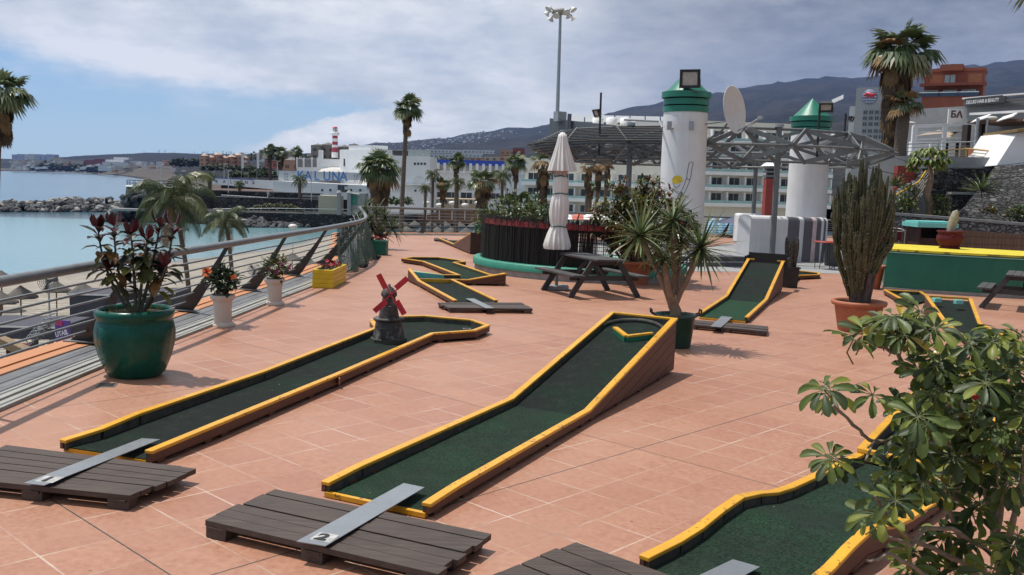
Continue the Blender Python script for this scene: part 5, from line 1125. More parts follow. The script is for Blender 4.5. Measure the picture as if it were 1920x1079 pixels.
def crown_feather(seed, nfr=22, L=2.6, pin=46, dead=3):
    g = random.Random(seed); mb = MB()
    for i in range(nfr+dead):
        el_ = lerp(1.25, -.25, (i/(nfr)))+g.uniform(-.15, .15) if i < nfr else -1.0; a = i*2.39996+g.uniform(-.3, .3); h = Vector((math.cos(a), math.sin(a), 0)); N = 9; p = Vector((0, 0, 0)); d = (h*math.cos(el_)+Vector((0, 0, math.sin(el_)))).normalized(); pts = [p.copy()]; ds = [d.copy()]; Lf = L*g.uniform(.85, 1.1)
        for k in range(N): p = p+d*(Lf/N); d = (d+Vector((0, 0, -.19-.03*k))).normalized(); pts.append(p.copy()); ds.append(d.copy())
        mi = g.choice([0, 0, 0, 1]) if i < nfr else 2
        mb.tube(pts, [.035*(1-.8*k/N) for k in range(N+1)], 4, 1 if mi != 2 else 2, cap=False)
        for k in range(pin):
            s = .12+.88*k/pin; j = min(N-1, int(s*N)); q = pts[j].lerp(pts[j+1], s*N-j); dd = ds[j]; sd_ = dd.cross(Vector((0, 0, 1))).normalized(); ln = Lf*.30*math.sin(PI*min(1, (s*.85+.15)))**.6+.08
            for sg_ in (-1, 1):
                e = (sd_*sg_*.75+dd*.65+Vector((0, 0, -.35-.3*g.random()))).normalized(); m_ = q+e*ln*.55; tip = q+e*ln*.9+Vector((0, 0, -ln*.35)); w_ = dd*.017*Lf/2.6
                mb.add([q-w_*.6, q+w_*.6, m_+w_, m_-w_, tip], [(0, 1, 2, 3), (3, 2, 4)], mi)
    return mb.mesh('crown', [COCG, COCL, PALMD, PALMK])
def trunk_mesh(H_, r0, r1, lean, seed):
    g = random.Random(seed); mb = MB(); N = 14; pts = []; rs = []
    for k in range(N+1):
        s = k/N; pts.append((lean[0]*s*s, lean[1]*s*s, H_*s)); rs.append(lerp(r0, r1, s**.6)*(1+.05*math.sin(k*2.3)))
    mb.tube(pts, rs, 12); return mb.mesh('trunk', [BARK])
PALMG_GRP = {}
def palm(label, base, H_, cm, r0, r1, lean=(0, 0), sc=1., rz=0., seed=0, group=None, name='palm_tree'):
    r = thing(name, label, 'palm tree', base, group=group); put('trunk', trunk_mesh(H_, r0, r1, lean, seed), r); o = put('crown', cm, r, (lean[0], lean[1], H_), rz); o.scale = (sc, sc, sc); return r
CF = [crown_fan(51, 34, 2., 30, 1.8), crown_fan(52, 30, 2., 22, 1.7), crown_fan(53, 30, 2., 80, 2.2, brown=.15, sk=1.5), crown_fan(54, 10, 2., 60, 3.2, brown=.6, sk=.9)]
CP = [crown_feather(61), crown_feather(62, 26, 2.4, 40, 5)]
GZ = -7.5
def palmpx(label, cx, cy, Y, rad_px, cm, bx=None, by=None, zb=GZ, tr=.2, group=None, rz=0., base_r=2.0, seed=0):
    c_ = at(cx, cy, Y); s = rad_px*Y/FPX/base_r
    if bx is not None: q = at(bx, by, Y); k = (c_.z-zb)/max(.1, c_.z-q.z); lean = ((c_.x-q.x)*k, 0)
    else: lean = (0, 0)
    return palm(label, (c_.x-lean[0], Y, zb), c_.z-zb, cm, tr*1.35, tr, lean, s, rz, seed, group)
PG = 'palms of the beachfront garden'
palmpx('tall fan palm at the left edge of the view, standing on the beach', 3, 180, 58, 66, CF[0], -2, 460, tr=.15)
palmpx('tall slender fan palm standing alone to the left of the floodlight mast', 764, 205, 78, 35, CF[1], 754, 440, tr=.17)
palmpx('stout fan palm with a broad brown skirt in front of the white building', 712, 318, 88, 49, crown_fan(55, 40, 2., 110, 2.2, sk=1.5), 711, 390, tr=.55)
feather_c = crown_feather(63, 19, 2.9, 64, 3)
palmpx('bigger coconut palm on the beach with long drooping fronds behind the red leaved croton', 322, 374, 60, 92, feather_c, 332, 440, tr=.13, base_r=2.7, rz=.6)
palmpx('smaller coconut palm on the beach right of the bigger one', 424, 414, 55, 54, crown_feather(64, 17, 2.9, 60, 2), 429, 480, tr=.11, base_r=2.7)
MID = [(856, 304, 95, 17, 1, 'fan palm with a short crown below the blue canopy'), (812, 328, 92, 14, 4, 'small feather palm left of the blue canopy palms'), (798, 353, 88, 11, 4, 'low feather palm behind the back railing, farthest left of its row'), (831, 346, 92, 15, 2, 'brown skirted fan palm second in the row behind the back railing'), (858, 342, 90, 15, 5, 'grey green feather palm with a straight trunk in the row behind the back railing'), (904, 342, 86, 28, 2, 'broad golden skirted fan palm in the middle behind the back railing'), (942, 330, 90, 20, 5, 'dark feather palm right of the golden skirted palm'), (967, 306, 98, 21, 1, 'fan palm with a pale crown left of the pergola edge'), (1019, 306, 84, 30, 3, 'palm with a long ragged brown skirt under the left tip of the pergola'), (1104, 314, 84, 20, 3, 'brown palm seen under the pergola, leftmost of the three before the hotel'), (1123, 312, 88, 18, 3, 'brown palm seen under the pergola, middle one of the three before the hotel'), (1139, 310, 86, 16, 3, 'brown palm seen under the pergola, rightmost of the three before the hotel'), (1108, 352, 90, 11, 2, 'low pale palm stump crown between the hotel palms')]
for i, (x, y, Y, rp, k, lab) in enumerate(MID): palmpx(lab, x, y, Y, rp*1.28, (CF+CP)[k], x-5 if x > 1000 else x-2, y+100, tr=.15 if k < 4 else .13, group=PG, rz=i*1.1, seed=i, base_r=2.0 if k < 4 else 2.3)
g = random.Random(71)
for i, (x, y, rp, k, lab) in enumerate(((506, 284, 17, 1, 'left crown of the clump of fan palms above the pink house'), (526, 287, 17, 2, 'right crown of the clump of fan palms above the pink house'), (557, 285, 15, 1, 'single fan palm left of the white terrace house'))): palmpx(lab, x, y, 300, rp, CF[k], zb=-2, tr=.5, group='palms beyond the white building', rz=i)
palmpx('short feather palm at the left end of the boat shaped white wall', 393, 332, 205, 15, CP[0], zb=-2.3, tr=.35, base_r=2.2)
palmpx('small feather palm before the lettered boat shaped wall', 449, 345, 209, 13, CP[1], zb=-2.0, tr=.22, base_r=2.2)
palmpx('short feather palm in front of the big blue letters', 562, 338, 196, 18, CP[0], zb=-2.9, tr=.3, base_r=2.2, rz=1.)
# two big palms at the right
bigc = crown_fan(81, 30, 2., 150, 3.3, 17, brown=.10, sk=1.05)
q = at(1672, 100, 42); palm('taller of the two big shaggy fan palms at the right, with a brown skirt', (at(1664, 340, 42).x, 42, -.3), at(1668, 100, 42).z+.3, bigc, .36, .30, (.1, 0), .94, .4, 3, 'pair of shaggy fan palms at the right')
palm('shorter of the two big shaggy fan palms at the right', (at(1680, 340, 41).x, 41, -.3), at(1692, 196, 41).z+.3, crown_fan(82, 15, 2., 46, 2.2, 15, brown=.3, sk=.7), .3, .26, (.15, 0), .50, 1.4, 4, 'pair of shaggy fan palms at the right')
palm('fan palm mostly above the frame, its frond tips showing at the top right corner', (at(1985, 200, 26).x, 26, -.3), at(1978, -48, 26).z+.3, CF[1], .2, .16, (0, 0), .75, .3, 5)
# ------------------------------------------------------------------ right hand side: walls, stairs, buildings
def rockmat(name, scl, c1, c2, mort, pale=.0):
    m, t, b = newmat(name); c = obj_co(t); cw = nd(t, 'ShaderNodeMapping', {'Vector': c, 'Scale': (1, 1, 1.35)}).outputs[0]
    cw = nd(t, 'ShaderNodeVectorMath', {0: cw, 1: nd(t, 'ShaderNodeVectorMath', {0: nd(t, 'ShaderNodeTexNoise', {'Vector': c, 'Scale': scl}).outputs[1], 1: (.55/scl,)*3}, operation='MULTIPLY').outputs[0]}, operation='ADD').outputs[0]
    vd = nd(t, 'ShaderNodeTexVoronoi', {'Vector': cw, 'Scale': scl, 'Randomness': .95}, feature='DISTANCE_TO_EDGE').outputs[0]; vc = nd(t, 'ShaderNodeTexVoronoi', {'Vector': cw, 'Scale': scl, 'Randomness': .95}); rr_ = nd(t, 'ShaderNodeSeparateColor', {0: vc.outputs['Color']}).outputs
    stc = mixc(t, rng(t, rr_[0], .1, .95), c1, c2); stc = mixc(t, rng(t, rr_[1], .9, .94, 0, .6), stc, (.22, .215, .21)); stc = mixc(t, rng(t, noi(t, c, scl*3, 5), .4, .7, 0, .5), stc, [x*.6 for x in c1])
    t.links.new(mixc(t, rng(t, vd, .01, .06), mort, stc), b.inputs['Base Color']); b.inputs['Roughness'].default_value = .85; bump(t, b, mth(t, 'ADD', rng(t, vd, 0, .14), mth(t, 'MULTIPLY', rr_[2], .5)), 1., .4/scl); return m
ROCK = rockmat('lava_stone_wall', 4.4, (.020, .0195, .020), (.072, .071, .072), (.010, .010, .011))
ROCKP = rockmat('pale_rubble_wall', 5.5, (.13, .13, .128), (.30, .295, .285), (.045, .043, .04))
PALE = mat('pale_coping', (.27, .27, .26), .85, var=.1, dirt=.3)
def wallpx(name, label, pts, Y, zb, thick, mt, cap=None, cat='retaining wall', lean=0.):
    """wall whose face follows pixel points of its top edge; pts: (px, py, depth)"""
    P = [at(x, y, yy) for x, y, yy in pts]; base = Vector((P[0].x, P[0].y, zb)); r = thing(name, label, cat, base); mb = MB(); vs = []
    for p in P:
        q = p-base; vs += [(q.x, q.y-lean, 0), (q.x, q.y, q.z), (q.x, q.y+thick, q.z), (q.x, q.y+thick, 0)]
    n_ = len(P); fs = [(i*4+k, (i+1)*4+k, (i+1)*4+(k+1) % 4, i*4+(k+1) % 4) for i in range(n_-1) for k in range(4)]+[(3, 2, 1, 0), ((n_-1)*4, (n_-1)*4+1, (n_-1)*4+2, (n_-1)*4+3)]
    mb.add(vs, fs); mb.build('stone_face', mt, r)
    if cap is not None:
        mb = MB()
        for i in range(n_-1): a_, b_ = P[i]-base, P[i+1]-base; mb.bar(a_+Vector((0, thick/2, .03)), b_+Vector((0, thick/2, .03)), thick+.08, .09)
        mb.build('coping', cap, r)
    return r
zt = Fz(14, 33)
wallpx('low_wall', 'long low grey stone wall behind the reed screen at the right', [(1668, 402, 33.5), (1780, 411, 33), (1925, 423, 32.5), (2100, 436, 32)], 33, zt, .5, ROCKP, PALE)
wallpx('retaining_wall', 'dark lava stone wall in the middle of the rock garden with a pale coping', [(1786, 364, 36.3), (1890, 366, 36.0), (1960, 368, 36)], 36, zt, .6, ROCK, PALE)
wallpx('retaining_wall', 'tall dark lava stone wall below the ochre ramp railing', [(1730, 316, 38.6), (1782, 316, 38.2), (1850, 316, 38), (1990, 314, 38)], 38, zt, .8, ROCK)
wallpx('retaining_wall', 'lava stone buttress beside the stairs with the leafy tree', [(1690, 380, 37.4), (1716, 352, 37.3), (1736, 322, 37.2), (1778, 322, 37.0)], 37, zt, .9, ROCK)
# sloping lava bank at the far right
a0, a1, a2, a3 = at(1866, 312, 38.), at(2060, 300, 37.), at(2060, 425, 33.2), at(1790, 412, 34.)
a4 = at(1905, 366, 36.2)
bk = thing('lava_bank', 'sloping bank of fitted lava stone at the far right', 'stone bank', a3); mb = MB(); mb.add([a3-a3, a2-a3, a1-a3, a0-a3, (0, 2, -.5), (a2-a3)+Vector((0, 2, -.5)), (a1-a3)+Vector((0, 1, -1)), (a0-a3)+Vector((0, 1, -1))], [(0, 1, 2, 3), (7, 6, 5, 4), (0, 3, 7, 4), (1, 5, 6, 2), (3, 2, 6, 7), (0, 4, 5, 1)])
mb.build('stone_face', ROCK, bk)
# reed screen
m, t, b = newmat('reed_mat'); c = obj_co(t); nn_ = noi(t, nd(t, 'ShaderNodeMapping', {'Vector': c, 'Scale': (60, 60, 1.2)}).outputs[0], 1., 4, .7); wv = nd(t, 'ShaderNodeTexWave', {'Vector': c, 'Scale': 1.3}, bands_direction='Z').outputs[1]
t.links.new(mixc(t, rng(t, wv, .03, .09, .5, 0), mixc(t, rng(t, nn_, .3, .7), (.07, .045, .032), (.20, .135, .095)), (.05, .03, .025)), b.inputs['Base Color']); b.inputs['Roughness'].default_value = .85; REED = m
wallpx('reed_screen', 'brown reed screen standing behind the yellow deck', [(1660, 425, 32.), (1720, 428, 31.8), (1800, 432, 31.5), (1925, 441, 31.2), (2100, 455, 30.5)], 31, zt, .05, REED, cat='screen')
s = 31./FPX; q0, q1 = at(1722, 452, 30.6), at(1792, 452, 30.2); sh = thing('kiosk', 'small dark red kiosk with a turquoise roof behind the yellow deck', 'kiosk', (q0.x, q0.y, zt)); Hk = at(1722, 426, 30.6).z-zt; Wk = q1.x-q0.x
KR = mat('dark_red_board', (.045, .017, .013), .7, var=.3); mb = MB(); mb.box((Wk/2, .9, Hk/2), (Wk-.06, .05, Hk)); mb.box((.04, .45, Hk/2), (.06, .9, Hk)); mb.box((Wk-.04, .45, Hk/2), (.06, .9, Hk)); mb.box((Wk/2, .2, Hk*.38), (Wk-.1, .06, .76*Hk)); mb.build('body', KR, sh)
mb = MB(); mb.box((Wk/2, .42, Hk+.07), (Wk+.3, 1.25, .14)); mb.box((Wk/2, .42, Hk+.165), (Wk+.2, 1.0, .05)); mb.build('roof', TURQ, sh)
tp = fl(1676, 469, .9); ch = thing('metal_chair', 'thin metal chair with a dark red back at the left end of the stage', 'chair', (at(1676, 456, 29.5).x, 29.5, Fz(12, 29.5))); zc = at(1676, 456, 29.5).z-Fz(12, 29.5)
mb = MB(); mb.tube([(.28*math.cos(a), .24*math.sin(a), zc+.42+.04*math.sin(a)) for a in [PI*2*k/20 for k in range(21)]], .014, 6)
for x_, y_ in ((-.22, -.2), (.22, -.2), (-.22, .2), (.22, .2)): mb.tube([(x_, y_, 0), (x_*1.1, y_*1.1, zc+.42)], .014, 6)
mb.build('frame', LTSTEEL, ch); mb = MB(); mb.box((0, 0, zc), (.46, .44, .04)); mb.build('seat', KR, ch); mb = MB(); mb.box((.12, .2, zc+.25), (.36, .03, .36)); mb.build('back', MAR, ch)
# stairs with the yellow handrail
OCH = mat('ochre_rail_paint', (.48, .30, .09), .5, var=.15, dirt=.3); YR = mat('yellow_handrail_paint', (.55, .34, .03), .45)
def railing(label, tops, Y, drop, nb, mt, mt2, posts=None, r_=.03, name='railing'):
    """tops: pixel points (x, y, depth) of the handrail; nb bars below it"""
    P = [at(*p) for p in tops]; rt = thing(name, label, 'railing', (P[0].x, P[0].y, P[0].z-drop)); B0_ = Vector((P[0].x, P[0].y, P[0].z-drop))
    mb = MB(); mb.tube([p-B0_ for p in P], r_, 8); mb.build('handrail', mt, rt)
    for k in range(1, nb+1): mb = MB(); mb.tube([p-B0_-Vector((0, 0, drop*.88*k/nb)) for p in P], r_*.5, 6); mb.build('rail_bar', mt2, rt)
    for i in range(len(P)-1):
        L_ = (P[i+1]-P[i]).length; n_ = max(1, int(L_/1.6))
        for k in range(n_+(1 if i == len(P)-2 else 0)): p = P[i].lerp(P[i+1], k/n_)-B0_; mb = MB(); mb.tube([p, p-Vector((0, 0, drop))], r_*.8, 6); mb.build('post', mt, rt)
    return rt
railing('yellow handrail with thin bars along the stairs up the rock garden', [(1671, 371, 34.2), (1722, 342, 35.6), (1734, 324, 36.4), (1752, 300, 37)], 35, .85, 5, YR, LTSTEEL)
a, b_ = at(1672, 400, 34.4), at(1750, 330, 37.4); stp = thing('stairs', 'stone stairs climbing the rock garden behind the yellow handrail', 'stairs', (a.x, a.y, zt)); mb = MB(); NSS = 14
for k in range(NSS): s = k/NSS; x = lerp(0, b_.x-a.x, s); y = lerp(0, b_.y-a.y, s)+.3; z = lerp(a.z, b_.z, (k+1)/NSS)-zt; mb.box((x, y+.5, z/2), ((b_.x-a.x)/NSS+.05, 1.3, z))
mb.build('steps', CONC, stp)
railing('ochre ramp railing in front of the orange wall at the right', [(1764, 283, 40.5), (1812, 279, 40.2), (1862, 284, 39.8), (1900, 280, 39.)], 40, .78, 5, OCH, OCH, r_=.035)
railing('grey steel railing of the upper walkway before the white frame', [(1690, 271, 43.5), (1760, 268, 43.2), (1840, 266, 43), (1890, 270, 42.5)], 43, .8, 4, LTSTEEL, LTSTEEL)
railing('short sloping grey railing beside the white gable at the right', [(1872, 262, 41), (1894, 281, 39.8)], 40, .7, 4, LTSTEEL, LTSTEEL)
railing('grey railing left of the shaggy palms', [(1640, 283, 42.5), (1700, 283, 42.)], 42, .75, 3, LTSTEEL, LTSTEEL)
# ground of the upper terrace
uz = at(1800, 296, 40.5).z; mb = MB(); pts = [at(1640, 300, 41), at(1745, 318, 39.4), at(2050, 318, 39)]; mb.prism([(pts[0].x, 41.3), (pts[1].x, 39.6), (pts[2].x, 39), (80, 60), (80, 130), (at(1640, 300, 130).x, 130)], uz-3., uz); setting('upper_terrace', mb, CONC)
mb = MB(); ow_ = bld('orange_wall', 'orange rendered wall behind the ochre ramp railing', 'wall', 1822, 1885, 280, uz-.2, 41.2, .3, mat('coral_render', (.46, .14, .075), .8, dirt=.2))
rp = bld('planter_wall', 'dark red rendered planter wall between the big palms and the leafy tree', 'wall', 1684, 1718, 311, zt, 37.8, .4, mat('dark_red_render', (.22, .03, .022), .7))
# white gable at the far right
GB = at(1868, 312, 38.4); gx = [Vector((0, 0, 0)), at(1908, 249, 38.4)-GB, at(2010, 235, 38.2)-GB, at(2010, 312, 38.2)-GB]
wg = thing('white_gable', 'white sloping end wall at the far right above the lava bank', 'wall', GB); mb = MB(); mb.add(gx+[v_+Vector((0, 3, 0)) for v_ in gx], [(0, 3, 2, 1), (4, 5, 6, 7), (0, 1, 5, 4), (1, 2, 6, 5), (0, 4, 7, 3), (2, 3, 7, 6)]); mb.build('wall', WALLW, wg)
mb = MB(); mb.bar(gx[1]+Vector((-.02, 1.4, .06)), gx[2]+Vector((0, 1.4, .06)), 3.4, .12); mb.build('coping', mat('ochre_thatch', (.30, .20, .09), .9), wg)
# white frame pergola
fr_ = thing('shade_pergola', 'white square framed shade pergola on the upper walkway', 'pergola', (at(1713, 290, 46).x, 46, uz)); X0 = at(1713, 290, 46).x
def rel(x, y, Y): p = at(x, y, Y); return Vector((p.x-X0, p.y-46, p.z-uz))
for x_, yt in ((1714, 238), (1772, 236), (1834, 233)):
    for dY in (0, 2.5): p = rel(x_+(3 if dY else 0), yt, 46+dY); mb = MB(); mb.box((p.x, p.y, p.z/2), (.16, .16, p.z)); mb.build('post', WALLW, fr_)
for dz in (0, -.28, -.62): mb = MB(); a, b_ = rel(1712, 238, 46), rel(1836, 233, 46); mb.bar(a+Vector((0, 0, dz)), b_+Vector((0, 0, dz)), .14, .14 if dz == 0 else .07); mb.build('beam', WALLW, fr_)
mb = MB(); a, b_ = rel(1714, 237, 48.5), rel(1836, 232, 48.5); mb.bar(a, b_, .14, .14); mb.build('beam', WALLW, fr_)
mb = MB(); a = rel(1776, 236, 47); pk = rel(1796, 224, 48.5); c1, c2, c3_ = rel(1716, 255, 46.4), rel(1832, 252, 46.4), rel(1775, 262, 46.3); mb.add([pk, rel(1774, 236, 47), rel(1826, 236, 47)], [(0, 1, 2)]); mb.add([c1, rel(1772, 250, 47.5), c3_, rel(1800, 246, 48), c2, rel(1760, 244, 48.4)], [(0, 1, 5), (1, 2, 3), (1, 3, 5), (3, 4, 5)])
mb.build('shade_sail', mat('beige_sailcloth', (.36, .28, .21), .8, var=.1), fr_)
for i, x_ in enumerate((1722, 1760, 1780, 1802, 1822)): mb = MB(); p = rel(x_, 270, 47.2); mb.box((p.x, p.y, .5), (.75, .5, .95)); mb.build('white_panel', WALLW, fr_)
# salon building
SB, W_, H_ = bld('salon_building', 'grey concrete shop building with a hair salon sign at the right edge', 'building', 1808, 2080, 192, uz, 47, 6, CONC, Y2=41)
sl = SB.matrix_world.inverted()
mb = MB(); a, b_ = sl @ at(1808, 185.5, 46.9), sl @ at(2050, 166, 41.2); mb.bar(a, b_, .3, .07); mb.build('white_rail', WALLW, SB); mb = MB(); 
for k in range(3): mb.bar(a+Vector((0, 0, -.13*k-.15)), b_+Vector((0, 0, -.13*k-.15)), .05, .04)
mb.build('railing_bar', GREYM, SB)
Lq, Rq = sl @ at(1815, 193, 46.7), sl @ at(1893, 186, 44.9); sgn = thing('shop_sign', 'dark shop sign reading DELUKS HAIR & BEAUTY on the parapet', 'sign', SB.matrix_world @ Vector((Lq.x, -.34, Lq.z)), SB.rotation_euler.z if False else math.atan2(SB.matrix_world[1][0], SB.matrix_world[0][0])); wS = Rq.x-Lq.x; tilt = math.atan2(Rq.z-Lq.z, wS)
mb = MB(); mb.box((wS/2, 0, 0), (wS, .06, .36)); o = mb.build('board', mat('sign_board', (.05, .05, .055), .6), sgn); o.rotation_euler = (0, -tilt, 0)
text('lettering', 'DELUKS HAIR & BEAUTY', .235, WALLW, sgn, (wS*.035, -.036, -.095), (PI/2, -tilt, 0), .004, shear=.2, off=.004, sx=wS*.93/2.95)
mb = MB(); Hs = (sl @ at(1830, 222, 46)).z; mb.box((W_*.5+1, -1.2, Hs-.35), (W_-2, 2.6, .12)); mb.build('soffit', mat('brown_soffit', (.13, .075, .05), .7, var=.2), SB)
mb = MB(); mb.box((W_*.5+.6, -.02, Hs/2-.4), (W_-1, .1, Hs-.8)); mb.build('shopfront', mat('dark_shopfront', (.02, .017, .016), .4, var=.4), SB)
for i in range(6): mb = MB(); mb.bar((2.4+i*1.25, -2.6, Hs-.30), (3.05+i*1.25, -2.45, Hs-.10), .95, .04, up=(0, -.3, 1)); mb.build('awning_panel', WALLW, SB)
mb = MB(); mb.box((W_*.5+1.1, -2.5, Hs+.02), (W_-2, .08, .10)); mb.build('canopy_edge', WALLW, SB)
for x_ in (1862-1808, 1890-1808): mb = MB(); mb.box((W_*(x_)/272*1.0, -1.6, Hs/2-.2), (.28, .28, Hs-.4)); mb.build('column', mat('dark_column', (.05, .035, .03), .6), SB)
bld('grey_building', 'plain grey concrete building behind the big palms at the right', 'building', 1676, 1809, 207, uz-1, 52, 2, CONC, Y2=48.5)
a, b_ = at(1777, 232, 47.6), at(1808, 205, 47.6); sg2 = thing('letter_sign', 'white sign panel with two Cyrillic capitals beside the shop building', 'sign', (a.x, 47.6, a.z)); wS, hS = b_.x-a.x, b_.z-a.z; mb = MB(); mb.box((wS/2, .04, hS/2), (wS, .08, hS)); mb.build('panel', WALLW, sg2)
text('lettering', '\u0411\u0410', hS*.62, mat('dark_red_lettering', (.11, .03, .02), .6, var=.6, sc=5), sg2, (wS*.14, -.006, hS*.42), (PI/2, 0, 0), .006, off=.015)
lp_ = at(1840, 222, 42.5)
for x_, yt, yb, Y in ((1834, 222, 285, 42.2), (1852, 223, 290, 42), (1700, 233, 300, 43.4)):
    p = at(x_, yt, Y); zb = uz; r = thing('lamp_post', {1834: 'thick grey post under the awning edge at the right', 1852: 'thin lamp post right of the thick grey awning post', 1700: 'grey lamp post with a white head beside the shaggy palms'}[x_], 'lamp post', (p.x, p.y, zb)); mb = MB(); mb.tube([(0, 0, 0), (0, 0, p.z-zb)], .07 if x_ != 1852 else .04, 10); mb.build('pole', LTSTEEL, r)
    if x_ != 1834: mb = MB(); mb.ball((.15, -.1, p.z-zb+.03), .16, 10, 6, sq=(1.5, 1, .5)); mb.build('lamp_head', WPL, r)
# terracotta hotel
HO, W_, H_ = bld('hotel', 'terracotta coloured hotel block with balconies high at the right', 'building', 1735, 1846, 134, uz-2, 95, 3, REDB, Y2=92.4)
hoi = HO.matrix_world.inverted(); zz_ = lambda py: at(1790, py, 93.7).z-(uz-2); xx_ = lambda px_: W_*(px_-1735)/111.
mb = MB(); mb.box((W_*.5, -.5, zz_(160)), (W_+.6, 1.2, .25)); mb.build('cornice', mat('dark_terracotta', (.20, .05, .035), .8), HO)
mb = MB(); mb.box((xx_(1786), .3, zz_(128)), (xx_(1806)-xx_(1764), 2., .6)); mb.box((W_/2, 1.5, H_+.05), (W_+.2, 3.2, .3)); mb.build('roof_edge', REDB, HO)
for x_ in (1752, 1765, 1823, 1836): mb = MB(); mb.box((xx_(x_), -.02, zz_(149)), (.62, .06, .95)); mb.build('inset_panel', mat('orange_inset', (.34, .14, .07), .8), HO)
window(HO, xx_(1783), zz_(149), 1.05, .95, fr=REDB, gl=mat('pale_window', (.38, .46, .46), .25))
for x_ in (1749, 1785, 1820): window(HO, xx_(x_), zz_(176), 1.15, .62, y=-.02, fr=WPL, gl=mat('blue_window', (.14, .22, .30), .2)); mb = MB(); mb.box((xx_(x_), -.7, zz_(182)), (1.9, 1.2, .12)); mb.box((xx_(x_), -1.25, zz_(179)), (1.9, .06, .42)); mb.build('balcony', mat('dark_blue_glass', (.03, .05, .09), .2), HO); mb = MB(); mb.box((xx_(x_), -1.25, zz_(175.5)), (1.95, .08, .08)); mb.build('balcony_rail', WALLW, HO)
mb = MB(); mb.box((W_/2, -.6, zz_(198)), (W_, 1.2, 1.6)); mb.build('lower_terrace', REDB, HO)
bld('roof_plant_room', 'grey concrete rooftop block behind the crown of the shaggy palm', 'building', 1702, 1749, 112, at(1720, 141, 88).z, 88, 6, CONC, cap=GREYM)
TWR, W_, H_ = bld('apartment_tower', 'pale apartment tower with a globe emblem left of the big palms', 'building', 1606, 1668, 165, uz-6, 120, 2.5, mat('pale_tower_wall', (.27, .28, .29), .8, dirt=.3, dsc=.4), Y2=118.3)
k_ = 120/FPX; xt = lambda p: W_*(p-1606)/62.; zt_ = lambda p: at(1630, p, 120).z-(uz-6)
for j, py in enumerate((212, 223, 234, 247, 258, 270, 281)):
    for i, x_ in enumerate((1626, 1637, 1648, 1658)): window(TWR, xt(x_), zt_(py), .5, .48, fr=CONC)
mb = MB(); mb.lathe([(1.15, 0), (1.15, .08), (.001, .09)], 32); mb.xf(Matrix.Scale(.8, 4)); mb.xf(Matrix.Rotation(PI/2, 4, 'X')); o = mb.build('globe_emblem', mat('emblem_blue', (.12, .17, .30), .6, var=.1), TWR); o.location = (xt(1632), -.02, zt_(183))
mb = MB()
for k in (-2, -1, 0, 1, 2): mb.bar((k*.4, -.115, -math.sqrt(max(0, 1.2-(k*.4)**2))), (k*.4, -.115, math.sqrt(max(0, 1.2-(k*.4)**2))), .06, .02); mb.bar((-math.sqrt(max(0, 1.2-(k*.4)**2)), -.117, k*.4), (math.sqrt(max(0, 1.2-(k*.4)**2)), -.117, k*.4), .02, .06)
mb.xf(Matrix.Scale(.8, 4)); o = mb.build('emblem_grid', WALLW, TWR); o.location = (xt(1632), -.02, zt_(183)); mb = MB(); mb.tube([(-1., -.14, .1), (-.4, -.14, .55), (.3, -.14, .25), (1.0, -.14, .4)], [.03, .22, .28, .04], 8); mb.tube([(-.7, -.14, -.15), (0, -.14, .1), (.8, -.14, -.1)], [.03, .16, .03], 8); mb.xf(Matrix.Scale(.8, 4)); o = mb.build('emblem_swoosh', RED, TWR); o.location = (xt(1632), -.02, zt_(183))
mb = MB(); mb.box((-.35, 1.3, zt_(200)/2), (.7, 2, zt_(200))); mb.build('side_wing', mat('pale_side_wing', (.42, .44, .44), .8), TWR)
# plants of the rock garden
def rockplant(label, px_, py_, Y, kind, rad, h, seed, mats=None):
    q = at(px_, py_, Y); r = thing('plant', label, 'plant', (q.x, q.y, q.z)); g = random.Random(seed)
    if kind == 'agave':
        mb = MB(); rosette(mb, (0, 0, .05), g, 46, rad, .09, [0, 0, 1], .02, .35); mb.build('foliage', [YUC, YUC2], r)
    else: bushy(r, (0, 0, h*.5), rad, 260, .15, mats or [BGN, BYL, YUC], [3, 2, 2], g, .45, sq=(1, .8, h*.55/rad), stems=5)
    return r
rockplant('spiky green agave on the pale coping of the middle lava wall', 1840, 363, 36.2, 'agave', 1.0, .8, 91); rockplant('yellow green spiky plant below the dark red planter wall', 1678, 352, 36.0, 'agave', .6, .6, 92)
rockplant('round yellow green bush at the right end of the low stone wall', 1905, 420, 34.0, 'bush', .36, .6, 93); rockplant('yellow green bush between the stairs and the low stone wall', 1695, 400, 34.4, 'bush', .4, .55, 94); rockplant('dark green bush under the leafy tree on the low stone wall', 1762, 405, 34.6, 'bush', .45, .75, 95); rockplant('small olive bush right of the kiosk roof', 1855, 412, 34.5, 'bush', .32, .4, 96, [CRG, BYL, CRO])
rockplant('taller green shrub left of the crooked tree trunk', 1704, 392, 35., 'bush', .35, .95, 97)
q = at(1742, 405, 34.8); r = thing('tree', 'small tree with a crooked trunk and drooping bright green leaf whorls in the rock garden', 'tree', (q.x, q.y, zt)); g = random.Random(98)
def rl(x, y, Y=34.8): p = at(x, y, Y); return Vector((p.x-q.x, p.y-q.y, p.z-zt))
mb = MB(); mb.tube([rl(1742, 430), rl(1745, 385), rl(1738, 362), rl(1746, 335), rl(1743, 310)], [.16, .14, .15, .1, .07], 9); mb.build('trunk', BARKL, r); mb = MB()
for i in range(46):
    d = sphere_dir(g, -.5, 1); p = rl(1742, 302)+Vector((d.x*.62, d.y*.5, d.z*.52)); 
    for k in range(9): a = k*.7+g.random(); leafq(mb, p, (math.cos(a), math.sin(a), -.15), (0, 0, 1), .30, .085, g.choice([0, 0, 1, 2]), .55, .2)
mb.build('crown', [leaf('bright_leaf', (.13, .19, .03)), BYL, BGN], r)
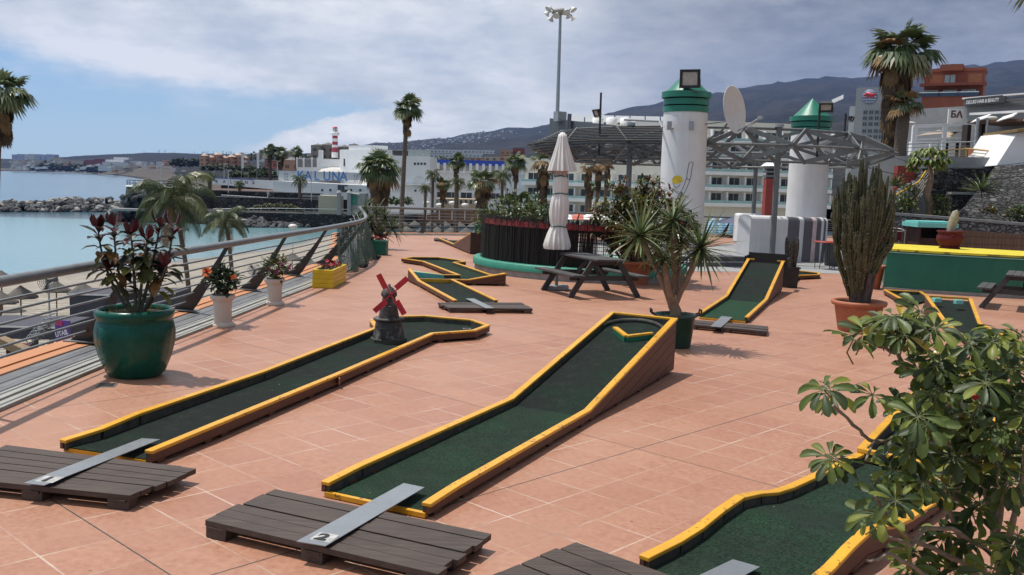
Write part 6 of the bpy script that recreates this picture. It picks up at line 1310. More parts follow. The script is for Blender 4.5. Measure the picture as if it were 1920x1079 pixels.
for i, (a_, b_, lab) in enumerate((((1545, 290, 34), (1925, 330, 36), 'thin black cable hanging across the right side above the cactus'), ((1600, 270, 38), (1925, 305, 34), 'thin black cable from the pergola to the white gable'), ((1560, 268, 36.5), (1690, 274, 41.5), 'grey cable stretched from the pergola tip to the big palms'))):
    p0_, p1_ = at(*a_), at(*b_); mb = MB(); mb.tube([p0_.lerp(p1_, k/16)-p0_+Vector((0, 0, -.5*math.sin(PI*k/16))) for k in range(17)], .014, 5); o = mb.build('cable', BLK); o.location = p0_; tag(o, lab, 'cable')
# ------------------------------------------------------------------ foreground shrub
SC1 = leaf('glossy_leaf_dark', (.036, .060, .012), .5, .28); SC2 = leaf('glossy_leaf_mid', (.080, .120, .020), .5, .34); SC3 = leaf('glossy_leaf_light', (.19, .225, .034), .5, .4); SC4 = leaf('yellow_leaf', (.36, .25, .02), .35, .25)
SBK = mat('ringed_grey_bark', (.21, .17, .125), .85, var=.3, sc=14, stretch=(1, 1, 5), bmp=.7, bsc=30, dirt=.5, dcol=(.10, .08, .06), dsc=12)
def leafn(mb, p, d, up, L, W, mi, droop, g):
    p = Vector(p); d = Vector(d).normalized(); s = d.cross(Vector(up))
    if s.length < 1e-4: s = d.orthogonal()
    s.normalize(); rows = ((0, .06), (.2, .42), (.45, .82), (.7, 1.0), (.88, .78), (1., .10)); q = p.copy(); dd = d.copy(); vs = []; last = 0.; tw_ = g.uniform(-.25, .25)
    for t_, w_ in rows:
        q = q+dd*(L*(t_-last)); last = t_; dd = (dd-Vector((0, 0, droop*.30))-s.cross(dd)*.05).normalized(); n = s.cross(dd).normalized(); ss_ = (s*math.cos(tw_*t_)+n*math.sin(tw_*t_)); h = W*.5*w_
        vs += [q-ss_*h+n*(h*.32), q-ss_*h*.5+n*(h*.08), q.copy(), q+ss_*h*.5+n*(h*.08), q+ss_*h+n*(h*.32)]
    mb.add(vs, [(r*5+k, r*5+k+1, r*5+k+6, r*5+k+5) for r in range(5) for k in range(4)], mi, True)
def whorl(lf, st, c, n, g, s=1., young=False):
    n = Vector(n).normalized(); a = n.orthogonal().normalized(); b_ = n.cross(a); k = g.randint(8, 12); ph = g.uniform(0, 6.28)
    for i in range(k):
        an = ph+2*PI*i/k+g.uniform(-.15, .15); e = a*math.cos(an)+b_*math.sin(an); th = g.uniform(-.25, .32); d = e*math.cos(th)+n*math.sin(th); L_ = g.uniform(.056, .090)*s
        st.tube([c, c+d*.022*s], .0016, 4, cap=False)
        r_ = g.random(); mi = 3 if r_ < .012 else (2 if r_ < (.65 if young else .2) else (1 if r_ < .66 else 0)); leafn(lf, c+d*.02*s, d, n, L_, L_*g.uniform(.36, .42), mi, g.uniform(.1, .65), g)
sb = at(1888, 1466, 3.35); sb.z = 0; SH = thing('shrub', 'big glossy umbrella leaved shrub in the right foreground with pale ringed branches', 'shrub', sb); g = random.Random(101)
lf = MB(); st = MB(); br = MB()
def shp(x, y, Y): return at(x, y, Y)-sb
BR = [([(1563, 759, 3.15), (1611, 808, 3.2), (1639, 830, 3.22), (1674, 828, 3.25), (1722, 819, 3.3), (1790, 835, 3.35), (1850, 900, 3.4)], .009), ([(1637, 643, 3.35), (1682, 663, 3.35), (1704, 693, 3.38), (1719, 711, 3.4), (1760, 765, 3.4), (1815, 850, 3.42)], .010), ([(1702, 652, 3.4), (1713, 689, 3.39), (1719, 711, 3.4)], .007), ([(1626, 861, 3.12), (1639, 830, 3.22)], .006),
      ([(1911, 690, 3.3), (1915, 737, 3.3), (1900, 790, 3.32), (1882, 900, 3.35), (1872, 1000, 3.36)], .012), ([(1640, 930, 3.05), (1660, 965, 3.08), (1700, 1005, 3.12), (1735, 1025, 3.18), (1800, 1050, 3.25), (1870, 1110, 3.3)], .010), ([(1645, 1000, 3.0), (1710, 1022, 3.05), (1735, 990, 3.1), (1790, 992, 3.18), (1860, 1040, 3.3)], .009), ([(1625, 1055, 2.95), (1640, 1052, 2.95), (1668, 1038, 2.97), (1710, 1062, 3.02), (1790, 1110, 3.15)], .007),
      ([(1815, 870, 3.3), (1800, 910, 3.28), (1780, 950, 3.25), (1800, 1010, 3.27), (1850, 1080, 3.3)], .009), ([(1800, 780, 3.45), (1835, 880, 3.42), (1862, 980, 3.4), (1880, 1090, 3.38), (1888, 1300, 3.36), (1888, 1466, 3.35)], .022), ([(1870, 690, 3.5), (1872, 800, 3.46), (1866, 930, 3.42), (1876, 1060, 3.4)], .012), ([(1759, 667, 3.5), (1790, 740, 3.47), (1820, 840, 3.44)], .009), ([(1930, 800, 3.2), (1915, 900, 3.25), (1890, 1020, 3.32)], .012), ([(1730, 900, 3.2), (1780, 930, 3.25), (1840, 960, 3.35)], .008), ([(1900, 1090, 3.1), (1905, 1200, 3.2), (1890, 1330, 3.34)], .014)]
for pts, r_ in BR:
    P_ = [shp(*p)+Vector((0, g.uniform(-.01, .01), 0)) for p in pts]; dn = dense2 = []
    for i in range(len(P_)-1):
        for k in range(4): dn.append(P_[i].lerp(P_[i+1], k/4)+Vector((g.uniform(-.003, .003),)*3))
    dn.append(P_[-1]); N = len(dn); br.tube(dn, [lerp(r_*.62, r_, k/(N-1))*(1.12 if k % 2 else .94) for k in range(N)], 8)
WH = [(1674, 593), (1708, 604), (1741, 607), (1622, 622), (1600, 637), (1659, 611), (1690, 625), (1725, 585), (1544, 730), (1559, 737), (1637, 741), (1759, 667), (1789, 678), (1822, 663), (1834, 693), (1815, 641), (1782, 708), (1871, 678), (1889, 663), (1911, 630), (1893, 693), (1885, 737), (1693, 771), (1722, 782), (1745, 774), (1700, 819), (1804, 782), (1834, 760), (1863, 797), (1900, 797), (1774, 804), (1574, 867), (1556, 860), (1674, 882), (1708, 852), (1782, 856), (1845, 834), (1871, 856), (1655, 935), (1680, 905), (1645, 965), (1730, 905), (1780, 920), (1830, 890), (1895, 860), (1880, 920), (1820, 965), (1780, 1000), (1830, 1020), (1730, 1045), (1880, 1040), (1705, 1060), (1780, 1065), (1855, 1075), (1905, 1010), (1912, 1075), (1760, 735), (1735, 705), (1850, 720), (1905, 735), (1860, 640)]
for x, y in WH+[(x_+g.uniform(-26, 26), y_+g.uniform(-22, 26)) for x_, y_ in WH if not (x_ < 1640 or (x_ < 1700 and 690 < y_ < 900))]:
    Y = g.uniform(2.95, 3.35)+(.12 if y < 720 else 0); c = shp(x, y, Y); out = Vector((g.uniform(-.6, .3), g.uniform(-.9, .0), g.uniform(.5, 1.1))); whorl(lf, st, c, out, g, 1., g.random() < .22)
    st.tube([c, c-out.normalized()*.05, c-Vector((g.uniform(-.05, .02), -.08, .10))], .0028, 5)
n_ = 0
while n_ < 40:
    x, y = g.uniform(1765, 1990), g.uniform(640, 1150)
    if y < 640+max(0, (1800-x))*.9 or (y > 900 and x < 1800): continue
    n_ += 1; c = shp(x, y, g.uniform(3.3, 3.85)); out = Vector((g.uniform(-.6, .4), g.uniform(-.7, .2), g.uniform(.4, 1.1))); whorl(lf, st, c, out, g, 1.05, g.random() < .15); st.tube([c, c-out.normalized()*.06, c-Vector((0, -.05, .12))], .003, 5)
br.build('branches', SBK, SH); st.build('leaf_stalks', mat('green_stalk', (.10, .12, .04), .5), SH); lf.build('foliage', [SC1, SC2, SC3, SC4], SH)
mb = MB(); mb.lathe([(.20, -.01), (.25, .30), (.27, .31), (.25, .33), (.23, .28)], 28); mb.build('pot', TERRA, SH)
# ------------------------------------------------------------------ sea, beach, land
SEA = -8.4
def S(x, y, z=SEA): return onz(x, y, z)
def water(name, c1, c2, sc):
    m, t, b = newmat(name); c = nd(t, 'ShaderNodeNewGeometry').outputs['Position']; sm = nd(t, 'ShaderNodeMapping', {'Vector': c, 'Scale': (.35, 1., 1.)}).outputs[0]; n_ = noi(t, sm, sc, 6, .6); n2_ = noi(t, nd(t, 'ShaderNodeMapping', {'Vector': c, 'Scale': (.2, 1, 1)}).outputs[0], .03, 5, .6)
    t.links.new(mixc(t, rng(t, n2_, .35, .65), c1, c2), b.inputs['Base Color']); b.inputs['Roughness'].default_value = .16; b.inputs['Specular IOR Level'].default_value = .38; bump(t, b, n_, .55, .12); return m
mb = MB(); mb.quad((-9200, -500, SEA), (9200, -500, SEA), (9200, 9400, SEA), (-9200, 9400, SEA)); setting('sea', mb, water('sea_water', (.040, .085, .125), (.06, .115, .16), .55))
lag = [S(-260, 560), S(-260, 408), S(0, 407), S(300, 415), S(430, 425), S(640, 424), S(690, 432), S(640, 470), S(420, 500), S(0, 545)]
mb = MB(); mb.add([(p.x, p.y, SEA+.03) for p in lag], [tuple(range(len(lag)))]); setting('lagoon', mb, water('lagoon_water', (.145, .275, .31), (.18, .31, .335), .9))
m, t, b = newmat('pale_grey_sand'); c = nd(t, 'ShaderNodeNewGeometry').outputs['Position']; n1_ = noi(t, c, .5, 6, .65); n2_ = noi(t, c, 3, 5, .7); wv = nd(t, 'ShaderNodeTexWave', {'Vector': c, 'Scale': .42, 'Distortion': 5.5, 'Detail': 4., 'Detail Scale': 1.4}, bands_direction='Y').outputs[1]
sc_ = mixc(t, rng(t, n1_, .35, .7), (.27, .24, .195), (.38, .345, .29)); sc_ = mixc(t, rng(t, mth(t, 'ADD', wv, mth(t, 'MULTIPLY', n2_, .8)), .45, .85, .75, 0), sc_, (.10, .088, .072)); zz_p = nd(t, 'ShaderNodeSeparateXYZ', {0: c}).outputs[2]
sc_ = mixc(t, rng(t, zz_p, -8.35, -7.85, .85, 0), sc_, (.14, .135, .13)); t.links.new(sc_, b.inputs['Base Color']); b.inputs['Roughness'].default_value = .9; bump(t, b, mth(t, 'ADD', n2_, wv), .6, .08); SANDM = m
wl = [S(*p) for p in ((-300, 560), (-60, 527), (0, 520), (60, 515), (150, 505), (300, 489), (420, 476), (500, 466), (560, 454), (610, 441), (645, 431), (700, 426))]
inn = [S(*p, -7.45) for p in ((-300, 600), (-60, 560), (0, 547), (60, 540), (150, 528), (300, 506), (420, 492), (500, 480), (560, 468), (610, 455), (645, 444), (700, 436))]
mb = MB(); vs = [(p.x, p.y, SEA-.12) for p in wl]+[(p.x, p.y, -7.45) for p in inn]; n_ = len(wl); mb.add(vs, [(i, i+1, n_+i+1, n_+i) for i in range(n_-1)]); mb.add([(p.x, p.y, -7.45) for p in inn]+[(60, 190, -7.45), (300, 240, -7.45), (300, -40, -7.45), (-40, -40, -7.45)], [tuple(range(n_+4))]); setting('beach', mb, SANDM)
mb = MB(); fo = [S(*p, SEA+.05) for p in ((-100, 530), (0, 520.5), (40, 516), (90, 511), (140, 507), (200, 501), (300, 490.5))]; 
for i in range(len(fo)-1): a, b_ = fo[i], fo[i+1]; mb.add([a, b_, b_+Vector((0, 1.3, 0)), a+Vector((0, 1.3, 0))], [(0, 1, 2, 3)])
setting('shore_foam', mb, mat('foam', (.72, .74, .75), .8, var=.1))
# rocks
ROCKS = mat('breakwater_stone', (.065, .068, .072), .9, var=.55, sc=.5, bmp=.8, bsc=3, dirt=.5, dcol=(.17, .165, .155), dsc=.4)
ROCKL = mat('breakwater_stone_pale', (.27, .265, .25), .9, var=.35, sc=.7, bmp=.8, bsc=3, dirt=.4)
def rock(mb, p, r_, g, mi):
    k = len(mb.v); n, m_ = 7, 4; mb.ball((0, 0, 0), r_, n, m_, mi, smooth=False); Rm = Matrix.Rotation(g.uniform(0, 6), 3, 'Z') @ Matrix.Rotation(g.uniform(0, 6), 3, 'X'); sq = (g.uniform(.8, 1.5), g.uniform(.7, 1.1), g.uniform(.55, .95))
    for i in range(k, len(mb.v)): v_ = Vector(mb.v[i])*g.uniform(.78, 1.15); v_ = Vector((v_.x*sq[0], v_.y*sq[1], v_.z*sq[2])); v_ = Rm @ v_; mb.v[i] = tuple(v_+Vector(p))
g = random.Random(111); mb = MB()
for i in range(900):
    x_ = g.uniform(-140, 305); hh = 3.0 if 100 < x_ < 215 else 2.1; c_ = S(x_, 396 if x_ < 230 else 400); u_ = g.uniform(-1, 1); z_ = SEA+hh*(1-abs(u_)**1.3)*g.uniform(.75, 1.05); r_ = g.uniform(.45, 1.15)
    rock(mb, (c_.x, c_.y-0+u_*8, z_), r_, g, 1 if g.random() < (.35 if u_ > -.4 else .10) else 0)
o = mb.build('breakwater', [ROCKS, ROCKL]); o['kind'] = 'stuff'
mb = MB()
for i in range(240): x_ = g.uniform(395, 660); c_ = S(x_, 427); u_ = g.random(); rock(mb, (c_.x, c_.y-1.5+u_*6, SEA+.1+1.5*u_*g.uniform(.6, 1.1)), g.uniform(.4, .9), g, 1 if g.random() < .03 else 0)
for i in range(170): x_ = g.uniform(196, 262); c_ = at(x_, 372, 196); u_ = g.random(); rock(mb, (c_.x+3*u_, c_.y+g.uniform(-6, 4), lerp(SEA, -1.9, ((x_-196)/66)**1.2)*1+g.uniform(-.6, .3)), g.uniform(.5, 1.2), g, 1 if g.random() < .3 else 0)
o = mb.build('seawall_boulders', [ROCKS, ROCKL]); o['kind'] = 'stuff'
# terraced promenade below the white building
LAVA = rockmat('dark_lava_masonry', 1.3, (.022, .0215, .022), (.060, .058, .057), (.010, .010, .010)); LAV2 = rockmat('grey_lava_masonry', 1.4, (.045, .044, .043), (.105, .10, .095), (.02, .02, .02))
def terr(name, label, pts, z0_, z1, mt, dep, cap=True):
    """stepped retaining wall whose base line follows pixel columns at given depths"""
    P = [at(x, 400, Y) for x, Y in pts]; base = Vector((P[0].x, P[0].y, z0_)); r = thing(name, label, 'retaining wall', base); mb = MB(); pl_ = [(p.x-base.x, p.y-base.y) for p in P]; pl_ += [(p.x-base.x+3, p.y-base.y+dep) for p in P[::-1]]; mb.prism(pl_, 0, z1-z0_); mb.build('masonry', mt, r)
    if cap:
        mb = MB()
        for i in range(len(P)-1): a, b_ = P[i]-base, P[i+1]-base; mb.bar((a.x, a.y+.2, z1-z0_+.08), (b_.x, b_.y+.2, z1-z0_+.08), .5, .16)
        mb.build('coping', PALE, r)
    return r
terr('sea_wall', 'dark lava sea wall along the far side of the lagoon', [(300, 197), (420, 188), (660, 190), (760, 195)], SEA-.3, -5.6, LAVA, 16, False)
terr('terrace_wall', 'grey lava terrace wall above the sea wall with a pale ledge', [(330, 206), (420, 203), (560, 203), (612, 203)], -5.7, -3.05, LAV2, 14)
terr('terrace_wall', 'dark upper terrace wall below the lettered white wall', [(388, 212), (470, 211), (610, 208)], -3.1, -1.9, LAVA, 30)
GRV = mat('red_brown_gravel', (.12, .06, .045), .95, var=.3, sc=.6, dirt=.4)
a, b_, c_, d_ = at(400, 360, 213), at(612, 372, 209), at(640, 362, 224), at(400, 352, 226); mb = MB(); mb.add([(a.x, a.y, -1.85), (b_.x, b_.y, -1.95), (c_.x, c_.y, -1.6), (d_.x, d_.y, -1.6)], [(0, 1, 2, 3)]); setting('gravel_slope', mb, GRV)
P = at(296, 352, 200); bs = thing('bastion', 'round stone bastion with a dark railing at the tip of the promenade', 'bastion', (P.x, 200, SEA)); H_ = at(296, 352, 195).z-SEA; mb = MB(); mb.lathe([(7.2, 0), (6.2, H_)], 28); mb.build('stone_wall', LAV2, bs); mb = MB(); mb.lathe([(6.3, H_), (6.3, H_+.25), (5.9, H_+.25), (5.9, H_)], 28); mb.build('white_kerb', WALLW, bs)
mb = MB()
for k in range(22): a = 2*PI*k/22; mb.tube([(6.1*math.cos(a), 6.1*math.sin(a), H_+.2), (6.1*math.cos(a), 6.1*math.sin(a), H_+1.35)], .05, 5)
for z_ in (.75, 1.35): mb.tube([(6.1*math.cos(2*PI*k/28), 6.1*math.sin(2*PI*k/28), H_+z_) for k in range(29)], .05, 5)
mb.build('railing', mat('dark_blue_rail', (.03, .04, .07), .5), bs)
P0_, P1_ = at(330, 360, 204), at(400, 360, 210); mb = MB(); mb.box(((P0_.x+P1_.x)/2, 209, (SEA-1.7)/2), (P1_.x-P0_.x+3, 12, -1.7-SEA)); o = mb.build('promenade_wall', LAV2); tag(o, 'grey lava wall joining the round bastion to the promenade', 'retaining wall')
q0, q1 = at(228, 393, 186), at(262, 394, 186); mb = MB(); mb.box(((q0.x+q1.x)/2, 186, q0.z), (q1.x-q0.x+2, 3, .4)); o = mb.build('landing_slab', PALE); tag(o, 'pale concrete slab on the rocks at the foot of the bastion', 'slab')
q = at(518, 388, 199); hb_ = thing('hedge', 'long low green hedge on the ledge above the sea wall', 'hedge', (q.x, 199, -5.6)); g = random.Random(113); mb = MB()
for i in range(1500): x_ = g.uniform(-5.6, 5.6); hh = 1.45*(1-abs(x_/5.9)**3)*(1+.12*math.sin(x_*2.3)); d = sphere_dir(g, -.1, 1); leafq(mb, (x_, g.uniform(-1., 1.), hh*g.uniform(.15, 1.02)), d, (0, 0, 1), .42, .25, g.choice([0, 1, 1, 2]), .3)
mb.build('foliage', [BGN, CRG, leaf('hedge_leaf', (.10, .12, .025))], hb_)
for lab, pts, Y, dr in (('thin grey railing along the top of the dark sea wall', [(400, 392, 189), (520, 391, 188.5), (640, 393, 189), (740, 396, 193)], 189, 1.), ('pale thin railing along the middle promenade ledge', [(415, 366, 203.5), (500, 371, 203.5), (612, 380, 203.5)], 203, .9)): railing(lab, pts, Y, dr, 2, LTSTEEL, GREYM, r_=.06)
# person walking on the promenade
q = at(504, 380, 203.8); pz_ = -3.03
bm_ = [(0, 0, .92), (0, 0, 1.15), (0, 0, 1.4), (0, 0, 1.52), (0, -.01, 1.66), (.1, .02, .5), (.11, .18, .05), (-.1, -.06, .5), (-.1, -.2, .04), (.21, 0, 1.36), (.26, -.1, 1.08), (.24, -.22, .88), (-.21, 0, 1.36), (-.27, .06, 1.08), (-.25, -.04, .86)]
ed_ = [(0, 1), (1, 2), (2, 3), (3, 4), (0, 5), (5, 6), (0, 7), (7, 8), (2, 9), (9, 10), (10, 11), (2, 12), (12, 13), (13, 14)]; rd_ = [.15, .14, .15, .06, .11, .085, .05, .085, .05, .06, .045, .035, .06, .045, .035]
me = bpy.data.meshes.new('person'); me.from_pydata(bm_, ed_, []); o = bpy.data.objects.new('person', me); COL.objects.link(o); o.location = (q.x, 203.2, pz_); sk = o.modifiers.new('skin', 'SKIN')
for i, v_ in enumerate(me.skin_vertices[0].data if me.skin_vertices else []): v_.radius = (rd_[i], rd_[i])
o.modifiers.new('sub', 'SUBSURF').levels = 1; me.materials.append(mat('pale_clothes', (.45, .42, .40), .8)); tag(o, 'tiny walker in pale clothes on the middle promenade ledge', 'person')
# ------------------------------------------------------------------ white seaside club and lighthouse
KW = mat('club_white', (.78, .78, .78), .8, var=.04, sc=.5, bmp=.03, dirt=.12, dcol=(.6, .6, .6), dsc=.15); KG = mat('club_grey_white', (.68, .69, .70), .8, var=.04, sc=.5, dirt=.1)  # two wall whites, the second slightly greyer
BLU = mat('blue_lettering', (.09, .21, .46), .6, var=.05, dirt=0); NAV = mat('navy_lettering', (.045, .075, .17), .6, dirt=0); GRYL = mat('grey_lettering', (.16, .17, .19), .6, dirt=0)
a = at(396, 333, 216); b_ = at(512, 339, 212); z0_ = -1.35; bw = thing('boat_wall', 'long low white wall shaped like a boat with navy letters reading KALUNA', 'wall', (a.x, a.y, z0_), math.atan2(b_.y-a.y, b_.x-a.x)); WL = math.hypot(b_.x-a.x, b_.y-a.y); hA = at(396, 334, 216).z-z0_; hB = b_.z-z0_
mb = MB(); mb.add([(0, 0, hA*.40), (0, .4, hA*.4), (WL, 0, .1), (WL, .4, .1), (-.2, 0, hA), (-.2, .4, hA), (WL, 0, hB), (WL, .4, hB)], [(0, 2, 6, 4), (1, 5, 7, 3), (4, 6, 7, 5), (0, 4, 5, 1), (2, 3, 7, 6), (0, 1, 3, 2)]); mb.build('hull', KW, bw); mb = MB(); mb.bar((-.2, .1, hA+.07), (WL*.7, .1, lerp(hA, hB, .7)+.07), .5, .14); mb.build('blue_edge', BLUEP, bw); mb = MB(); mb.box((WL*.6, .35, .35), (WL*.9, .2, .7)); mb.build('dark_base', LAVA, bw)
for i, ch_ in enumerate('KALUNA'): text('letter', ch_, .98, NAV, bw, (WL*(.075+.118*i), -.01, lerp(hA, hB, .075+.118*i)*.53), (PI/2, 0, 0), .01, off=.02)
c0_ = at(512, 339, 211); c1_ = at(705, 349, 205); lw = thing('club_wall', 'long white lower wall of the seaside club with two small square windows', 'wall', (c0_.x, c0_.y, -3.), math.atan2(c1_.y-c0_.y, c1_.x-c0_.x)); LWX = math.hypot(c1_.x-c0_.x, c1_.y-c0_.y); Hl = c0_.z+3.
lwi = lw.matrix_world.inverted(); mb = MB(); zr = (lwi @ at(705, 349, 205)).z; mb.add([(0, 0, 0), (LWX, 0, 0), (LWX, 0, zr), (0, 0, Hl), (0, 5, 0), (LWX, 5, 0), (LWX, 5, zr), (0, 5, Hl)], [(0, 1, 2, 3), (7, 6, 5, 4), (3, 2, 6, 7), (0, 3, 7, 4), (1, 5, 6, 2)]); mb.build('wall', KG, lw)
for x_ in (604, 621, 664, 683): p = lwi @ at(x_, 357, 208); window(lw, p.x, p.z, .62, .62, fr=KG, mull=0)
p = lwi @ at(643, 354, 207); window(lw, p.x, p.z, 2.3, 1.5, fr=GREYM, mull=2); p = lwi @ at(650, 353, 206.6); mb = MB(); mb.box((p.x, -.06, p.z), (.95, .05, .7)); mb.build('notice', WPL, lw); mb = MB(); mb.bar((LWX*.3, -.3, .55), (LWX*.55, -.3, .45), .6, .5); mb.build('grey_step', CONC, lw)
fw_ = thing('banner_fence', 'row of pale banner panels with big blue letters reading KALUNA above the club wall', 'banner fence', lw.matrix_world @ Vector((.05, 1., Hl)), math.atan2(c1_.y-c0_.y, c1_.x-c0_.x)); fi = fw_.matrix_world.inverted(); PAN = mat('banner_mesh', (.55, .56, .58), .8, var=.03, dirt=.05)
pe = [514, 547, 584, 623, 657, 690]
for i in range(5):
    a, b_ = fi @ at(pe[i], 320+(pe[i]-514)*.028, 210), fi @ at(pe[i+1], 320+(pe[i+1]-514)*.028, 209.5); zb_ = (fi @ at(pe[i], 338, 210)).z; mb = MB(); mb.add([(a.x+.08, 0, zb_+.1), (b_.x-.08, 0, zb_-.05), (b_.x-.08, 0, b_.z), (a.x+.08, 0, a.z)], [(0, 1, 2, 3)]); mb.box(((a.x+b_.x)/2, .07, (a.z+zb_)/2-.1), (b_.x-a.x-.2, .08, (a.z-zb_)*.9)); mb.build('banner', PAN, fw_); mb = MB(); mb.tube([(a.x, .05, zb_-.6), (a.x, .05, a.z+.15)], .06, 6); mb.build('post', GREYM, fw_)
for i, ch_ in enumerate('KALUNA'):
    x_ = (552, 568, 588, 607, 625, 642)[i]; p = fi @ at(x_, 337+(x_-514)*.022, 209.5); text('letter', ch_, 2.9, BLU, fw_, (p.x, -.03, p.z+.05), (PI/2, 0, 0), .02, off=.05, sx=.92)
for j, tx in enumerate(('K A', 'L U', 'N A')):
    p = fi @ at(526, 326+j*5.2, 209.8); text('small_letter', tx, .62, GRYL, fw_, (p.x, -.03, p.z-.25), (PI/2, 0, 0), .01, off=.01); p = fi @ at(670, 330+j*5.2, 209.2); text('small_letter', tx, .62, GRYL, fw_, (p.x, -.03, p.z-.25), (PI/2, 0, 0), .01, off=.01)
KT, W_, H_ = bld('club_terrace', 'white club terrace building with square openings and a curved end', 'building', 556, 640, 297, -2, 222, 10, KW); ki = KT.matrix_world.inverted()
for x_, w_ in ((563, 1.1), (578, 1.6), (590, .9)): p = ki @ at(x_, 306, 222); mb = MB(); mb.box((p.x, .0, p.z), (w_, .2, 1.9)); mb.build('opening', mat('terrace_opening', (.22, .21, .20), .7, var=.3), KT)
for x_ in (557, 570, 585, 596): p = ki @ at(x_, 306, 222); mb = MB(); mb.box((p.x, -.06, p.z), (.3, .3, 2.6)); mb.build('pillar', KW, KT)
mb = MB(); p = ki @ at(600, 292, 221.5); mb.box((p.x, .5, p.z), (.9, 1.2, 2.6)); mb.build('stub_wall', KW, KT); mb = MB(); p = ki @ at(633, 321, 219); mb.lathe([(5.6, -1.1), (5.8, -.3), (4.6, .9), (2.2, 1.35), (.01, 1.4)], 24, (p.x, 1.0, p.z-.5)); mb.build('curved_canopy', mat('canopy_fabric', (.52, .5, .47), .8), KT)
KB, W_, H_ = bld('club_building', 'plain white main block of the seaside club behind the stout fan palm', 'building', 637, 704, 281, -2, 219, 12, KW, Y2=207); ki = KB.matrix_world.inverted()
p = ki @ at(642, 305, 217); mb = MB(); mb.box((p.x, -.03, p.z), (.55, .1, 1.6)); mb.lathe([(.28, -.05), (.28, .05)], 12, (p.x, 0, p.z+.8)); mb.build('arched_niche', GLASS, KB); mb = MB(); a, b_ = ki @ at(650, 276, 216), ki @ at(694, 279, 209); mb.box(((a.x+b_.x)/2, 2.5, H_+.45), (b_.x-a.x, 4.5, .9)); mb.build('roof_block', KG, KB)
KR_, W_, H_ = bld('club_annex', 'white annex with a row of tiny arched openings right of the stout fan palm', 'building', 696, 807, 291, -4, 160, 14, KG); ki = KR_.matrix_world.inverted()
mb = MB(); a, b_ = ki @ at(765, 287, 160.), ki @ at(806, 290, 160.); mb.box(((a.x+b_.x)/2, .3, H_+.55), (b_.x-a.x, .06, 1.1)); mb.build('roof_glass', mat('roof_screen_glass', (.42, .46, .46), .3), KR_); mb = MB(); a, b_ = ki @ at(735, 286, 160), ki @ at(768, 288, 160); mb.box(((a.x+b_.x)/2, 2, H_+.45), (b_.x-a.x, 3, .9)); mb.build('dark_roof_box', mat('dark_box', (.05, .05, .05), .7), KR_)
for k in range(4): p = ki @ at(778+k*6.2, 307.5, 160); mb = MB(); mb.lathe([(.22, -.04), (.22, .04)], 12); mb.xf(Matrix.Translation((p.x, 0, p.z)) @ Matrix.Rotation(PI/2, 4, 'X')); mb.build('small_arch', GLASS, KR_)
p = ki @ at(786, 343, 160); mb = MB(); mb.lathe([(1.15, -.06), (1.15, .06)], 24); mb.xf(Matrix.Translation((p.x, 0, p.z)) @ Matrix.Rotation(PI/2, 4, 'X')); mb.build('round_arch', mat('arch_recess', (.58, .59, .60), .8), KR_); p = ki @ at(779, 358, 160); mb = MB(); mb.lathe([(.2, -.05), (.2, .05)], 12); mb.xf(Matrix.Translation((p.x, 0, p.z)) @ Matrix.Rotation(PI/2, 4, 'X')); mb.build('porthole', GLASS, KR_)
for z_, x0_, x1_ in ((343, 700, 720), (346, 757, 806)): a, b_ = ki @ at(x0_, z_, 160), ki @ at(x1_, z_, 160); mb = MB(); mb.box(((a.x+b_.x)/2, -.5, a.z), (b_.x-a.x, 1., .12)); mb.build('ledge', KW, KR_)
P = at(628, 290, 226); lh = thing('lighthouse', 'slender lighthouse banded red and white with a pink dome', 'lighthouse', (P.x, 226, P.z-4)); s = 226/FPX; zz_ = lambda py: at(628, py, 226).z-(P.z-4); LR = mat('lighthouse_red', (.34, .05, .07), .6, var=.1); LWH = mat('lighthouse_white', (.74, .74, .74), .7)
bands = [(296, 286, LWH), (286, 277, LR), (277, 272, LWH), (272, 266, LR), (266, 260, LWH), (260, 255, LR)]; rr_ = lambda py: lerp(4.9, 6.1, (py-255)/40)*s
for p0, p1, mt_ in bands: mb = MB(); mb.lathe([(rr_(p0), zz_(p0)), (rr_(p1), zz_(p1))], 20); mb.build('red_band' if mt_ is LR else 'white_band', mt_, lh)
mb = MB(); mb.lathe([(rr_(255), zz_(255)), (7.8*s, zz_(253)), (7.8*s, zz_(248)), (5*s, zz_(248))], 20); mb.build('gallery', LWH, lh)
for k in range(8): a = 2*PI*k/8; mb = MB(); mb.tube([(4.2*s*math.cos(a), 4.2*s*math.sin(a), zz_(249)), (4.2*s*math.cos(a), 4.2*s*math.sin(a), zz_(241))], .09, 6); mb.build('lantern_bar', LWH, lh)
mb = MB(); mb.lathe([(2.6*s, zz_(249)), (2.6*s, zz_(241))], 14); mb.build('lantern', mat('lantern_glass', (.5, .5, .52), .2), lh); mb = MB(); mb.lathe([(4.6*s, zz_(241.5)), (4.4*s, zz_(239.5)), (2.8*s, zz_(238)), (.01, zz_(237.4))], 20); mb.build('dome', mat('pink_dome', (.55, .07, .13), .5), lh)
gb = bld('gate_house', 'small pale gate house with a green door and a white awning on the promenade', 'building', 655, 685, 362, -5.6, 188, 4, PALE)[0]; gi = gb.matrix_world.inverted(); p = gi @ at(664, 374, 188); mb = MB(); mb.box((p.x, -.05, p.z-.2), (1.3, .1, 1.9)); mb.build('door', mat('teal_door', (.03, .19, .14), .6), gb); mb = MB(); mb.bar((p.x-.9, -.5, p.z+1.3), (p.x+1.1, -.3, p.z+1.0), 1.0, .12); mb.build('awning', WALLW, gb)
for x_ in (636, 655): p = gi @ at(x_, 362, 187.6); mb = MB(); mb.box((p.x, -.4, (p.z)/2), (.75, .75, p.z)); mb.lathe([(.6, 0), (.45, .25), (.01, .6)], 4, (p.x, -.4, p.z)); mb.build('gate_pillar', CONC, gb)
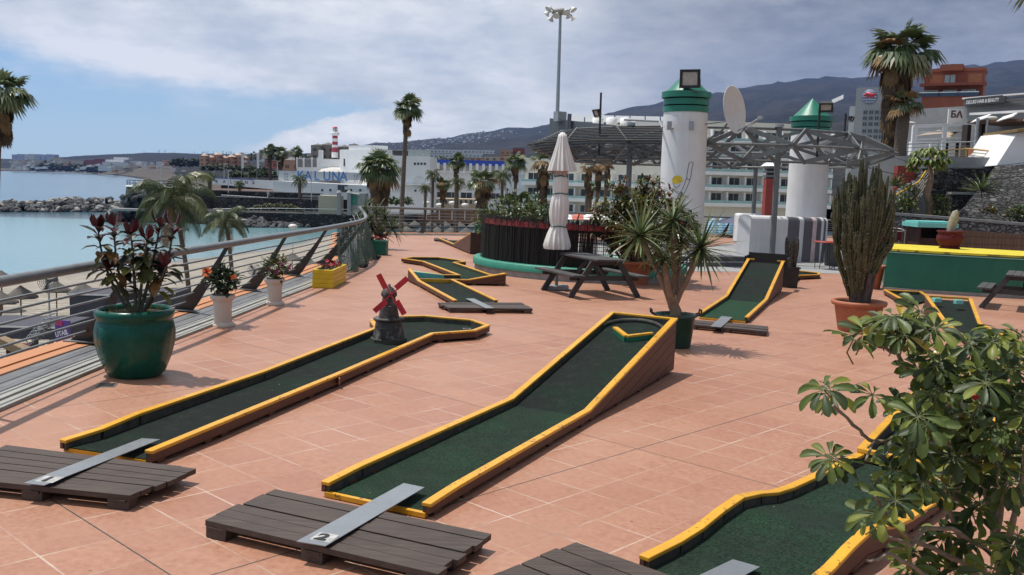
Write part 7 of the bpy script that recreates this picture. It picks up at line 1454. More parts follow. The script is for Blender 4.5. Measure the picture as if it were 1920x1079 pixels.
bld('promenade_steps', 'pale beige ramp wall left of the green gate house door', 'wall', 597, 634, 367, -5.6, 190, 6, mat('beige_wall', (.36, .32, .24), .8))
# lamps and flags around the club
def lamp(label, x, yt, yb, Y, r_=.07, kind='globe', group=None):
    a = at(x, yt, Y); zb_ = at(x, yb, Y).z; r = thing('lamp_post', label, 'lamp post', (a.x, a.y, zb_), group=group); mb = MB(); mb.tube([(0, 0, 0), (0, 0, a.z-zb_)], [r_, r_*.7], 8); mb.build('pole', WPL, r); mb = MB()
    if kind == 'globe': mb.ball((0, 0, a.z-zb_), .42 if Y < 120 else .3, 12, 8, sq=(1, 1, .55))
    else: mb.bar((-.1, 0, a.z-zb_), (.8, 0, a.z-zb_+.1), .25, .12)
    mb.build('lamp_head', WPL, r)
lamp('white mushroom lamp post standing on the beach behind the railing', 549, 425, 488, 87, .05); lamp('white lamp post at the tip of the round bastion', 302, 309, 343, 202, .09, 'arm'); lamp('tall white lamp post left of the boat shaped wall letters', 420, 308, 345, 228, .09, 'arm'); lamp('shorter white lamp post in front of the boat shaped wall', 428, 320, 362, 207, .1, 'arm'); lamp('white lamp post behind the boat shaped wall near the pink house', 520, 303, 330, 240, .1, 'arm'); lamp('thin white lamp post in front of the club wall', 584, 336, 378, 203, .08, 'arm')
for x_, y0_, y1_, lab in ((453, 289, 316, 'left of the two tall white flag banners beyond the boat shaped wall'), (482, 287, 316, 'right of the two tall white flag banners beyond the boat shaped wall')):
    a = at(x_, y0_, 260); b_ = at(x_, y1_, 260); r = thing('flag_banner', lab, 'flag', (a.x, 260, -1.7)); mb = MB(); mb.box((.25, 0, (a.z+b_.z)/2+1.7), (.62, .04, a.z-b_.z)); mb.build('banner', WALLW, r); mb = MB(); mb.tube([(-.1, 0, 0), (-.1, 0, a.z+1.8)], .06, 6); mb.build('pole', LTSTEEL, r)
# ------------------------------------------------------------------ hotel and town behind the terrace
TG = 'town'
hz_ = -7.45
def hotel(label, pl, pr, ptop, Y, Y2, floors, win_px, step, seed, wmat, name='hotel'):
    HT_, W_, H_ = bld(name, label, 'building', pl, pr, ptop, hz_, Y, 14, wmat, Y2=Y2); hi = HT_.matrix_world.inverted(); n_ = max(1, int(round(W_/step)))
    for j, py in enumerate(floors):
        zc = (hi @ at(pl, py, Y)).z
        mb = MB(); mb.box((W_/2, -.75, zc-1.45), (W_+.2, 1.5, .2)); mb.box((W_/2, -1.45, zc-1.32), (W_+.2, .12, .62)); mb.build('balcony_slab', WALLW, HT_)
        mb = MB(); mb.box((W_/2, -1.42, zc-.78), (W_, .04, .5)); mb.build('balcony_glass', GLASSB, HT_)
        for i in range(n_):
            x_ = (i+.5)*W_/n_; window(HT_, x_, zc-.2, step*.60, 1.9, fr=WPL)
            mb = MB(); mb.box((x_+step*.5, -.7, zc-.25), (.16, 1.4, 2.4)); mb.build('balcony_divider', WALLW, HT_)
    return HT_, W_, H_, hi
HL = hotel('white and cream hotel wing with glass balconies seen under the pergola at the left', 985, 1262, 296, 182, 170, (331, 359, 388), None, 3.6, 1, CREAM)
HRt = hotel('tall white hotel wing with glass balconies seen between the two chimneys', 1300, 1560, 226, 168, 172, (252, 281, 310, 339.5, 369), None, 3.2, 2, CREAM)
HM, W_, H_, hi = hotel('upper floors of the white hotel with white tanks and solar panels on the roof', 1070, 1330, 232, 188, 186, (250, 277, 304), None, 3.6, 3, CREAM)
SOL = mat('solar_panel', (.40, .42, .44), .25, var=.1, dirt=.1)
for i in range(9): mb = MB(); x_ = W_*(i+.4)/9; mb.bar((x_, 1.5, H_+.5), (x_, 3.2, H_+1.9), W_/9*.92, .12); mb.build('solar_panel', SOL, HM)
for i in range(3): mb = MB(); x_ = W_*(.20+.1*i); mb.lathe([(1.1, H_), (1.1, H_+1.3), (.01, H_+1.5)], 18, (x_, .5, 0)); mb.build('water_tank', WALLW, HM)
mb = MB(); mb.box((W_*.72, .8, H_+.5), (W_*.5, .2, 1.)); mb.build('roof_railing', PAN, HM)
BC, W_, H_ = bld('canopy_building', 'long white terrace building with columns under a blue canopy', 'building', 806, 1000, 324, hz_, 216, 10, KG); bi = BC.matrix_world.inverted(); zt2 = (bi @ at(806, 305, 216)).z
for i in range(16): mb = MB(); mb.box((W_*(i+.3)/16, -.2, (H_+zt2)/2), (.62, .62, zt2-H_)); mb.build('column', WALLW, BC)
mb = MB(); mb.box((W_/2, 1.5, zt2+.18), (W_, 4, 1.1)); mb.build('blue_canopy', mat('blue_canopy_fabric', (.025, .07, .42), .6, var=.1), BC); mb = MB(); mb.box((W_/2, 6, (H_+zt2)/2), (W_, .2, zt2-H_)); mb.build('back_wall', mat('grey_back_wall', (.30, .29, .26), .8, var=.5, sc=.6), BC); mb = MB(); mb.box((W_/2, -.05, H_+.3), (W_, .1, .5)); mb.build('balustrade', WALLW, BC)  # back wall is a mottled grey behind the columns
mb = MB(); mb.box((W_*.5, -.08, H_-3.0), (W_, .1, .3)); mb.build('ledge', WALLW, BC)
for i in range(7): window(BC, W_*(i+.5)/7, H_-5.0, 2.6, 1.4, fr=KG)
BB, W_, H_ = bld('beige_building', 'low beige building with a row of tiny windows behind the back railing', 'building', 771, 905, 371, hz_, 205, 8, mat('beige_render', (.42, .33, .23), .8)); bi = BB.matrix_world.inverted()
for i in range(12): p = bi @ at(790+i*9.3, 379, 205); window(BB, p.x, p.z, .5, .85, fr=mat('beige_frame', (.38, .30, .2), .8) if i == 0 else bpy.data.materials['beige_frame'], mull=0)
mb = MB(); mb.box((W_/2, -.4, H_*.3), (W_, .8, H_*.58)); mb.build('rust_band', mat('rust_wall', (.20, .085, .045), .8, var=.3), BB)
for k in range(5): x_ = 800+k*24; q = at(x_, 378+g.uniform(-2, 3), 108); lamp('white globe lamp in front of the beige building, number %s from the left' % ('one', 'two', 'three', 'four', 'five')[k], x_, 381+(k % 2)*4, 412, 106, .05, group='globe lamps before the beige building')
# beach parasols of thatch
def palapa():
    r = thing('beach_parasol', 'x', 'beach parasol', (0, 0, 0)); mb = MB(); gg = random.Random(5); n = 26; ph = []
    prof = [(.02, 2.75), (.35, 2.5), (.7, 2.26), (1.02, 2.04), (1.05, 1.93), (.9, 2.02), (.2, 2.45)]
    mb.lathe(prof, n)
    for i in range(len(mb.v)): x, y, z = mb.v[i]; mb.v[i] = (x*gg.uniform(.96, 1.05), y*gg.uniform(.96, 1.05), z+gg.uniform(-.04, .04))
    mb.build('thatch', mat('grey_thatch', (.105, .098, .09), .95, var=.35, sc=3, stretch=(8, 8, 1.5), bmp=.8, bsc=14, dirt=.4, dcol=(.06, .055, .05)), r); mb = MB(); mb.tube([(0, 0, 0), (0, 0, 2.4)], .05, 8); mb.build('pole', BARKL, r); return r
pal = palapa(); first = True
LP_ = [(2, 508, 62, 'large thatched beach parasol cut by the left edge of the view'), (38, 536, 56, 'thatched beach parasol below the handrail, left of the round fan'), (105, 527, 60, 'thatched beach parasol behind the round fan'), (155, 530, 59, 'thatched beach parasol behind the slate booth'), (1, 546, 54, 'thatched beach parasol half cut by the left edge, lower one'), (548, 474, 86, 'thatched beach parasol just right of the white mushroom lamp'), (576, 482, 82, 'thatched beach parasol seen between the railing posts near the yellow planter'), (527, 497, 78, 'thatched beach parasol seen through the railing left of the yellow planter')]
for x, y, Y, lab in LP_:
    q = at(x, y, Y); Mx = Matrix.Translation((q.x, Y, hz_)) @ Matrix.Scale((q.z-hz_)/2.75, 4)
    if first: pal.matrix_world = Mx; pal['label'] = lab; pal['group'] = 'thatched beach parasols'; first = False
    else: dup(pal, Mx, lab)
g = random.Random(121); k = 0
for row, Y in enumerate((92, 104, 118, 134, 152)):
    for i in range(7):
        x_ = 752+i*27+(row % 2)*13+g.uniform(-4, 4); q = at(x_, 420, Y)
        if x_ < 935: o = dup(pal, Matrix.Translation((q.x, Y, hz_)) @ Matrix.Rotation(g.uniform(0, 6), 4, 'Z'), 'one of the many grey thatched parasols behind the back railing', 'thatched parasols behind the back railing')
# round fans, booths and furniture of the beach bar
def fanthing(label, x, y, Y, rpx):
    q = at(x, y, Y); r_ = rpx*Y/FPX; r = thing('pedestal_fan', label, 'fan', (q.x, Y, hz_)); h_ = q.z-hz_; mb = MB(); mb.tube([(0, 0, 0), (0, 0, h_)], .05, 8); mb.build('pole', LTSTEEL, r); mb = MB()
    for k in range(5): rr = r_*(k+1)/5; mb.tube([(rr*math.cos(2*PI*j/28), -.18+.12*(k+1)/5, h_+rr*math.sin(2*PI*j/28)) for j in range(29)], .012, 4, cap=False)
    for j in range(20): a = 2*PI*j/20; mb.tube([(0, -.2, h_), (r_*math.cos(a), -.06, h_+r_*math.sin(a))], .008, 4, cap=False)
    mb.build('guard', GREYM, r); mb = MB()
    for j in range(3):
        a = 2*PI*j/3+.3; e = Vector((math.cos(a), 0, math.sin(a))); s_ = Vector((-math.sin(a), 0, math.cos(a))); c0_ = Vector((0, -.05, h_)); mb.add([c0_+e*.1*r_-s_*.1*r_, c0_+e*.9*r_-s_*.28*r_, c0_+e*.92*r_+s_*.2*r_+Vector((0, .12, 0)), c0_+e*.1*r_+s_*.1*r_+Vector((0, .05, 0))], [(0, 1, 2, 3)])
    mb.build('blades', BLK, r); mb = MB(); mb.ball((0, .06, h_), r_*.22, 10, 6); mb.build('motor', BLK, r)
fanthing('big round caged fan on a pole at the beach bar, left of the green pot', 91, 528, 50, 20); fanthing('big round caged fan on a pole beyond the urns on the beach', 478, 507, 62, 13)
SLATE = mat('slate_fabric', (.052, .052, .072), .8, var=.15, dirt=.2)
def booth(label, x0, x1, yt, yb, Y, dep, cat='booth'):
    a, b_ = at(x0, yt, Y), at(x1, yt, Y); zb_ = hz_; r = thing('beach_booth', label, cat, (a.x, Y, zb_)); W_ = b_.x-a.x; H_ = a.z-zb_; mb = MB(); hh = (yb-yt)*Y/FPX; mb.box((W_/2, dep/2, H_-hh/2), (W_, dep, hh)); mb.build('fabric_side', SLATE, r); mb = MB(); mb.box((W_/2, dep/2, H_+.03), (W_+.1, dep+.1, .06)); mb.build('roof', SLATE, r); mb = MB(); mb.box((W_/2, -.07, H_+.03), (W_+.1, .03, .07)); mb.build('white_edge', WPL, r)
    for x_ in (.06, W_-.06):
        for y_ in (.06, dep-.06): mb = MB(); mb.box((x_, y_, (H_-hh)/2), (.08, .08, H_-hh)); mb.build('post', BLK, r)
    return r
booth('tall slate grey fabric booth on the beach beside the green pot', 130, 226, 553, 604, 46, 2.5); booth('low slate grey awning at the left edge below the railing', -60, 108, 612, 634, 40, 3.); booth('small slate grey booth seen between the urns', 262, 328, 550, 580, 47, 2.)
q = at(118, 622, 38); s = 38/FPX; pr = thing('bar_sign', 'purple sign board with white letters at the beach bar', 'sign', (q.x, 38, hz_), R(-25)); H_ = q.z-hz_; mb = MB(); mb.box((0, 0, H_), (38*s, .08, 44*s)); mb.build('board', mat('purple_board', (.10, .05, .24), .6, var=.2, sc=3), pr); mb = MB(); mb.box((-8*s, -.05, H_+16*s), (20*s, .02, 10*s)); mb.build('pink_corner', mat('pink_paint', (.40, .03, .12), .6), pr); text('lettering', 'UTAIL', 13*s, WALLW, pr, (-17*s, -.05, H_-12*s), (PI/2, R(-15), 0), .004, off=.006)
for s_ in (-1, 1): mb = MB(); mb.box((s_*12*s, .03, (H_-22*s)/2), (.07, .07, H_-22*s)); mb.build('leg', BLK, pr)
q = at(80, 620, 36); cs = thing('chair_stack', 'leaning stack of chrome chairs at the beach bar below the railing', 'chair stack', (q.x, 36, hz_)); s = 36/FPX
for k in range(6): mb = MB(); bx = (-16+k*7)*s; bz = q.z-hz_+(-18+k*8)*s; mb.tube([(bx-.05, -.25, bz-.25), (bx-.22, -.25, bz+.05), (bx-.12, -.22, bz+.2), (bx+.1, -.2, bz+.22), (bx+.1, .2, bz+.22), (bx-.12, .22, bz+.2), (bx-.22, .25, bz+.05), (bx-.05, .25, bz-.25)], .022, 7); mb.build('chrome_frame', LTSTEEL, cs); mb = MB(); mb.box((bx, 0, bz-.05), (.42, .42, .03), 0, Mx=Matrix.Rotation(-.5, 3, 'Y')); mb.build('seat', GREYM, cs)
for s_ in (-.3, .3): mb = MB(); mb.box((s_, 0, (q.z-hz_-.4)/2), (.06, .4, q.z-hz_-.4)); mb.build('stand', BLK, cs)
q = at(25, 640, 37); bb_ = thing('bar_hut', 'wooden and burgundy beach bar counter at the lower left behind the railing', 'bar', (q.x, 37, hz_)); s = 37/FPX; H_ = q.z-hz_; mb = MB(); mb.box((6*s, .3, H_/2-.1), (34*s, .8, H_-.2)); mb.build('burgundy_front', MAR, bb_); mb = MB(); mb.bar((-30*s, -.2, H_+.15), (30*s, -.3, H_-.35), .5, .3); mb.build('timber_beam', mat('pale_timber', (.25, .18, .11), .8), bb_)
# ------------------------------------------------------------------ hills and far coast
RID = [(-600, 299), (-200, 298), (60, 298), (105, 294), (200, 290), (290, 286), (440, 289), (560, 290), (600, 287), (650, 277), (700, 269), (800, 263), (880, 251), (1000, 236), (1090, 222), (1180, 203), (1250, 187), (1340, 172), (1440, 155), (1500, 147), (1560, 143), (1620, 140), (1700, 135), (1760, 122), (1830, 117), (1920, 110), (2200, 92), (2600, 100)]
def tab(T, x):
    for (a, ya), (b_, yb) in zip(T, T[1:]):
        if x <= b_: return ya+(yb-ya)*max(0, (x-a))/(b_-a)
    return T[-1][1]
ST = [(-600, 3300), (130, 3200), (240, 2300), (330, 1500), (420, 900), (520, 620), (2600, 560)]; RD = [(-600, 4600), (500, 4800), (640, 5600), (900, 6300), (2600, 6800)]; Z0T = [(-600, 2), (330, 0), (520, -1), (700, -2), (2600, 2)]
def hillz(px_, Y):
    y0, y1 = tab(ST, px_), tab(RD, px_); zr = at(px_, tab(RID, px_), y1).z; z0_ = tab(Z0T, px_); s = (Y-y0)/(y1-y0)
    P_ = at(px_, 300, Y); nv = mnoise.fractal(Vector((P_.x*.0012, P_.y*.0012, 3.1)), 1.0, 2.1, 5); nr = mnoise.fractal(Vector((P_.x*.006, P_.y*.003, 9.)), 1.0, 2.1, 4)
    if s <= 1: s_ = max(0, s); z = z0_+(zr-z0_)*(s_**1.35)+nv*.22*zr*s_*(1-s_)*1.6+nr*(4+zr*.035)*min(1, s_*3)
    else: z = zr*(1-(s-1)*1.4)+nr*6
    return z
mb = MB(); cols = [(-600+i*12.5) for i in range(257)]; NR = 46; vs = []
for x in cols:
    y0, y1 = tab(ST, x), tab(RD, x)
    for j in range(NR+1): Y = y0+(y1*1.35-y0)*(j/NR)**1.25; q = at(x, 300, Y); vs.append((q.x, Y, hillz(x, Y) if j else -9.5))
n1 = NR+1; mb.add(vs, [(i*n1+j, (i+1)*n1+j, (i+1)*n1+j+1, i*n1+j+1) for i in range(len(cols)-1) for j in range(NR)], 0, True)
m, t, b = newmat('dry_shadowed_mountainside'); c = nd(t, 'ShaderNodeNewGeometry').outputs['Position']; a_ = noi(t, c, .0035, 8, .65); b2_ = noi(t, c, .018, 8, .7); col = mixc(t, rng(t, a_, .38, .62), (.020, .023, .024), (.042, .040, .036)); col = mixc(t, rng(t, b2_, .45, .65, 0, .75), col, (.013, .017, .016)); col = mixc(t, rng(t, noi(t, c, .05, 5, .7), .6, .72, 0, .3), col, (.12, .10, .085)); t.links.new(col, b.inputs['Base Color']); b.inputs['Roughness'].default_value = 1.; b.inputs['Specular IOR Level'].default_value = .1; bump(t, b, b2_, .9, 14.)  # slope colours darkened to carry the shadow of the clouds
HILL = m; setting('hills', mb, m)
# near land between the promenade and the hills
LANDM = mat('dry_scrub_ground', (.055, .045, .034), .95, var=.4, sc=.02, bmp=.4, bsc=.2, dirt=.6, dcol=(.028, .036, .02), dsc=.008)
mb = MB(); lp = [at(345, 350, 213), at(330, 340, 420), at(330, 338, 900), at(250, 333, 1900), at(130, 326, 3300), at(-600, 322, 3500)]; far_ = [at(-600, 310, 4200), at(2600, 330, 4200), at(2600, 330, 232), at(800, 330, 232), at(620, 340, 214)]
zl_ = [-1.75, -4.5, -4.5, -5.5, -6, -6]; mb.add([(p.x, p.y, z) for p, z in zip(lp, zl_)]+[(p.x, p.y, z) for p, z in zip(far_, (-8, -8, -1.8, -1.8, -1.75))], [tuple(range(len(lp)+5))[::-1]])
mb.add([(p.x, p.y, z) for p, z in zip(lp, zl_)]+[(p.x-14, p.y-4, -9.2) for p in lp], [(i, i+1, len(lp)+i+1, len(lp)+i) for i in range(len(lp)-1)]); setting('headland', mb, LANDM)
# coast flats in front of the left hills
mb = MB(); cs_ = [(-400, 321, 2750), (0, 321.2, 2750), (60, 322, 2700), (130, 324, 2500), (185, 326.5, 2250), (235, 331, 1750), (262, 335.5, 1420), (300, 337.5, 1300), (345, 336, 1250)]; vs = []
for x, y, Y in cs_:
    q = S(x, y); k_ = 1.0
    for f_, z_ in ((1., SEA-.5), (1.004, SEA+2.5), (1.12, SEA+6), (1.35, SEA+14), (1.9, SEA+26)): vs.append((q.x*f_, q.y*f_, z_))
n1 = 5; mb.add(vs, [(i*n1+j, (i+1)*n1+j, (i+1)*n1+j+1, i*n1+j+1) for i in range(len(cs_)-1) for j in range(4)]); setting('coast', mb, LANDM)
def far(name, label, cat, x0, x1, yt, yb, Y, mt, dep=None, group=None):
    a, b_ = at(x0, yt, Y), at(x1, yt, Y); zb_ = at(x0, yb, Y).z; mb = MB(); W_ = b_.x-a.x; H_ = a.z-zb_; mb.box((W_/2, (dep or W_*.5)/2, H_/2), (W_, dep or W_*.5, H_)); o = mb.build(name, mt); o.location = (a.x, Y, zb_); tag(o, label, cat, group); return o
def facade(name, c1, c2, sx_, sz_):
    m, t, b = newmat(name); c = obj_co(t); s3 = nd(t, 'ShaderNodeSeparateXYZ', {0: c}).outputs; fx_ = mth(t, 'FRACT', mth(t, 'DIVIDE', s3[0], sx_)); fz_ = mth(t, 'FRACT', mth(t, 'DIVIDE', s3[2], sz_)); w_ = mth(t, 'MULTIPLY', rng(t, mth(t, 'ABSOLUTE', mth(t, 'SUBTRACT', fx_, .5)), .24, .26, 1, 0), rng(t, mth(t, 'ABSOLUTE', mth(t, 'SUBTRACT', fz_, .5)), .2, .22, 1, 0))
    t.links.new(mixc(t, w_, mixc(t, rng(t, noi(t, c, .2, 4), .3, .7), c1, [x*.85 for x in c1]), c2), b.inputs['Base Color']); b.inputs['Roughness'].default_value = .8; return m
FW = facade('white_far_facade', (.66, .67, .68), (.22, .25, .28), 3.5, 3.2); FBL = facade('blue_grey_tower_facade', (.42, .47, .60), (.28, .33, .45), 4, 3.4); FC_ = facade('cream_far_facade', (.52, .45, .36), (.20, .16, .13), 4, 3.4); FO = facade('orange_far_facade', (.50, .28, .19), (.20, .12, .09), 3.6, 3.2); FP = facade('pink_far_facade', (.44, .15, .12), (.12, .07, .07), 3., 3.); FR_ = facade('red_far_facade', (.28, .07, .06), (.14, .05, .05), 4, 3.5); FT = facade('grey_beige_facade', (.33, .28, .23), (.10, .09, .08), 3.4, 3.0)
RFO = mat('terracotta_roof', (.33, .13, .08), .85, var=.15); 
for i, (x0, x1, yt, w_) in enumerate(((22, 31, 290, 1), (31.5, 44, 289, 1), (45, 52, 289.5, 0), (52.5, 63, 289, 0), (66, 75, 289.5, 1), (77, 85, 290, 1), (86, 94, 289.5, 1), (94.5, 102, 290, 1))): far('tower_block', 'pale tower block far along the coast, %s of the row from the left' % ('first', 'second', 'third', 'fourth', 'fifth', 'sixth', 'seventh', 'last')[i], 'tower block', x0, x1, yt, 303, 3000, FBL if w_ else FW, 30, 'row of tower blocks on the far coast')
FB = [('cream', 20, 48, 300, 314, 2650, FC_), ('cream', 50, 80, 299, 312, 2700, FC_), ('cream', 94, 112, 296, 308, 2750, FC_), ('cream', 112, 128, 299, 308, 2740, FC_), ('cream', 135, 156, 302, 311, 2600, FC_), ('dark red', 158, 176, 300, 310, 2500, FR_), ('dark red', 177, 196, 298, 309, 2480, FR_), ('white', 192, 240, 304, 315, 2000, FW), ('white', 197, 232, 299, 304, 2020, FW), ('white', 213, 241, 295, 299.5, 2040, FW), ('white', 184, 215, 311, 321, 1950, FW), ('beige', 216, 258, 311, 321, 1900, FC_), ('white', 243, 258, 302, 309, 2100, FW), ('white', 260, 276, 303, 309, 2100, FW), ('white', 293, 308, 303, 311, 1900, FW), ('orange', 305, 322, 301, 311, 1850, FO)]
for i, (cn, x0, x1, yt, yb, Y, mt_) in enumerate(FB): far('coast_building', '%s block on the far shore %s' % (cn, ('below the left towers', 'below the middle towers', 'below the right towers, taller', 'right of the tower group', 'behind the end of the green trees', 'left part of the red pair', 'right part of the red pair', 'lowest long storey of the stepped seafront hotel', 'middle storey of the stepped seafront hotel', 'top storey of the stepped seafront hotel', 'in front of the stepped hotel, left', 'in front of the stepped hotel, right', 'just right of the stepped hotel', 'second right of the stepped hotel', 'left of the dark coast trees', 'beside the dark coast trees')[i]), 'building', x0, x1, yt, yb, Y, mt_, 22, 'buildings on the far shore')
for i, (x0, x1, yt, yb) in enumerate(((374, 386, 292, 312), (386, 398, 295, 314), (398, 412, 290, 314), (412, 424, 296, 315), (424, 438, 294, 316), (438, 452, 291, 316), (452, 462, 296, 316))):
    Y = 720+i*6; o = far('resort_block', 'terracotta resort block beyond the boat shaped wall, %s from the left' % ('first', 'second', 'third', 'fourth', 'fifth', 'sixth', 'seventh')[i], 'building', x0, x1, yt, yb, Y, FO, 9, 'terracotta resort blocks')
    W_ = (x1-x0)*Y/FPX; mb = MB(); mb.lathe([(W_*.62, 0), (.01, W_*.38)], 4, (W_/2, 4.5, 0), smooth=False); r_ = mb.build('roof', mat('pale_tent_roof', (.50, .38, .30), .8) if i == 0 else bpy.data.materials['pale_tent_roof'], o); r_.location = (0, 0, at(x0, yt, Y).z-o.location.z)
o = far('pink_house', 'bright pink flat roofed house beyond the banner fence', 'house', 497, 525, 302, 316, 430, FP, 8); mb = MB(); W_ = 28*430/FPX; mb.box((W_/2, 4, 0), (W_+.6, 8.6, .3)); r_ = mb.build('roof', RFO, o); r_.location = (0, 0, at(497, 302, 430).z-o.location.z)
for i, (x0, x1, yt, yb, Y, lab) in enumerate(((583, 600, 272, 300, 420, 'grey beige apartment block with a pointed roof left of the lighthouse'), (600, 622, 271, 300, 425, 'grey beige apartment block directly left of the lighthouse'), (632, 652, 275, 300, 428, 'grey beige apartment block behind the lighthouse on its right'), (486, 500, 281, 298, 640, 'pale apartment house left of the clump of fan palms'), (532, 552, 284, 302, 600, 'pale apartment house between the fan palms'), (530, 556, 300, 320, 380, 'orange brown house below the fan palms'), (654, 668, 271, 282, 520, 'dark roof box above the white club block'))):
    o = far('apartment_block', lab, 'building', x0, x1, yt, yb, Y, FT if i != 5 else FO, 10, None); W_ = (x1-x0)*Y/FPX; mb = MB(); mb.lathe([(W_*.66, 0), (.01, W_*.22)], 4, (W_/2, 5, 0), smooth=False); r_ = mb.build('roof', mat('grey_roof', (.17, .16, .15), .9) if i == 0 else bpy.data.materials['grey_roof'], o); r_.location = (0, 0, at(x0, yt, Y).z-o.location.z)
for i, (x0, x1, yt, yb, Y, mt_, lab) in enumerate(((745, 800, 281, 287, 900, FW, 'long white terraced hotel, upper left part'), (800, 870, 280, 287, 905, FW, 'long white terraced hotel, upper middle part'), (870, 927, 281, 288, 910, FW, 'long white terraced hotel, upper right part'), (806, 850, 288, 296, 860, FW, 'long white terraced hotel, lower left part'), (850, 905, 287, 295, 865, FW, 'long white terraced hotel, lower right part'), (938, 962, 281, 291, 700, FO, 'orange apartment block left of the pergola tip'), (962, 984, 278, 291, 705, FR_, 'dark red apartment block left of the pergola tip'), (880, 905, 297, 305, 560, FO, 'terracotta house row below the long white hotel'), (908, 936, 294, 304, 565, FC_, 'cream house below the orange apartment block'), (936, 985, 292, 304, 540, FO, 'long low terracotta house left of the brown skirted palm'), (660, 690, 282, 300, 480, FT, 'pale block between the club and the hillside'))): far('town_building', lab, 'building', x0, x1, yt, yb, Y, mt_, 14, None)
g = random.Random(135); cm_ = []
for k, c_ in enumerate(((.66, .65, .63), (.52, .45, .36), (.60, .58, .55), (.42, .24, .16))):
    mb = MB(); mb.box((0, 0, .5), (1, .8, 1)); mb.box((.2, 0, 1.15), (.5, .7, .35)); cm_.append(mb.mesh('house', [mat('shore_house_%s' % 'abcd'[k], c_, .8)]))
for i in range(110):
    r_ = g.random()
    if r_ < .45: x = g.uniform(15, 200); y = g.uniform(303, 319); Y = g.uniform(2150, 2700); wd = g.uniform(4, 11)
    elif r_ < .7: x = g.uniform(200, 350); y = g.uniform(305, 322); Y = g.uniform(1500, 1950); wd = g.uniform(4, 11)
    else: x = g.uniform(430, 700); y = g.uniform(286, 303); Y = g.uniform(560, 900); wd = g.uniform(4, 12)
    q = at(x, y, Y); s = wd*Y/FPX; o = bpy.data.objects.new('house', cm_[g.choice([0, 0, 1, 1, 2, 2, 3])]); COL.objects.link(o); o.location = (q.x, Y, q.z-s*.3); o.scale = (s, s, s*g.uniform(.28, .5)); o.rotation_euler = (0, 0, g.uniform(-.4, .4))
    tag(o, 'small pale house strung along the far shore or the slopes behind the club', 'house', 'small houses along the far shore')
# white village houses on the mountainside
g = random.Random(131); hm = []
for k in range(3): mb = MB(); mb.box((0, 0, 3.5), (16-3*k, 12, 7)); mb.box((4-2*k, 0, 8.3), (7, 9, 2.6)); hm.append(mb.mesh('house', [mat('village_white_%s' % 'abc'[k], ((.66, .64, .62), (.55, .48, .42), (.70, .70, .70))[k], .8)]))
nh = 0
while nh < 190:
    if g.random() < .85: x = g.gauss(850, 55); y = 276-(x-770)*.135+g.gauss(0, 5.5)
    else: x = g.uniform(690, 1020); y = g.uniform(262, 276)-(x-690)*.075
    y0, y1 = tab(ST, x), tab(RD, x); hit = None
    for k in range(90):
        Y = y0+(y1-y0)*(k/90); zt_y = at(x, y, Y).z
        if hillz(x, Y) > zt_y: hit = Y; break
    if not hit or hit < 1300: nh += .34; continue
    q = at(x, y, hit); o = bpy.data.objects.new('house', hm[g.randrange(3)]); COL.objects.link(o); o.location = (q.x, hit, hillz(x, hit)-1.5); s = g.uniform(.25, .62)*hit/4200; o.scale = (s*1.3, s, s); o.rotation_euler = (0, 0, g.uniform(-.5, .5)); tag(o, 'tiny white house scattered on the mountainside', 'house', 'white village houses on the mountainside'); nh += 1
# tree masses
def clump(name, label, x0, x1, yt, yb, Y, n, mats, leafsz, kind='stuff', cat='trees', dep=20):
    g = random.Random(int(x0*7+yt)); a, b_ = at(x0, yb, Y), at(x1, yb, Y); hh = at(x0, yt, Y).z-a.z; mb = MB(); W_ = b_.x-a.x; nb = max(2, int(W_/hh/1.1)); bl = [(W_*(i+.5)/nb+g.uniform(-.2, .2)*hh, g.uniform(.55, 1.)) for i in range(nb)]
    for i in range(n): bx, s_ = g.choice(bl); d = sphere_dir(g, -.2, 1); r_ = hh*.62*s_*g.uniform(.6, 1.05); p = Vector((bx+d.x*r_*1.15, g.uniform(0, dep)+d.y*r_, hh*.28*s_+d.z*r_)); leafq(mb, p, sphere_dir(g, -.2, 1), (0, 0, 1), leafsz*g.uniform(.7, 1.3), leafsz*.7, g.randrange(len(mats)), .3)
    o = mb.build(name, mats); o.location = (a.x, Y, a.z); tag(o, label, cat); o['kind'] = kind; return o
DG = leaf('far_foliage_dark', (.022, .034, .018), .7); DG2 = leaf('far_foliage', (.04, .055, .024), .7)
clump('coast_trees', 'dark green belt of trees along the far shore', 52, 186, 304, 321, 2450, 2600, [DG, DG2], 9., dep=60); clump('coast_trees', 'dark trees on the near headland left of the resort', 318, 368, 292, 314, 1200, 900, [DG, DG2], 4.5); clump('garden_trees', 'green garden trees behind the boat shaped wall', 424, 512, 312, 334, 300, 1600, [BGN, DG2, DG], .9, dep=12)
clump('garden_trees', 'scrub and trees around the terracotta resort', 372, 500, 308, 320, 600, 1300, [DG, DG2], 2.2); clump('garden_trees', 'trees on the slope below the long white hotel', 690, 1000, 290, 306, 640, 3200, [DG, DG2, BGN], 2.4, dep=60); clump('garden_trees', 'hillside gardens behind the clump of fan palms', 440, 700, 284, 300, 800, 2600, [DG, DG2], 2.6, dep=80)
clump('garden_hedge', 'green garden hedge and shrubs behind the back railing', 905, 1060, 392, 412, 100, 1600, [BGN, DG2, YUC], .5, dep=5); clump('garden_hedge', 'shrubs under the palms behind the stout fan palm', 690, 770, 368, 384, 140, 700, [BGN, DG2], .6, dep=5)
g = random.Random(141); pmx = crown_fan(91, 9, 2., 3, .6, 5)
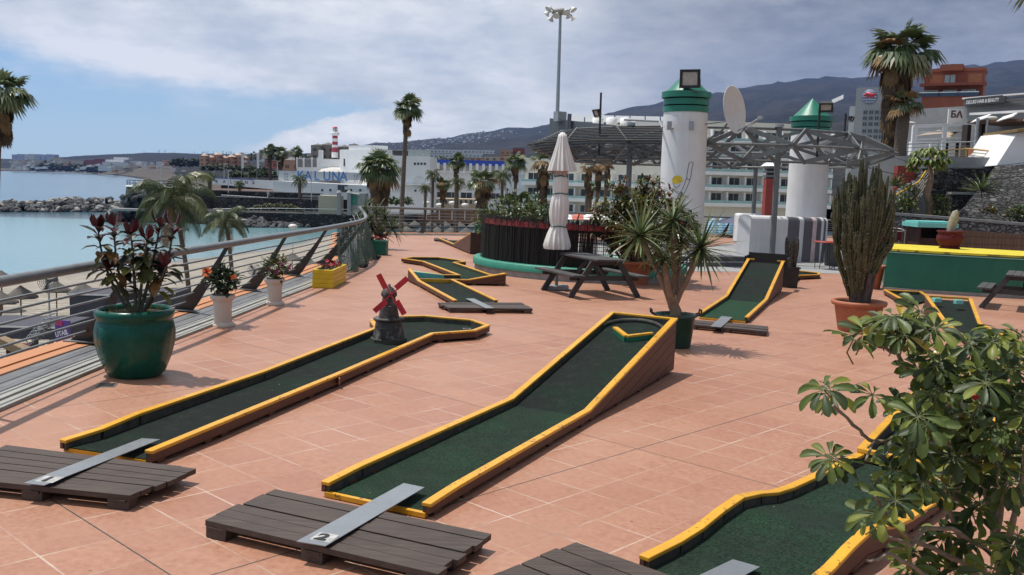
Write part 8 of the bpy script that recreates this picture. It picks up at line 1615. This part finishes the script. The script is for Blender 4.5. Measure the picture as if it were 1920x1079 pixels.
for i in range(34):
    x = g.choice([g.uniform(268, 345), g.uniform(360, 480), g.uniform(430, 560)]); y = tab(RID, x)-g.uniform(1.5, 4.5); Y = tab(RD, x)*.985; c_ = at(x, y, Y); zb_ = hillz(x, Y)-1; c_.z = zb_+g.uniform(8, 14); r = thing('palm_tree', 'tiny palm silhouetted along the top of the far ridge', 'palm tree', (c_.x, Y, zb_), group='palms on the far ridge'); H_ = max(6, c_.z-zb_); o = put('trunk', shared(('tt',), lambda: trunk_mesh(1, .05, .04, (0, 0), 1)), r); o.scale = (14, 14, H_); o = put('crown', pmx, r, (0, 0, H_)); o.scale = (2.2, 2.2, 2.2)
# pool loungers and umbrellas glimpsed behind the terrace
for i, x in enumerate((1062, 1085, 1105, 1128)): q = at(x, 402, 70); r = thing('sun_umbrella', 'white flat sun umbrella at the hotel pool, %s from the left' % ('first', 'second', 'third', 'fourth')[i], 'umbrella', (q.x, 70, hz_), group='white sun umbrellas at the hotel pool'); h_ = q.z-hz_; mb = MB(); mb.lathe([(1.1, h_-.35), (.02, h_+.05), (.01, h_+.12)], 8, smooth=False); mb.build('canopy', WALLW if i != 1 else mat('coral_canopy', (.5, .12, .08), .8), r); mb = MB(); mb.tube([(0, 0, 0), (0, 0, h_)], .04, 6); mb.build('pole', LTSTEEL, r)
for i, x in enumerate((1338, 1352, 1366)): q = at(x, 412, 62); r = thing('pool_parasol', 'pale blue parasol behind the yucca, %s from the left' % ('first', 'second', 'third')[i], 'umbrella', (q.x, 62, hz_), group='blue parasols at the pool'); h_ = q.z-hz_; mb = MB(); mb.lathe([(.55, h_-.9), (.35, h_-.2), (.02, h_+.1)], 10); mb.build('canopy', mat('pale_blue_canopy', (.25, .45, .58), .8) if i == 0 else bpy.data.materials['pale_blue_canopy'], r); mb = MB(); mb.tube([(0, 0, 0), (0, 0, h_)], .04, 6); mb.build('pole', LTSTEEL, r)
q = at(1420, 403, 52); r = thing('awning', 'slate blue awning behind the white built-in seat', 'awning', (q.x, 52, hz_)); h_ = q.z-hz_; mb = MB(); mb.lathe([(2.6, h_-.45), (.05, h_+.1)], 8, smooth=False); mb.build('canopy', mat('slate_blue_canopy', (.07, .08, .13), .8), r); mb = MB(); mb.tube([(0, 0, 0), (0, 0, h_)], .06, 6); mb.build('pole', LTSTEEL, r)
# ------------------------------------------------------------------ haze
m = bpy.data.materials.new('sea_air'); m.use_nodes = True; t = m.node_tree
for n_ in list(t.nodes): t.nodes.remove(n_)
pv_ = nd(t, 'ShaderNodeVolumePrincipled', {'Color': (.26, .44, 1., 1), 'Density': 3.8e-5, 'Anisotropy': 0.1}); o_ = nd(t, 'ShaderNodeOutputMaterial'); t.links.new(pv_.outputs[0], o_.inputs['Volume'])
mb = MB(); mb.box((0, 4500, 640), (19200, 10400, 1301)); o = mb.build('haze', m); o['kind'] = 'stuff'
